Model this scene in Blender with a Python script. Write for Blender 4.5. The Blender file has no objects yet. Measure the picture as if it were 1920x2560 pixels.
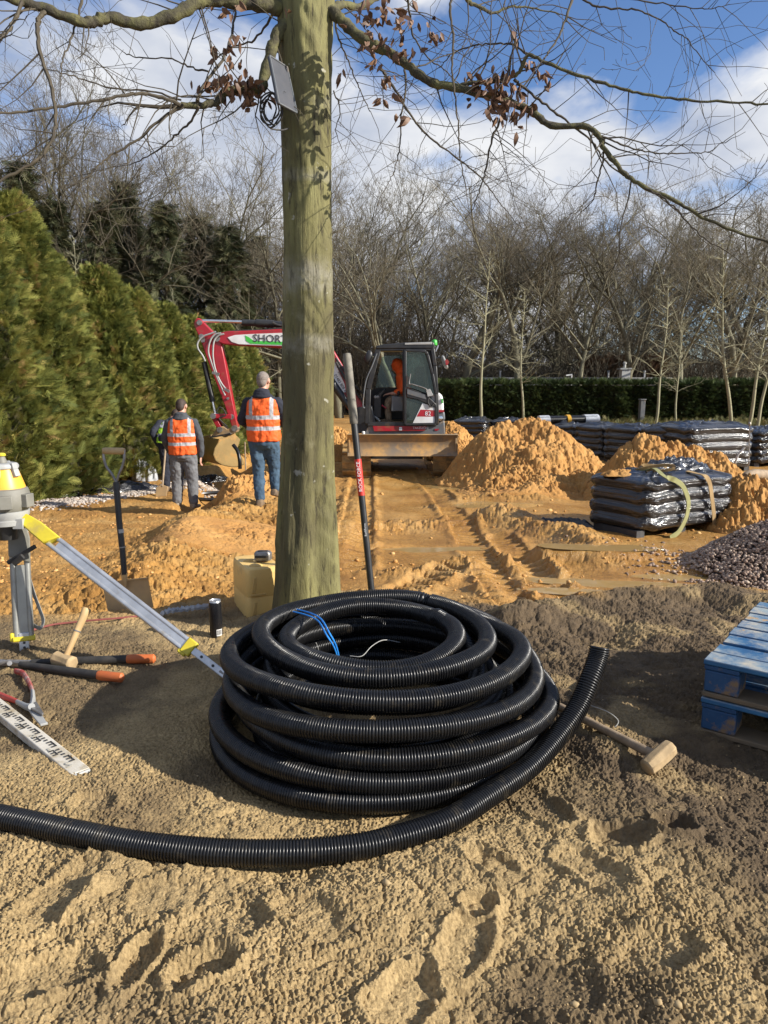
import bpy, math, random
import numpy as np
from mathutils import Vector, Matrix, Quaternion
scn = bpy.context.scene
R = math.radians
# ------------------------------------------------------------------ camera, sky, sun, exposure
F, CX, CY, HZ = 1850.0, 960.0, 1280.0, 958.0
PITCH = math.atan((CY - HZ) / F)
CAM = Vector((0, 0, 1.4))
cam_d = bpy.data.cameras.new('camera')
cam = bpy.data.objects.new('camera', cam_d)
scn.collection.objects.link(cam)
cam.location = CAM
cam.rotation_euler = (math.pi / 2 - PITCH, 0, 0)
cam_d.sensor_fit = 'VERTICAL'
cam_d.sensor_height = 36.0
cam_d.lens = F / 2560 * 36
cam_d.clip_start = 0.05
cam_d.clip_end = 3000
scn.camera = cam

SUN_EL, SUN_AZ = R(27), R(108)          # azimuth measured from +Y (view direction) towards +X
sunvec = Vector((math.cos(SUN_EL) * math.sin(SUN_AZ), math.cos(SUN_EL) * math.cos(SUN_AZ), math.sin(SUN_EL)))
sd = bpy.data.lights.new('sun', 'SUN')
sd.energy = 5.0
sd.angle = R(0.5)
sd.color = (1.0, 0.945, 0.85)
so = bpy.data.objects.new('sun', sd)
scn.collection.objects.link(so)
so.rotation_euler = (-sunvec).to_track_quat('-Z', 'Y').to_euler()
so.location = (6, -2, 12)

CLOUD_AT = (2.7, 1.1, 0.2)
w = bpy.data.worlds.new('World')
scn.world = w
w.use_nodes = True
nt = w.node_tree
nt.nodes.clear()
N = nt.nodes.new
wo = N('ShaderNodeOutputWorld')
bg = N('ShaderNodeBackground')
sky = N('ShaderNodeTexSky')
sky.sky_type = 'NISHITA'
sky.sun_disc = False
sky.sun_elevation = SUN_EL
sky.sun_rotation = SUN_AZ
sky.air_density = 1.0
sky.dust_density = 0.3
sky.ozone_density = 3.0
tc = N('ShaderNodeTexCoord')
mp = N('ShaderNodeMapping')
mp.inputs['Scale'].default_value = (1.0, 1.0, 2.1)
mp.inputs['Location'].default_value = CLOUD_AT
nt.links.new(tc.outputs['Generated'], mp.inputs['Vector'])
n1 = N('ShaderNodeTexNoise')
n1.inputs['Scale'].default_value = 3.4
n1.inputs['Detail'].default_value = 9
n1.inputs['Roughness'].default_value = 0.50
n1.inputs['Distortion'].default_value = 0.25
nt.links.new(mp.outputs['Vector'], n1.inputs['Vector'])
sep = N('ShaderNodeSeparateXYZ')
nt.links.new(tc.outputs['Generated'], sep.inputs[0])
# more cloud on the left of the sky than on the right
mr = N('ShaderNodeMapRange')
mr.inputs['From Min'].default_value = -0.25
mr.inputs['From Max'].default_value = 0.30
mr.inputs['To Min'].default_value = 0.15
mr.inputs['To Max'].default_value = 0.015
nt.links.new(sep.outputs['X'], mr.inputs['Value'])
mr2 = N('ShaderNodeMapRange')          # and more near the horizon
mr2.inputs['From Min'].default_value = 0.18
mr2.inputs['From Max'].default_value = 0.42
mr2.inputs['To Min'].default_value = 0.07
mr2.inputs['To Max'].default_value = -0.06
nt.links.new(sep.outputs['Z'], mr2.inputs['Value'])
ad = N('ShaderNodeMath'); ad.operation = 'ADD'
nt.links.new(n1.outputs['Fac'], ad.inputs[0]); nt.links.new(mr.outputs[0], ad.inputs[1])
ad2 = N('ShaderNodeMath'); ad2.operation = 'ADD'
nt.links.new(ad.outputs[0], ad2.inputs[0]); nt.links.new(mr2.outputs[0], ad2.inputs[1])
cr = N('ShaderNodeValToRGB')
cr.color_ramp.elements[0].position = 0.485
cr.color_ramp.elements[0].color = (0, 0, 0, 1)
cr.color_ramp.elements[1].position = 0.58
cr.color_ramp.elements[1].color = (1, 1, 1, 1)
nt.links.new(ad2.outputs[0], cr.inputs['Fac'])
n2 = N('ShaderNodeTexNoise')
n2.inputs['Scale'].default_value = 4.3
n2.inputs['Detail'].default_value = 5
mpb = N('ShaderNodeMapping')
mpb.inputs['Location'].default_value = (1.7, 0.4, 0.2)
mpb.inputs['Scale'].default_value = (1, 1, 2)
nt.links.new(tc.outputs['Generated'], mpb.inputs['Vector'])
nt.links.new(mpb.outputs['Vector'], n2.inputs['Vector'])
cr2 = N('ShaderNodeValToRGB')
cr2.color_ramp.elements[0].position = 0.38
cr2.color_ramp.elements[0].color = (3.0, 3.5, 4.6, 1)
cr2.color_ramp.elements[1].position = 0.62
cr2.color_ramp.elements[1].color = (6.4, 6.5, 6.7, 1)
sh1 = N('ShaderNodeMath'); sh1.operation = 'MULTIPLY_ADD'       # greyer cloud banks to the left
nt.links.new(sep.outputs['X'], sh1.inputs[0]); sh1.inputs[1].default_value = 0.34; nt.links.new(n2.outputs['Fac'], sh1.inputs[2])
nt.links.new(sh1.outputs[0], cr2.inputs['Fac'])
skm = N('ShaderNodeMix'); skm.data_type = 'RGBA'; skm.blend_type = 'MULTIPLY'
skm.inputs['Factor'].default_value = 1.0
nt.links.new(sky.outputs['Color'], skm.inputs['A'])
skm.inputs['B'].default_value = (0.88, 0.98, 1.18, 1)
mx = N('ShaderNodeMix'); mx.data_type = 'RGBA'
nt.links.new(cr.outputs['Color'], mx.inputs['Factor'])
nt.links.new(skm.outputs['Result'], mx.inputs['A'])
nt.links.new(cr2.outputs['Color'], mx.inputs['B'])
nt.links.new(mx.outputs['Result'], bg.inputs['Color'])
bg.inputs['Strength'].default_value = 0.086
nt.links.new(bg.outputs[0], wo.inputs['Surface'])

scn.view_settings.view_transform = 'Standard'
scn.view_settings.look = 'None'
scn.view_settings.exposure = 0.70
scn.view_settings.gamma = 1.0
scn.render.film_transparent = False
scn.cycles.max_bounces = 6
scn.cycles.transparent_max_bounces = 12
# ------------------------------------------------------------------ helpers
rng = np.random.default_rng(7)
random.seed(7)
_fw = Vector((0, math.cos(PITCH), -math.sin(PITCH)))
_up = Vector((0, math.sin(PITCH), math.cos(PITCH)))


def ray(u, v):
    return _fw + Vector((1, 0, 0)) * ((u - CX) / F) + _up * (-(v - CY) / F)


def pY(u, v, Y):
    d = ray(u, v)
    return CAM + d * (Y / d.y)


def gp(u, v, z=0.0):
    d = ray(u, v)
    return CAM + d * ((z - CAM.z) / d.z)


def link(o):
    scn.collection.objects.link(o)
    return o


def tag(o, label=None, cat=None, group=None, kind=None):
    if label: o['label'] = label
    if cat: o['category'] = cat
    if group: o['group'] = group
    if kind: o['kind'] = kind
    return o


def thing(name, label, cat, loc=(0, 0, 0), rz=0.0, group=None):
    o = bpy.data.objects.new(name, None)
    o.empty_display_size = 0.1
    o.location = loc
    o.rotation_euler = (0, 0, rz)
    link(o)
    return tag(o, label, cat, group)


def mesh_np(name, V, Fq, mats, parent=None, smooth=True, attrs=None, loc=None, sharp=None):
    """V (n,3), Fq (m,k) numpy -> mesh object"""
    V = np.asarray(V, dtype=np.float32)
    Fq = np.asarray(Fq, dtype=np.int32)
    me = bpy.data.meshes.new(name)
    m, k = Fq.shape
    me.vertices.add(len(V))
    me.vertices.foreach_set('co', V.ravel())
    me.loops.add(m * k)
    me.loops.foreach_set('vertex_index', Fq.ravel())
    me.polygons.add(m)
    me.polygons.foreach_set('loop_start', np.arange(0, m * k, k, dtype=np.int32))
    me.polygons.foreach_set('loop_total', np.full(m, k, dtype=np.int32))
    me.update(calc_edges=True)
    if attrs:
        for an, av in attrs.items():
            a = me.attributes.new(an, 'FLOAT', 'POINT')
            a.data.foreach_set('value', np.asarray(av, dtype=np.float32))
    if smooth:
        me.polygons.foreach_set('use_smooth', np.ones(m, dtype=bool))
        if sharp: me.set_sharp_from_angle(angle=R(sharp))
    for mt in (mats if isinstance(mats, (list, tuple)) else [mats]):
        me.materials.append(mt)
    o = bpy.data.objects.new(name, me)
    link(o)
    if parent: o.parent = parent
    if loc is not None: o.location = loc
    return o


class MB:
    """collects shapes, build() links them as ONE mesh object"""
    def __init__(s):
        s.v, s.f, s.m = [], [], []

    def add(s, vs, fs, mi=0):
        b = len(s.v)
        s.v += [tuple(p) for p in vs]
        s.f += [tuple(b + i for i in f) for f in fs]
        s.m += [mi] * len(fs)
        return s

    def box(s, c, size, rot=None, mi=0):
        hx, hy, hz = size[0] / 2, size[1] / 2, size[2] / 2
        M = rot if rot is not None else Matrix.Identity(3)
        c = Vector(c)
        vs = [c + M @ Vector((x * hx, y * hy, z * hz)) for x in (-1, 1) for y in (-1, 1) for z in (-1, 1)]
        return s.add(vs, [(0, 1, 3, 2), (4, 6, 7, 5), (0, 4, 5, 1), (2, 3, 7, 6), (0, 2, 6, 4), (1, 5, 7, 3)], mi)

    def bar(s, p, q, w, d, side=(0, 1, 0), mi=0):
        """box from p to q; d along 'side', w across"""
        p, q = Vector(p), Vector(q)
        x = (q - p); L = x.length; x.normalize()
        y = Vector(side); y = (y - x * y.dot(x)).normalized()
        z = x.cross(y)
        return s.box((p + q) / 2, (L, d, w), Matrix((x, y, z)).transposed(), mi)

    def tube(s, path, r, n=8, caps=True, mi=0, sq=None):
        P = [Vector(p) for p in path]
        k = len(P)
        rr = list(r) if hasattr(r, '__len__') else [r] * k
        T = []
        for i in range(k):
            t = P[min(i + 1, k - 1)] - P[max(i - 1, 0)]
            T.append(t.normalized() if t.length > 1e-9 else Vector((0, 0, 1)))
        a = Vector((0, 0, 1)) if abs(T[0].z) < 0.9 else Vector((1, 0, 0))
        nx = (a - T[0] * a.dot(T[0])).normalized()
        vs, fs = [], []
        for i in range(k):
            nx = (nx - T[i] * nx.dot(T[i]))
            nx = nx.normalized() if nx.length > 1e-6 else T[i].orthogonal().normalized()
            ny = T[i].cross(nx)
            for j in range(n):
                an = 2 * math.pi * j / n
                vs.append(P[i] + nx * (math.cos(an) * rr[i]) + ny * (math.sin(an) * rr[i] * (sq or 1)))
        for i in range(k - 1):
            for j in range(n):
                j2 = (j + 1) % n
                fs.append((i * n + j, i * n + j2, (i + 1) * n + j2, (i + 1) * n + j))
        if caps:
            fs.append(tuple(reversed(range(n))))
            fs.append(tuple((k - 1) * n + j for j in range(n)))
        return s.add(vs, fs, mi)

    def lathe(s, prof, n=24, o=(0, 0, 0), M=None, mi=0):
        """prof: (r, z) list bottom to top, about local z through o"""
        o = Vector(o)
        vs, fs = [], []
        for r, z in prof:
            for j in range(n):
                a = 2 * math.pi * j / n
                p = Vector((r * math.cos(a), r * math.sin(a), z))
                vs.append(o + (M @ p if M else p))
        k = len(prof)
        for i in range(k - 1):
            for j in range(n):
                j2 = (j + 1) % n
                fs.append((i * n + j, i * n + j2, (i + 1) * n + j2, (i + 1) * n + j))
        fs.append(tuple(reversed(range(n))))
        fs.append(tuple((k - 1) * n + j for j in range(n)))
        return s.add(vs, fs, mi)

    def prism(s, poly, dvec, mi=0):
        """poly: 3-D outline, extruded by dvec"""
        P = [Vector(p) for p in poly]
        d = Vector(dvec)
        n = len(P)
        nrm = Vector((0, 0, 0))
        for i in range(n):
            nrm += P[i].cross(P[(i + 1) % n])
        if nrm.dot(d) > 0: P.reverse()
        vs = P + [p + d for p in P]
        fs = [tuple(range(n)), tuple(reversed(range(n, 2 * n)))]
        for i in range(n):
            j = (i + 1) % n
            fs.append((j, i, n + i, n + j))
        return s.add(vs, fs, mi)

    def loft(s, rings, caps=True, mi=0, closed=False):
        n = len(rings[0]); k = len(rings)
        vs = [p for r in rings for p in r]
        fs = []
        for i in range(k if closed else k - 1):
            i2 = (i + 1) % k
            for j in range(n):
                j2 = (j + 1) % n
                fs.append((i * n + j, i * n + j2, i2 * n + j2, i2 * n + j))
        if caps and not closed:
            fs.append(tuple(reversed(range(n))))
            fs.append(tuple((k - 1) * n + j for j in range(n)))
        return s.add(vs, fs, mi)

    def ell(s, c, rad, nu=16, nv=10, M=None, mi=0):
        c = Vector(c)
        rings = []
        for i in range(nv + 1):
            t = math.pi * (i / nv)
            t = min(max(t, 0.02), math.pi - 0.02)
            ring = []
            for j in range(nu):
                a = 2 * math.pi * j / nu
                p = Vector((rad[0] * math.sin(t) * math.cos(a), rad[1] * math.sin(t) * math.sin(a), -rad[2] * math.cos(t)))
                ring.append(c + (M @ p if M else p))
            rings.append(ring)
        return s.loft(rings, True, mi)

    def build(s, name, mats, parent=None, world=True, smooth=True, sharp=38, bevel=0.0, bseg=2):
        off = Vector((0, 0, 0))
        if parent is not None and world:
            p = parent
            while p is not None:
                off = off + Vector(p.location); p = p.parent
        me = bpy.data.meshes.new(name)
        me.from_pydata([(p[0] - off[0], p[1] - off[1], p[2] - off[2]) for p in s.v], [], s.f)
        mats = mats if isinstance(mats, (list, tuple)) else [mats]
        for mt in mats: me.materials.append(mt)
        if len(mats) > 1: me.polygons.foreach_set('material_index', s.m)
        me.update()
        if smooth:
            me.polygons.foreach_set('use_smooth', [True] * len(me.polygons))
            if sharp: me.set_sharp_from_angle(angle=R(sharp))
        o = bpy.data.objects.new(name, me)
        link(o)
        if parent is not None: o.parent = parent
        if bevel > 0:
            b = o.modifiers.new('bevel', 'BEVEL')
            b.width = bevel; b.segments = bseg; b.limit_method = 'ANGLE'; b.angle_limit = R(40)
            b.harden_normals = False
        return o


def free(name, mb, mats, label, cat, group=None, kind=None, **kw):
    o = mb.build(name, mats, **kw)
    return tag(o, label, cat, group, kind)


def copy_tree(o, parent=None):
    c = o.copy(); link(c)
    if parent: c.parent = parent
    for ch in list(o.children): copy_tree(ch, c)
    return c


def catmull(pts, n):
    P = np.array([tuple(p) for p in pts], float)
    P = np.vstack([2 * P[0] - P[1], P, 2 * P[-1] - P[-2]])
    out = []
    for i in range(1, len(P) - 2):
        for t in np.linspace(0, 1, n, endpoint=False):
            a, b, c, d = P[i - 1], P[i], P[i + 1], P[i + 2]
            out.append(0.5 * (2 * b + (c - a) * t + (2 * a - 5 * b + 4 * c - d) * t * t + (3 * b - a - 3 * c + d) * t ** 3))
    out.append(P[-2])
    return [Vector(p) for p in out]


def text_mesh(name, txt, mat, parent, origin, xdir, ydir, size, ext=0.0015, align='LEFT'):
    cu = bpy.data.curves.new(name, 'FONT')
    cu.body = txt; cu.size = size; cu.extrude = ext; cu.align_x = align
    cu.resolution_u = 2
    ob = bpy.data.objects.new(name + '_tmp', cu)
    link(ob)
    dg = bpy.context.evaluated_depsgraph_get()
    me = bpy.data.meshes.new_from_object(ob.evaluated_get(dg))
    bpy.data.objects.remove(ob)
    x = Vector(xdir).normalized(); y = Vector(ydir); y = (y - x * y.dot(x)).normalized(); z = x.cross(y)
    M = Matrix((x, y, z)).transposed().to_4x4()
    M.translation = Vector(origin)
    off = Vector((0, 0, 0)); p = parent
    while p is not None:
        off = off + Vector(p.location); p = p.parent
    me.transform(Matrix.Translation(-off) @ M)
    me.materials.clear(); me.materials.append(mat)
    o = bpy.data.objects.new(name, me); link(o); o.parent = parent
    return o


# ---- noise on numpy arrays
def perlin(x, y, seed=0):
    x = np.asarray(x, float); y = np.asarray(y, float)
    xi = np.floor(x).astype(np.int64); yi = np.floor(y).astype(np.int64)
    xf = x - xi; yf = y - yi
    u = xf * xf * xf * (xf * (xf * 6 - 15) + 10); v = yf * yf * yf * (yf * (yf * 6 - 15) + 10)

    def g(ix, iy, dx, dy):
        h = (ix * 374761393 + iy * 668265263 + seed * 974634777) & 0xffffffff
        h = ((h ^ (h >> 13)) * 1274126177) & 0xffffffff
        h = h ^ (h >> 16)
        a = (h & 0xffff) * (2 * math.pi / 65536)
        return np.cos(a) * dx + np.sin(a) * dy
    n00 = g(xi, yi, xf, yf); n10 = g(xi + 1, yi, xf - 1, yf)
    n01 = g(xi, yi + 1, xf, yf - 1); n11 = g(xi + 1, yi + 1, xf - 1, yf - 1)
    a = n00 + u * (n10 - n00); b = n01 + u * (n11 - n01)
    return (a + v * (b - a)) * 1.5


def fbm(x, y, oct=4, seed=0, gain=0.5):
    s = 0; a = 1.0; f = 1.0
    for i in range(oct):
        s = s + a * perlin(x * f, y * f, seed + i * 17); a *= gain; f *= 2.03
    return s


def clod(v, k=.30):
    """rounded lumps with narrow creases between them, about -0.5 .. 0.5"""
    c = np.abs(v)
    return 1.35 * c / (k + c) - .62


def sstep(a, b, x):
    t = np.clip((x - a) / (b - a), 0, 1)
    return t * t * (3 - 2 * t)


def pdist(X, Y, pts):
    """distance to a polyline in the ground plane"""
    D = np.full(np.shape(X), 1e9)
    for (a, b) in zip(pts[:-1], pts[1:]):
        ax, ay = a; bx, by = b
        dx, dy = bx - ax, by - ay
        t = np.clip(((X - ax) * dx + (Y - ay) * dy) / (dx * dx + dy * dy + 1e-9), 0, 1)
        D = np.minimum(D, np.hypot(X - ax - t * dx, Y - ay - t * dy))
    return D


# ------------------------------------------------------------------ materials
def M_(name):
    m = bpy.data.materials.new(name); m.use_nodes = True
    return m, m.node_tree, m.node_tree.nodes['Principled BSDF']


def ramp(nt, src, stops):
    r = nt.nodes.new('ShaderNodeValToRGB')
    e = r.color_ramp.elements
    while len(e) < len(stops): e.new(0.5)
    for k, (p, c) in enumerate(stops):
        e[k].position = p; e[k].color = (*c, 1)
    nt.links.new(src, r.inputs['Fac'])
    return r.outputs['Color']


def noise_node(nt, scale, detail=4, rough=0.55, vec=None, stretch=None, coord='Object', dist=0.0):
    if vec is None:
        t = nt.nodes.new('ShaderNodeTexCoord'); vec = t.outputs[coord]
    if stretch:
        mp = nt.nodes.new('ShaderNodeMapping'); mp.inputs['Scale'].default_value = stretch
        nt.links.new(vec, mp.inputs['Vector']); vec = mp.outputs['Vector']
    n = nt.nodes.new('ShaderNodeTexNoise')
    n.inputs['Scale'].default_value = scale; n.inputs['Detail'].default_value = detail
    n.inputs['Roughness'].default_value = rough; n.inputs['Distortion'].default_value = dist
    nt.links.new(vec, n.inputs['Vector'])
    return n.outputs['Fac']


def bump(nt, bs, src, strength, dist):
    b = nt.nodes.new('ShaderNodeBump')
    b.inputs['Strength'].default_value = strength; b.inputs['Distance'].default_value = dist
    nt.links.new(src, b.inputs['Height'])
    if bs.inputs['Normal'].is_linked:
        nt.links.new(bs.inputs['Normal'].links[0].from_socket, b.inputs['Normal'])
    nt.links.new(b.outputs['Normal'], bs.inputs['Normal'])


def mixc(nt, fac, a, b):
    m = nt.nodes.new('ShaderNodeMix'); m.data_type = 'RGBA'
    if isinstance(fac, (int, float)): m.inputs['Factor'].default_value = fac
    else: nt.links.new(fac, m.inputs['Factor'])
    for k, c in (('A', a), ('B', b)):
        if isinstance(c, tuple): m.inputs[k].default_value = (*c, 1)
        else: nt.links.new(c, m.inputs[k])
    return m.outputs['Result']


def nmat(name, c1, c2=None, scale=8, rough=0.6, metal=0.0, bmp=0.0, bscale=None, bdist=0.01, stretch=None,
         lo=0.35, hi=0.65, dirt=None, dscale=5, dlo=0.5, dhi=0.62, spec=None, coat=0.0):
    m, nt, bs = M_(name)
    c2 = c2 or tuple(min(1, x * 0.75) for x in c1)
    n = noise_node(nt, scale, stretch=stretch)
    col = ramp(nt, n, [(lo, c1), (hi, c2)])
    if dirt:
        d = noise_node(nt, dscale, 6, 0.65)
        f = ramp(nt, d, [(dlo, (0, 0, 0)), (dhi, (1, 1, 1))])
        col = mixc(nt, f, col, dirt)
    nt.links.new(col, bs.inputs['Base Color'])
    bs.inputs['Roughness'].default_value = rough
    bs.inputs['Metallic'].default_value = metal
    if spec is not None: bs.inputs['Specular IOR Level'].default_value = spec
    if coat: bs.inputs['Coat Weight'].default_value = coat
    if bmp:
        bump(nt, bs, noise_node(nt, bscale or scale * 3, 5, 0.6, stretch=stretch), bmp, bdist)
    return m


SAND = (0.50, 0.27, 0.085)
m_black = nmat('black_plastic', (0.012, 0.012, 0.013), (0.03, 0.029, 0.027), 14, 0.38)
m_steel = nmat('worn_steel', (0.33, 0.32, 0.31), (0.2, 0.18, 0.16), 20, 0.45, 0.7, 0.15, 60, 0.002)
m_alu = nmat('aluminium', (0.62, 0.63, 0.64), (0.45, 0.46, 0.47), 12, 0.36, 0.75, dirt=(0.36, 0.28, 0.17), dscale=9, dlo=0.6, dhi=0.75)
m_chrome = nmat('chrome_rod', (0.75, 0.75, 0.76), (0.65, 0.65, 0.66), 10, 0.15, 1.0)
m_wood = nmat('wood_handle', (0.52, 0.36, 0.17), (0.36, 0.23, 0.10), 10, 0.6, 0, 0.3, 40, 0.003, (1, 1, 0.15))
m_white = nmat('white_paint', (0.75, 0.75, 0.74), (0.62, 0.61, 0.58), 6, 0.4)
m_rubber = nmat('rubber', (0.02, 0.02, 0.02), (0.045, 0.04, 0.035), 20, 0.7)
m_blackpaint = nmat('black_paint', (0.014, 0.015, 0.017), (0.03, 0.029, 0.028), 7, 0.42, dirt=(0.16, 0.1, 0.045), dscale=4, dlo=0.62, dhi=0.8)
m_greypaint = nmat('grey_paint', (0.10, 0.11, 0.12), (0.15, 0.15, 0.15), 6, 0.45, dirt=(0.28, 0.17, 0.07), dscale=5, dlo=0.58, dhi=0.75)
m_redpaint = nmat('red_paint', (0.40, 0.010, 0.022), (0.30, 0.012, 0.02), 5, 0.35, dirt=(0.22, 0.11, 0.05), dscale=4, dlo=0.54, dhi=0.78, coat=0.2)
m_text_dark = nmat('dark_lettering', (0.03, 0.03, 0.035), (0.05, 0.05, 0.05), 9, 0.5)
m_text_white = nmat('white_lettering', (0.8, 0.8, 0.8), (0.7, 0.7, 0.7), 9, 0.5)
m_skin = nmat('skin', (0.52, 0.29, 0.20), (0.46, 0.23, 0.16), 14, 0.5)
# ------------------------------------------------------------------ ground
def XY(u, v, z=-0.3):
    p = gp(u, v, z); return (p.x, p.y)


RIDGES = [  # (polyline, width, height)
    ([XY(330, 1470, -.25), XY(430, 1400), XY(520, 1330), XY(600, 1270), XY(655, 1205)], 0.42, 0.16),
    ([XY(470, 1345), XY(700, 1310)], 0.35, 0.09),
    ([XY(860, 1335), XY(1000, 1318), XY(1150, 1305), XY(1290, 1300)], 0.28, 0.10),
    ([XY(1250, 1300), XY(1350, 1330), XY(1440, 1345), XY(1500, 1400)], 0.30, 0.13),
    ([XY(1090, 1265), XY(1200, 1250), XY(1330, 1245)], 0.20, 0.06),
    ([XY(845, 1400), XY(880, 1300), XY(905, 1220)], 0.16, 0.07),
    ([XY(1190, 1420), XY(1225, 1480), XY(1260, 1530)], 0.10, 0.05),
    ([XY(1260, 1400), XY(1340, 1470), XY(1380, 1530)], 0.09, 0.05),
    ([XY(1340, 1390), XY(1420, 1450), XY(1450, 1510)], 0.11, 0.06),
    ([XY(980, 1440), XY(1080, 1430), XY(1180, 1410)], 0.12, 0.05),
    ([XY(880, 1500), XY(1000, 1500), XY(1130, 1440)], 0.10, 0.045),
    ([XY(1280, 1545, 0), XY(1480, 1512, 0), XY(1650, 1492, 0), XY(1760, 1490, 0), XY(1930, 1530, 0)], 0.16, 0.07),
    ([XY(1390, 1620, 0), XY(1330, 1560, 0)], 0.22, 0.04),
]
TRENCH = [XY(505, 1275, -.5), XY(545, 1215, -.5), XY(600, 1165, -.5), XY(660, 1125, -.5)]
RUTS = [  # track prints: polyline, half width
    ([XY(1290, 1535), XY(1230, 1450), XY(1150, 1300), XY(1060, 1190)], 0.17),
    ([XY(1400, 1520), XY(1345, 1440), XY(1250, 1340)], 0.17),
    ([XY(930, 1520), XY(1060, 1455), XY(1130, 1430)], 0.17),
    ([XY(880, 1420), XY(895, 1300), XY(905, 1190)], 0.2),
]
PUDDLES = [(XY(1000, 1345), 0.85, 0.33, 0.1), (XY(1560, 1455), 0.95, 0.16, -0.25), (XY(1130, 1270), 0.8, 0.3, 0.0),
           (XY(1690, 1440), 0.6, 0.16, -0.1), (XY(1060, 1395), 0.9, 0.2, 0.05), (XY(1350, 1275), 0.8, 0.25, 0.0)]
PRINTS = [  # footprints: u, v, length, width, angle, depth
    (150, 2250, .32, .14, 72, .040), (90, 2455, .27, .14, 25, .055), (335, 2420, .17, .08, 80, .060), (420, 2250, .20, .14, 5, .030),
    (505, 2440, .17, .11, 30, .065), (790, 2310, .26, .13, -35, .032), (560, 2330, .24, .15, 10, .025), (1240, 2180, .20, .09, -45, .03), (1350, 2010, .28, .13, -70, .055),
    (1550, 2105, .18, .14, 0, .065), (1690, 2095, .12, .10, 0, .08), (1490, 2190, .24, .12, -50, .035), (1165, 2350, .20, .12, 60, .05),
    (1640, 2390, .24, .14, 10, .04), (1010, 2480, .20, .12, 40, .055), (1400, 2470, .22, .13, -15, .03), (1200, 2270, .10, .07, 10, .055), (230, 2025, .14, .1, 0, .035)]


WATER = [(XY(1545, 1462), .85, .17, -.2), (XY(1690, 1440), .55, .14, -.1), (XY(1500, 1400), .55, .16, -.15), (XY(1240, 1262), .75, .30, 0.), (XY(1060, 1368), .75, .16, .1), (XY(1430, 1488), .4, .10, -.15), (XY(1150, 1215), .7, .4, 0)]


def water_e(X, Y, c, rx, ry, an):
    dx, dy = X - c[0], Y - c[1]
    a, b = dx * math.cos(an) + dy * math.sin(an), -dx * math.sin(an) + dy * math.cos(an)
    return np.sqrt((a / rx) ** 2 + (b / ry) ** 2) + 0.30 * perlin(X * 2.2, Y * 2.2, 55)


def yedge(X):
    return 4.72 + 0.28 * perlin(X * 0.55 + 3.1, X * 0 + 0.4, 5) + 0.12 * perlin(X * 2.1, X * 0 + 0.7, 6) - 0.25 * sstep(-0.9, -2.2, X)


def ground_z(X, Y):
    """large shape of the ground"""
    X = np.asarray(X, float); Y = np.asarray(Y, float)
    ye = yedge(X)
    z = -0.30 * sstep(ye - 0.05, ye + 0.75, Y)
    z = z - 0.15 * sstep(-1.2, -2.4, X) * sstep(8.0, 10.6, Y) * (1 - sstep(18, 26, Y))
    far = 1 - sstep(16, 24, Y)
    for pts, w, h in RIDGES:
        d = pdist(X, Y, pts)
        z = z + h * np.exp(-(d / w) ** 2)
    d = pdist(X, Y, TRENCH)
    z = z - 0.34 * np.exp(-(d / 0.36) ** 4)
    z = z + 0.05 * perlin(X * 0.6, Y * 0.5, 11) * far + 0.03 * perlin(X * 1.6, Y * 1.4, 12) * sstep(0.5, 1.5, Y) * far
    # quiet ground under the coil and the standing things
    return z


def gz(x, y):
    return float(ground_z(np.array([x]), np.array([y]))[0])


GRID = {}


def surf(X, Y):
    """height of the finished ground mesh"""
    X = np.atleast_1d(np.asarray(X, float)); Y = np.atleast_1d(np.asarray(Y, float))
    r = np.interp(Y, GRID['Yr'], np.arange(len(GRID['Yr'])))
    d = np.interp(Y, GRID['Yr'], GRID['dep'])
    c = np.interp(X / d * F + CX, GRID['us'], np.arange(len(GRID['us'])))
    r0 = np.clip(np.floor(r).astype(int), 0, GRID['z'].shape[0] - 2); c0 = np.clip(np.floor(c).astype(int), 0, GRID['z'].shape[1] - 2)
    fr, fc = r - r0, c - c0; Z = GRID['z']
    return (Z[r0, c0] * (1 - fr) * (1 - fc) + Z[r0 + 1, c0] * fr * (1 - fc) + Z[r0, c0 + 1] * (1 - fr) * fc + Z[r0 + 1, c0 + 1] * fr * fc)


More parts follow.
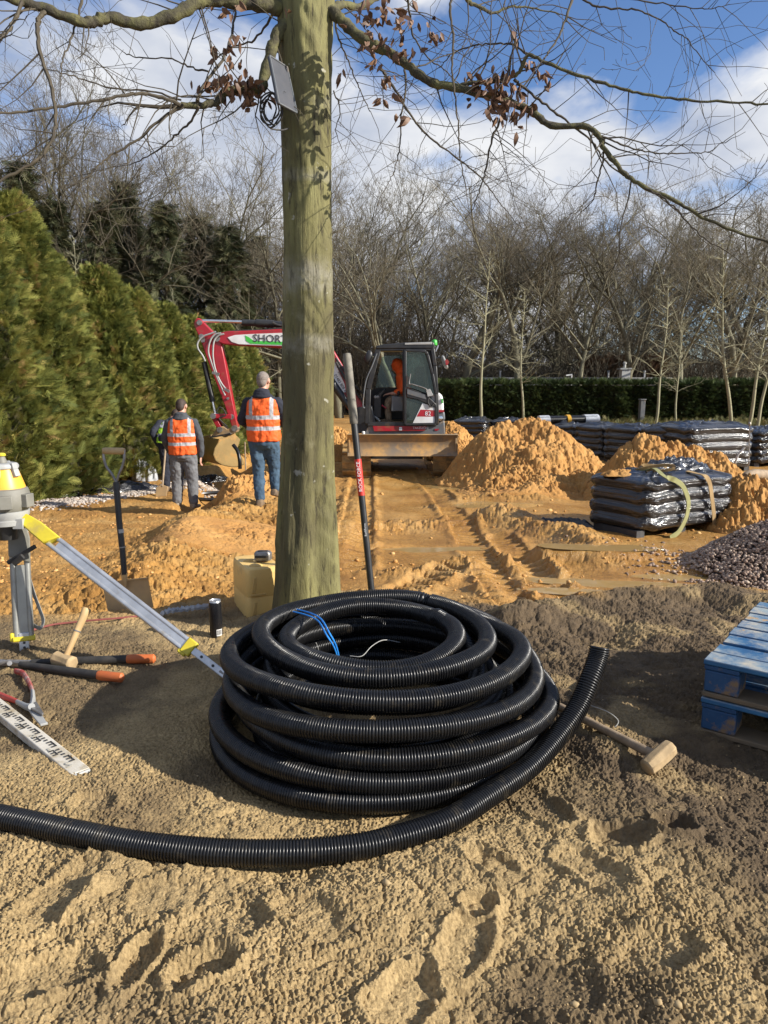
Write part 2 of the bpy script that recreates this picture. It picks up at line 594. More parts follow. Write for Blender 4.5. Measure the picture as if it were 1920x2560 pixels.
def build_ground():
    dense = np.linspace(-60, 1980, 1050)
    left = np.array([-6000, -3000, -1800, -1200, -800, -550, -400, -300, -220, -160, -110])
    us = np.concatenate([left, dense, 1920 - left[::-1]])
    vs = np.concatenate([np.array([9000, 6000, 4500, 3900, 3600, 3300, 3100, 2980]), np.linspace(2900, 1010, 1300),
                         np.linspace(1008, 975, 18), np.array([970, 966, 963, 961.5])])
    Yr = np.array([gp(960, v, -0.1).y for v in vs])
    dep = np.array([(gp(960, v, -0.1) - CAM).dot(_fw) for v in vs])
    Xg = ((us - CX) / F)[None, :] * dep[:, None]
    Yg = np.repeat(Yr[:, None], len(us), 1)
    X, Y = Xg.ravel(), Yg.ravel()
    ye = yedge(X)
    yel = sstep(-0.12, 0.22, Y - ye + 0.30 * fbm(X * 1.3, Y * 1.3, 3, 31))
    yel = np.maximum(yel, 0.8 * sstep(-1.0, -2.0, X) * sstep(4.1, 4.5, Y))
    z = ground_z(X, Y)
    near = 1 - sstep(4.5, 6.5, Y)
    mid = 1 - sstep(14, 26, Y)
    # wet smooth patches on the yellow sand
    smooth = np.zeros_like(X)
    for (c, rx, ry, an) in PUDDLES:
        dx, dy = X - c[0], Y - c[1]
        a, b = dx * math.cos(an) + dy * math.sin(an), -dx * math.sin(an) + dy * math.cos(an)
        e = (a / rx) ** 2 + (b / (ry * 2.2)) ** 2 + 0.35 * perlin(X * 2, Y * 2, 77)
        smooth = np.maximum(smooth, 1 - sstep(0.55, 1.25, e))
    plate = sstep(-0.75, -0.1, perlin(X * 0.8 + 5, Y * 0.6, 41)) * sstep(5.0, 6.0, Y) * sstep(-0.7, 0.0, X)
    calm = np.clip(np.maximum(smooth, 0.85 * plate), 0, 1)
    for pts, w, h in RIDGES[:11]:
        calm = calm * (1 - 0.9 * np.exp(-(pdist(X, Y, pts) / (w * 1.2)) ** 2))
    # track prints
    rut_m = np.zeros_like(X)
    for pts, hw in RUTS:
        sel = Y < 15
        d = pdist(X[sel], Y[sel], pts)
        ax, ay = pts[0]; bx, by = pts[-1]
        L = math.hypot(bx - ax, by - ay); dx, dy = (bx - ax) / L, (by - ay) / L
        s = (X[sel] - ax) * dx + (Y[sel] - ay) * dy + 0.03 * perlin(X[sel] * 3, Y[sel] * 3, 3)
        inside = 1 - sstep(hw * 0.85, hw * 1.02, d)
        bars = sstep(-0.25, 0.25, np.sin(s * 2 * math.pi / 0.155))
        zz = inside * (-0.060 + 0.050 * bars) + 0.035 * np.exp(-((d - hw * 1.18) / 0.05) ** 2) * (0.6 + 0.8 * perlin(X[sel] * 6, Y[sel] * 6, 8))
        z[sel] += zz
        rut_m[sel] = np.maximum(rut_m[sel], inside)
    det = np.zeros_like(X)
    tools = sstep(-0.5, -0.75, X) * sstep(1.95, 2.3, Y) * (1 - sstep(4.1, 4.5, Y))
    nearer = 1 - sstep(2.2, 3.2, Y)
    rough = (1 - 0.85 * calm) * (1 - 0.8 * rut_m)
    # clods: billowy noise, strongest on the ridges and on the left
    lft = sstep(0.2, -1.6, X)
    rdg = np.zeros_like(X)
    for pts, w, h in RIDGES[:11]:
        rdg = np.maximum(rdg, np.exp(-(pdist(X, Y, pts) / (w * 1.3)) ** 2))
    bill = clod(fbm(X * 3.6, Y * 3.6, 4, 51, 0.55)) * 1.7
    det += (0.011 * near * (1 - 0.3 * nearer) * (1 - 0.35 * tools) + (0.008 + 0.004 * lft + 0.030 * rdg) * yel * mid * sstep(4.5, 5.2, Y)) * bill * rough
    det += 0.020 * fbm(X * 1.9, Y * 1.9, 3, 61) * (near * 0.75 * (1 - 0.6 * tools) + 0.5 * mid) * rough
    chunk = np.maximum(0, fbm(X * 5.5, Y * 5.5, 3, 66, .55)) ** 1.3 * sstep(-.1, .4, perlin(X * 1.4, Y * 1.4, 67))
    det += 0.018 * chunk * near * (1 - .7 * tools)
    b2 = clod(fbm(X * 12, Y * 12, 3, 71, 0.6)) * 1.7
    det += (0.0060 * near * (1 - 0.5 * tools) + (0.004 + 0.009 * rdg) * yel * mid) * b2 * rough
    sel = Y < 8
    xs, ys = X[sel], Y[sel]
    gr = np.zeros_like(xs)
    patch = 0.45 + 0.75 * sstep(-0.3, 0.35, fbm(xs * 1.7, ys * 1.7, 2, 91))
    cr_ = 1 - 2 * np.abs(fbm(xs * 30, ys * 30, 3, 81, 0.62))
    gr += 0.0024 * cr_ * patch
    gr += (0.0080 * np.abs(perlin(xs * 78, ys * 78, 85)) + 0.0038 * perlin(xs * 140, ys * 140, 83)) * (0.35 + 0.75 * patch)
    fine = np.zeros_like(X)
    fine[sel] = gr * (1 - 0.7 * calm[sel]) * (1 - 0.5 * yel[sel])
    det = det + fine
    # footprints
    for (u, v, ln, wd, ang, dp) in PRINTS:
        p = gp(u, v, 0)
        an = R(ang)
        sl = (np.abs(X - p.x) < 0.4) & (np.abs(Y - p.y) < 0.4)
        dx, dy = X[sl] - p.x, Y[sl] - p.y
        a = (dx * math.cos(an) + dy * math.sin(an)) / (ln / 2)
        b = (-dx * math.sin(an) + dy * math.cos(an)) / (wd / 2)
        e = np.sqrt(np.abs(a) ** 2.6 + np.abs(b) ** 2.6 + 1e-9) + 0.30 * perlin(dx * 9, dy * 9, int(u)) + 0.12 * perlin(dx * 26, dy * 26, int(u) + 1)
        ins = 1 - sstep(0.50, 1.05, e)
        tread = 0.0016 * np.sin(a * (11 + ln * 20) + 2 * perlin(dx * 20, dy * 20, 5)) * ins
        det[sl] = det[sl] * (1 - 0.45 * ins) - dp * 0.17 * ins + tread + 0.24 * dp * np.exp(-((e - 1.2) / 0.2) ** 2)
        z[sl] += -dp * 0.17 * ins
    z = z + det
    for wq in WATER:
        e = water_e(X, Y, *wq)
        k = 1 - sstep(.75, 1.5, e)
        lv = float(ground_z(np.array([wq[0][0]]), np.array([wq[0][1]]))[0])
        z = z * (1 - k) + (lv - .035 * (1 - sstep(.55, 1.05, e)) + .15 * det) * k
        smooth = np.maximum(smooth, k)
    # keep it level under the coil
    q = np.hypot(X - 0.02, Y - 2.85)
    k = (1 - sstep(0.68, 0.85, q))
    z = z * (1 - k) + (-0.012 + fine + 0.4 * np.clip(det, -.02, .02)) * k
    nr, nc = len(vs), len(us)
    GRID.update(Yr=Yr, us=us, dep=dep, z=z.reshape(nr, nc))
    idx = np.arange(nr * nc).reshape(nr, nc)
    Fq = np.stack([idx[:-1, :-1].ravel(), idx[:-1, 1:].ravel(), idx[1:, 1:].ravel(), idx[1:, :-1].ravel()], 1)
    wet = np.clip(0.85 * smooth + 0.65 * plate + 0.5 * rut_m * sstep(0, 1, perlin(X, Y, 9) + .6), 0, 1) * yel
    damp_shade = sstep(-0.15, 0.3, fbm(X * 0.9 + 2, Y * 0.9, 3, 13) + 0.35 * sstep(0.6, 1.4, X) * sstep(2.2, 3.0, Y) + 0.25 * sstep(-.3, -.7, X) * sstep(2.4, 2.9, Y) - 0.35 * (1 - sstep(1.9, 2.5, Y)))
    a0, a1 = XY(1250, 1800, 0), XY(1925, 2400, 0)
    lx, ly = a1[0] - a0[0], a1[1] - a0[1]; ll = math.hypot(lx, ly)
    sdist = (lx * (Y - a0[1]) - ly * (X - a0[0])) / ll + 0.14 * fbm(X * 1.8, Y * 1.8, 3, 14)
    damp_shade = np.clip(np.maximum(0.75 * damp_shade, sstep(-0.05, 0.16, sdist) * sstep(0.25, 0.5, X)), 0, 1) * (1 - 0.55 * sstep(0.1, .5, fbm(X * 2.6, Y * 2.6, 3, 15)))  # damp soil, plus a cast shadow painted in beyond the slanting line
    o = mesh_np('ground', np.stack([X, Y, z], 1), Fq, m_ground, attrs={'yellow': yel, 'wet': wet, 'damp_shade': damp_shade * (1 - yel)})
    tag(o, kind='structure')
    return o


m_ground, nt, bs = M_('sandy_ground')
at = {}
for k in ('yellow', 'wet', 'damp_shade'):
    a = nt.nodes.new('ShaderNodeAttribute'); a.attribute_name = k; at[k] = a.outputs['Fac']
near_c = ramp(nt, noise_node(nt, 5, 6, 0.65), [(0.3, (0.32, 0.225, 0.108)), (0.7, (0.47, 0.338, 0.168))])
grain = ramp(nt, noise_node(nt, 90, 3, 0.6), [(0.3, (0.62, 0.60, 0.56)), (0.62, (1.15, 1.15, 1.12))])
mu = nt.nodes.new('ShaderNodeMix'); mu.data_type = 'RGBA'; mu.blend_type = 'MULTIPLY'; mu.inputs['Factor'].default_value = 1
nt.links.new(near_c, mu.inputs['A']); nt.links.new(grain, mu.inputs['B'])
damp_shade_c = ramp(nt, noise_node(nt, 9, 5, 0.6), [(0.3, (0.085, 0.058, 0.032)), (0.7, (0.15, 0.103, 0.056))])  # dark soil colour, for damp and painted shadow together
near_c = mixc(nt, at['damp_shade'], mu.outputs['Result'], damp_shade_c)
yel_c = ramp(nt, noise_node(nt, 1.6, 7, 0.62), [(0.28, (0.28, 0.132, 0.031)), (0.5, (0.41, 0.214, 0.055)), (0.72, (0.49, 0.30, 0.108))])
spk = ramp(nt, noise_node(nt, 26, 4, 0.6), [(0.3, (0.72, 0.70, 0.66)), (0.6, (1.05, 1.05, 1.05))])
mu2 = nt.nodes.new('ShaderNodeMix'); mu2.data_type = 'RGBA'; mu2.blend_type = 'MULTIPLY'; mu2.inputs['Factor'].default_value = 1
nt.links.new(yel_c, mu2.inputs['A']); nt.links.new(spk, mu2.inputs['B'])
col = mixc(nt, at['yellow'], near_c, mu2.outputs['Result'])
nt.links.new(col, bs.inputs['Base Color'])
rr = nt.nodes.new('ShaderNodeMapRange')
rr.inputs['To Min'].default_value = 0.92; rr.inputs['To Max'].default_value = 0.20
nt.links.new(at['wet'], rr.inputs['Value']); nt.links.new(rr.outputs[0], bs.inputs['Roughness'])
bs.inputs['Specular IOR Level'].default_value = 0.35
bump(nt, bs, noise_node(nt, 70, 6, 0.7), 0.8, 0.018)
bump(nt, bs, noise_node(nt, 320, 3, 0.6), 0.45, 0.003)
ground_obj = build_ground()


def gz(x, y):
    return float(surf(x, y)[0])


# far land to the horizon, below the sheet
mb = MB()
mb.add([(-2500, 20, -1.2), (2500, 20, -1.2), (2500, 2500, -1.2), (-2500, 2500, -1.2)], [(0, 1, 2, 3)])
m_land = nmat('far_land', (0.09, 0.075, 0.035), (0.06, 0.06, 0.028), 0.2, 0.95)
free('terrain', mb, m_land, None, None, kind='structure')

# ---- puddles: thin sheets of muddy water lying in the hollows
m_water, nt, bs = M_('muddy_water')
nt.links.new(ramp(nt, noise_node(nt, 2, 4), [(0.3, (0.30, 0.19, 0.07)), (0.7, (0.38, 0.25, 0.10))]), bs.inputs['Base Color'])
bs.inputs['Roughness'].default_value = 0.06
bs.inputs['IOR'].default_value = 1.45
bump(nt, bs, noise_node(nt, 9, 3), 0.25, 0.012)
for k, (c, rx, ry, an) in enumerate(WATER):
    lvl = float(ground_z(np.array([c[0]]), np.array([c[1]]))[0]) - .012
    n = 60
    ring = []
    for j in range(n):
        a = 2 * math.pi * j / n
        for q in np.linspace(.1, 1.5, 60):
            x, y = rx * q * math.cos(a), ry * q * math.sin(a)
            wx, wy = c[0] + x * math.cos(an) - y * math.sin(an), c[1] + x * math.sin(an) + y * math.cos(an)
            if water_e(np.array([wx]), np.array([wy]), c, rx, ry, an)[0] > .98: break
        ring.append((wx, wy, lvl))
    mb = MB(); mb.add(ring, [tuple(range(n))])
    tag(mb.build('puddle', m_water), kind='structure')
# ------------------------------------------------------------------ corrugated drain pipe
m_pipe, nt, bs = M_('black_corrugated_plastic')
c = ramp(nt, noise_node(nt, 7, 5), [(0.35, (0.006, 0.006, 0.007)), (0.7, (0.012, 0.012, 0.012))])
dust = ramp(nt, noise_node(nt, 16, 7, 0.7), [(0.56, (0, 0, 0)), (0.80, (0.36, 0.36, 0.36))])
nt.links.new(mixc(nt, dust, c, (0.17, 0.135, 0.085)), bs.inputs['Base Color'])
nt.links.new(ramp(nt, noise_node(nt, 22, 4), [(0.3, (0.24, 0.24, 0.24)), (0.7, (0.36, 0.36, 0.36))]), bs.inputs['Roughness'])
bs.inputs['Specular IOR Level'].default_value = 0.38
PR = 0.0395


def corrugated(name, path, mat, parent, r=PR, pitch=0.0098, depth=0.0058, nside=14, ends=True):
    P = np.array([tuple(p) for p in path], float)
    seg = np.linalg.norm(np.diff(P, axis=0), axis=1)
    s = np.concatenate([[0], np.cumsum(seg)])
    nrib = int(s[-1] / pitch)
    st, rad = [], []
    for ph, dr in ((0.0, -depth), (0.13, -depth * .40), (0.27, -depth * .08), (0.5, 0.0), (0.73, -depth * .08), (0.87, -depth * .40)):
        st.append((np.arange(nrib) + ph) * pitch); rad.append(np.full(nrib, r + dr))
    st = np.stack(st, 1).ravel(); rad = np.stack(rad, 1).ravel()
    C = np.stack([np.interp(st, s, P[:, k]) for k in range(3)], 1)
    # smooth tangents
    T = np.gradient(C, axis=0); T /= np.linalg.norm(T, axis=1)[:, None] + 1e-12
    k = np.ones(9) / 9
    T = np.stack([np.convolve(np.pad(T[:, i], 4, mode='edge'), k, 'valid') for i in range(3)], 1)
    T /= np.linalg.norm(T, axis=1)[:, None]
    up = np.array([0, 0, 1.0])
    A = np.cross(T, up); A /= np.linalg.norm(A, axis=1)[:, None] + 1e-9
    B = np.cross(A, T)
    an = np.arange(nside) * 2 * math.pi / nside
    V = C[:, None, :] + rad[:, None, None] * (np.cos(an)[None, :, None] * A[:, None, :] + np.sin(an)[None, :, None] * B[:, None, :])
    n = len(C)
    idx = np.arange(n * nside).reshape(n, nside)
    nx = np.roll(idx, -1, axis=1)
    Fq = np.stack([idx[:-1].ravel(), idx[1:].ravel(), nx[1:].ravel(), nx[:-1].ravel()], 1)
    V = V.reshape(-1, 3)
    if ends:                                    # open mouth: an inner wall going back into the pipe
        for e, sg in ((0, 1), (n - 1, -1)):
            base = len(V)
            inner = []
            for q in range(2):
                c0 = C[e] + T[e] * sg * (0.0 if q == 0 else 0.12)
                inner.append(c0 + (r - 0.008) * (np.cos(an)[:, None] * A[e] + np.sin(an)[:, None] * B[e]))
            V = np.vstack([V] + inner)
            a0 = np.arange(base, base + nside); a1 = a0 + nside
            fr = [np.stack([idx[e], a0, np.roll(a0, -1), np.roll(idx[e], -1)], 1), np.stack([a0, a1, np.roll(a1, -1), np.roll(a0, -1)], 1)]
            cp = len(V)
            V = np.vstack([V, C[e] + T[e] * sg * 0.12])
            fr.append(np.stack([a1, np.full(nside, cp), np.full(nside, cp), np.roll(a1, -1)], 1)[:0])
            Fq = np.vstack([Fq] + fr)
    off = np.array(parent.location) if parent is not None else 0
    return mesh_np(name, V - off, Fq, mat, parent, smooth=True)


def turns(tl, start, n=72, keep=0.78):
    out = []
    for i, (r0, z0, x0, y0, ti, ph) in enumerate(tl):
        nx = tl[i + 1] if i + 1 < len(tl) else tl[i]
        for j in range(n):
            t = j / n
            k = 0 if t < keep else (t - keep) / (1 - keep)
            k = k * k * (3 - 2 * k)
            L = lambda q: (1 - k) * tl[i][q] + k * nx[q]
            a = start + 2 * math.pi * t
            rr_ = L(0) * (1 + 0.027 * math.sin(2 * a + i * 1.7) + 0.014 * math.sin(3 * a + i))
            zz = L(1) + L(4) * math.cos(a - L(5)) + 0.008 * math.sin(3 * a + i * 2.1)
            out.append((L(2) + rr_ * math.cos(a), L(3) + rr_ * math.sin(a), zz))
    return out


coil = thing('pipe_coil', 'large coil of black corrugated drain pipe tied with blue twine before the tree', 'pipe', (0, 2.88, 0))
outer = turns([(.635, .040, -.03, 2.87, 0, 0), (.640, .116, -.02, 2.865, .004, 1), (.625, .192, 0.03, 2.88, .006, 2), (.615, .268, .0, 2.875, .01, 5.5), (.582, .345, -.02, 2.905, .008, 5), (.455, .385, -.035, 2.935, .014, 1.8), (.455, .385, -.035, 2.935, .014, 1.8)][:-1], R(62))
inner = turns([(.49, .04, -.01, 2.88, 0, 0), (.485, .118, 0, 2.88, .004, 0), (.475, .196, -.01, 2.89, .004, 2), (.44, .276, -.02, 2.9, .01, 3), (.345, .372, -.045, 2.935, .016, 1.7)], R(40))
side = turns([(.60, .192, .115, 2.93, .02, .6), (.60, .272, .10, 2.96, .012, .8)], R(-65), keep=0.7)[:110]
corrugated('coiled_turns', outer, m_pipe, coil)
corrugated('coiled_turns', inner, m_pipe, coil)
m_twine = nmat('blue_twine', (0.02, 0.20, 0.62), (0.03, 0.28, 0.75), 60, 0.5)
m_cord = nmat('grey_cord', (0.42, 0.41, 0.38), (0.3, 0.3, 0.28), 30, 0.6)
for pts in ([(733, 1529, .425), (765, 1537, .43), (795, 1552, .425), (815, 1585, .43), (838, 1625, .36), (852, 1684, .22)],
            [(742, 1523, .42), (778, 1533, .43), (803, 1548, .43), (822, 1580, .42), (842, 1620, .35), (854, 1684, .22)]):
    mb = MB(); mb.tube(catmull([gp(u, v, z) for u, v, z in pts], 8), 0.0034, 6)
    mb.build('twine', m_twine, coil)
for pts in ([(790, 1607, .33), (796, 1625, .28), (793, 1645, .24), (785, 1662, .2)], [(875, 1640, .25), (905, 1640, .25), (930, 1615, .27), (960, 1600, .28), (1000, 1606, .25)],
            [(855, 1685, .2), (868, 1668, .24), (890, 1663, .26), (910, 1675, .24), (925, 1700, .2)], [(880, 1663, .25), (915, 1658, .26), (950, 1672, .25), (980, 1700, .2)],
            [(1055, 1672, .2), (1085, 1655, .24), (1115, 1652, .2)]):
    mb = MB(); mb.tube(catmull([gp(u, v, z) for u, v, z in pts], 6), 0.0017, 5)
    mb.build('cord', m_cord, coil)

run_pts = [(-170, 2012, .04), (0, 2043, .04), (180, 2081, .041), (350, 2112, .041), (540, 2130, .041), (700, 2132, .041), (830, 2124, .041), (950, 2106, .041), (1112, 2055, .045), (1215, 1993, .055),
           (1319, 1920, .08), (1392, 1843, .13), (1444, 1770, .20), (1475, 1698, .29), (1493, 1648, .35), (1500, 1613, .40)]
run = thing('loose_pipe', 'loose length of black corrugated pipe with its cut end raised beside the coil', 'pipe', tuple(gp(540, 2130, 0)))
corrugated('pipe_length', catmull([gp(u, v, z) for u, v, z in run_pts], 30), m_pipe, run, nside=18)
mb = MB(); mb.tube(catmull([gp(u, v, z) for u, v, z in [(1478, 1764, .06), (1520, 1780, .07), (1545, 1800, .05), (1540, 1815, .03), (1525, 1824, .015)]], 6), 0.0022, 5)
free('wire_loop', mb, m_cord, 'thin grey wire looping out beside the sledgehammer handle', 'wire')

# ------------------------------------------------------------------ sledgehammer
m_mudwood = nmat('muddy_wood', (0.34, 0.25, 0.16), (0.20, 0.145, 0.09), 16, 0.75, 0, 0.4, 50, 0.004, (1, 1, 1))
m_mudiron = nmat('sand_caked_iron', (0.45, 0.32, 0.17), (0.30, 0.21, 0.11), 18, 0.85, 0, 0.5, 40, 0.005)
sl = thing('sledgehammer', 'sledgehammer lying in the sand, mud-caked head, its handle going under the pipe coil', 'hammer', tuple(gp(1640, 1900, 0)))
h0, h1 = gp(1395, 1765, .05), gp(1630, 1885, .055)
mb = MB(); mb.tube([h0, h0.lerp(h1, .5), h1, h1 + (h1 - h0).normalized() * .03], [.017, .016, .018, .018], 12)
mb.build('handle', m_mudwood, sl)
hd = (h1 - h0).normalized()
c0 = h1 + hd * 0.03
ax = Vector((0.62, 0.52, 0.30)).normalized()
ax = (ax - hd * ax.dot(hd)).normalized()
oy = ax.cross(hd)
rings = []
for t, s in ((-.072, .024), (-.064, .032), (-.03, .035), (.03, .035), (.064, .032), (.072, .024)):
    rings.append([c0 + ax * t + hd * (math.cos(R(22.5 + 45 * k)) * s) + oy * (math.sin(R(22.5 + 45 * k)) * s) for k in range(8)])
mb = MB().loft(rings); mb.build('hammer_head', m_mudiron, sl, bevel=.003)

# ------------------------------------------------------------------ blue pallets, one on the other
m_blue, nt, bs = M_('worn_blue_paint')
b0 = ramp(nt, noise_node(nt, 5, 6, 0.65, stretch=(1, 1, 1)), [(0.3, (0.010, 0.065, 0.17)), (0.65, (0.03, 0.14, 0.27))])
worn = ramp(nt, noise_node(nt, 5.5, 9, 0.74), [(0.40, (0, 0, 0)), (0.60, (1, 1, 1))])
geo = nt.nodes.new('ShaderNodeNewGeometry'); sp = nt.nodes.new('ShaderNodeSeparateXYZ'); nt.links.new(geo.outputs['Normal'], sp.inputs[0])
upm = nt.nodes.new('ShaderNodeMath'); upm.operation = 'MULTIPLY'; nt.links.new(sp.outputs['Z'], upm.inputs[0]); nt.links.new(worn, upm.inputs[1]); upm.use_clamp = True
c = mixc(nt, upm.outputs[0], b0, ramp(nt, noise_node(nt, 12, 4), [(0.35, (0.26, 0.31, 0.32)), (0.65, (0.42, 0.38, 0.30))]))
chip = ramp(nt, noise_node(nt, 7, 5, 0.7), [(0.59, (0, 0, 0)), (0.64, (1, 1, 1))])
c = mixc(nt, chip, c, (0.40, 0.26, 0.12))
nt.links.new(c, bs.inputs['Base Color']); bs.inputs['Roughness'].default_value = 0.62
bump(nt, bs, noise_node(nt, 30, 5, 0.6, stretch=(1, 1, 1)), 0.25, 0.003)
m_mudblue = nmat('muddy_board', (0.10, 0.085, 0.06), (0.17, 0.12, 0.07), 6, 0.8, 0, .3, 30, .004)
m_darkblue = nmat('dark_blue_block', (0.010, 0.05, 0.13), (0.02, 0.075, 0.17), 12, 0.7, dirt=(0.2, 0.13, 0.07), dscale=9, dlo=.53, dhi=.62)
e1 = Vector((.79, -.613, 0)).normalized(); e2 = Vector((.613, .79, 0)).normalized()
pc = Vector((1.272, 2.80, 0))


def pallet(z0, label, first):
    o = thing('pallet', label, 'pallet', tuple(pc + Vector((0, 0, z0))), group='blue pallets stacked at the right edge')
    Mx = Matrix((e1, e2, Vector((0, 0, 1)))).transposed()

    def B(name, a, b, z, la, lb, lz, mt, bev=.004):
        mb = MB(); mb.box(pc + e1 * (a + la / 2) + e2 * (b + lb / 2) + Vector((0, 0, z0 + z + lz / 2)), (la, lb, lz), Mx)
        return mb.build(name, mt, o, bevel=bev)
    pos = [0, .117, .262, .39, .52, .65, .78, .90]
    for k, b in enumerate(pos):                       # deck boards along e1
        B('deck_board', 0 + .004 * (k % 3), b, .134, 1.2, .112 if k != 7 else .1, .021, m_blue)
    for a in (0, .53, 1.06):                          # stringer boards along e2 under the deck
        B('stringer_board', a + .003, 0.004, .113, .13, .99, .0195, m_darkblue)
        for b in (0, .43, .86):
            B('block', a + .006, b + .006, .0225, .128, .128, .089, m_darkblue, .006)
    for b in (0.003, .43, .86):                       # bottom boards
        B('bottom_board', .002, b, 0, 1.2, .13, .021, m_mudblue)
    return o


pallet(0.004, 'lower blue pallet, dark and muddy, at the bottom of the stack beside the sledgehammer', True)
pallet(0.164, 'upper blue pallet with worn pale deck boards, on top of another pallet', False)
mb = MB(); q = pc + e1 * .28 - e2 * .004 + Vector((0, 0, .29))
mb.tube([q, q + Vector((-.01, -.008, -.055)), q + Vector((-.016, -.012, -.1))], .0035, 6)
free('bent_nail', mb, m_steel, 'bent nail sticking out of the front of the upper blue pallet', 'nail')

# ------------------------------------------------------------------ laser tripod
m_yel = nmat('yellow_plastic', (0.60, 0.49, 0.03), (0.50, 0.40, 0.03), 10, 0.45, dirt=(0.3, 0.22, 0.1), dscale=9, dlo=.50, dhi=.75)
m_amber = nmat('amber_plastic', (0.78, 0.42, 0.04), (0.70, 0.36, 0.04), 6, 0.42)
m_olgrey = nmat('grey_rubber', (0.15, 0.145, 0.12), (0.20, 0.19, 0.16), 9, 0.6, 0, .1, 40, .002)
m_lgrey = nmat('light_grey_plastic', (0.38, 0.38, 0.36), (0.3, 0.3, 0.29), 9, 0.5)
TY = 3.72
hc = pY(16, 1290, TY)
trip = thing('tripod', 'aluminium surveying tripod with yellow hinges holding the laser level', 'tripod', (hc.x, hc.y, 0))
px = TY / F                     # metres per pixel there
mb = MB(); mb.lathe([(.085, -.045), (.10, -.04), (.105, -.015), (.098, -.012), (.11, .008), (.112, .03), (.10, .034)], 28, hc)
mb.box(hc + Vector((.085, -.04, -.03)), (.05, .05, .05))
mb.build('tripod_head', m_lgrey, trip)
mb = MB(); mb.lathe([(.045, -.12), (.05, -.05), (.05, -.04)], 16, hc); mb.build('screw_knob', m_black, trip)
feet = [gp(574, 1697, 0.01), gp(62, 1634, 0.0), Vector((hc.x - .85, hc.y - .35, 0))]
tops = [hc + Vector((.12, -.015, -.03)), hc + Vector((.02, .07, -.07)), hc + Vector((-.12, -.05, -.04))]
for k, (a, b) in enumerate(zip(tops, feet)):
    d = (b - a).normalized(); L = (b - a).length
    view = (CAM - (a + b) / 2).normalized()
    sdv = d.cross(view).normalized(); nv = sdv.cross(d)
    Mx = Matrix((sdv, nv, d)).transposed()
    lg = thing('leg', None, None); bpy.data.objects.remove(lg)
    wd = .058 if k != 1 else .080
    cl = .80 if k == 0 else .86
    m0 = a + d * .14; m1 = a + d * (L * cl)
    mid = (m0 + m1) / 2
    mb = MB()
    for sgn in (-1, 1):
        mb.tube([m0 + sdv * sgn * wd * .42 + (d * (-.03) if sgn > 0 else d * 0), m1 + sdv * sgn * wd * .42], wd * .20, 12)
    mb.box(mid + d * .03, (wd * .62, wd * .22, L * cl - .2), Mx)
    leg = mb.build('leg', m_alu if k == 0 else nmat('grey_aluminium', (0.36, 0.36, 0.33), (0.27, 0.27, 0.25), 9, 0.4, 0.6, dirt=(0.3, 0.22, 0.12), dscale=9, dlo=.6, dhi=.75), trip)
    mb = MB(); mb.box((m1 + b) / 2 + d * .0, (wd * .62, wd * .42, (b - m1).length + .04), Mx)
    mb.build('inner_tube', m_alu, trip, bevel=.004)
    for t in (.35, .62):
        mb = MB()
        c = m1.lerp(b, t) + nv * (wd * .215)
        mb.tube([c, c + nv * .003], .007, 10)
        mb.build('peg_hole', m_black, trip)
    # yellow hinge on top and clamp ring
    mb = MB(); mb.prism([a + sdv * s_ * wd + d * t_ - nv * .03 for s_, t_ in ((-.45, -.03), (.45, -.05), (.62, .06), (.66, .15), (-.62, .19), (-.66, .06))], nv * .06)
    mb.build('hinge', m_yel if k != 1 else m_olgrey, trip, bevel=.006)
    mb = MB(); mb.box(m1 + d * .012, (wd * 1.36, wd * .62, .055 if k != 1 else .026), Mx); mb.box(m1 + d * .0 + sdv * wd * .7, (.02, .03, .045), Mx)
    mb.build('clamp', m_yel, trip, bevel=.006)
    mb = MB(); mb.tube([b - d * .06, b - d * .02, b + d * .03], [.014, .012, .003], 10); mb.build('foot_spike', m_steel, trip)
# strap and latch on the middle leg
a, b = tops[1], feet[1]
mb = MB()
pts = catmull([pY(72, 1440, TY + .12), pY(85, 1485, TY + .08), pY(98, 1520, TY + .05), pY(108, 1552, TY + .03), pY(100, 1570, TY), pY(82, 1562, TY + .05)], 6)
for i in range(len(pts) - 1):
    mb.bar(pts[i], pts[i + 1] + (pts[i + 1] - pts[i]) * .15, .02, .004, side=(.3, 1, 0))
mb.build('carry_strap', nmat('grey_webbing', (0.16, 0.16, 0.15), (0.22, 0.22, 0.2), 40, 0.8), trip)
mb = MB(); mb.bar(pY(20, 1407, TY - .03), pY(88, 1366, TY - .05), .022, .02); mb.bar(pY(34, 1410, TY - .05), pY(58, 1390, TY - .06), .03, .015)
mb.build('latch', m_rubber, trip, bevel=.004)

las = thing('laser_level', 'rotating laser level with amber dome and grey base on the tripod', 'laser level', tuple(hc + Vector((0, 0, .036))))
z0 = hc.z
K = TY / F * .985


def zr(list_):
    return [((x / 3.95 - 16) * K, z0 + (1290 - (1100 + y / 3.95)) * K) for x, y in list_]


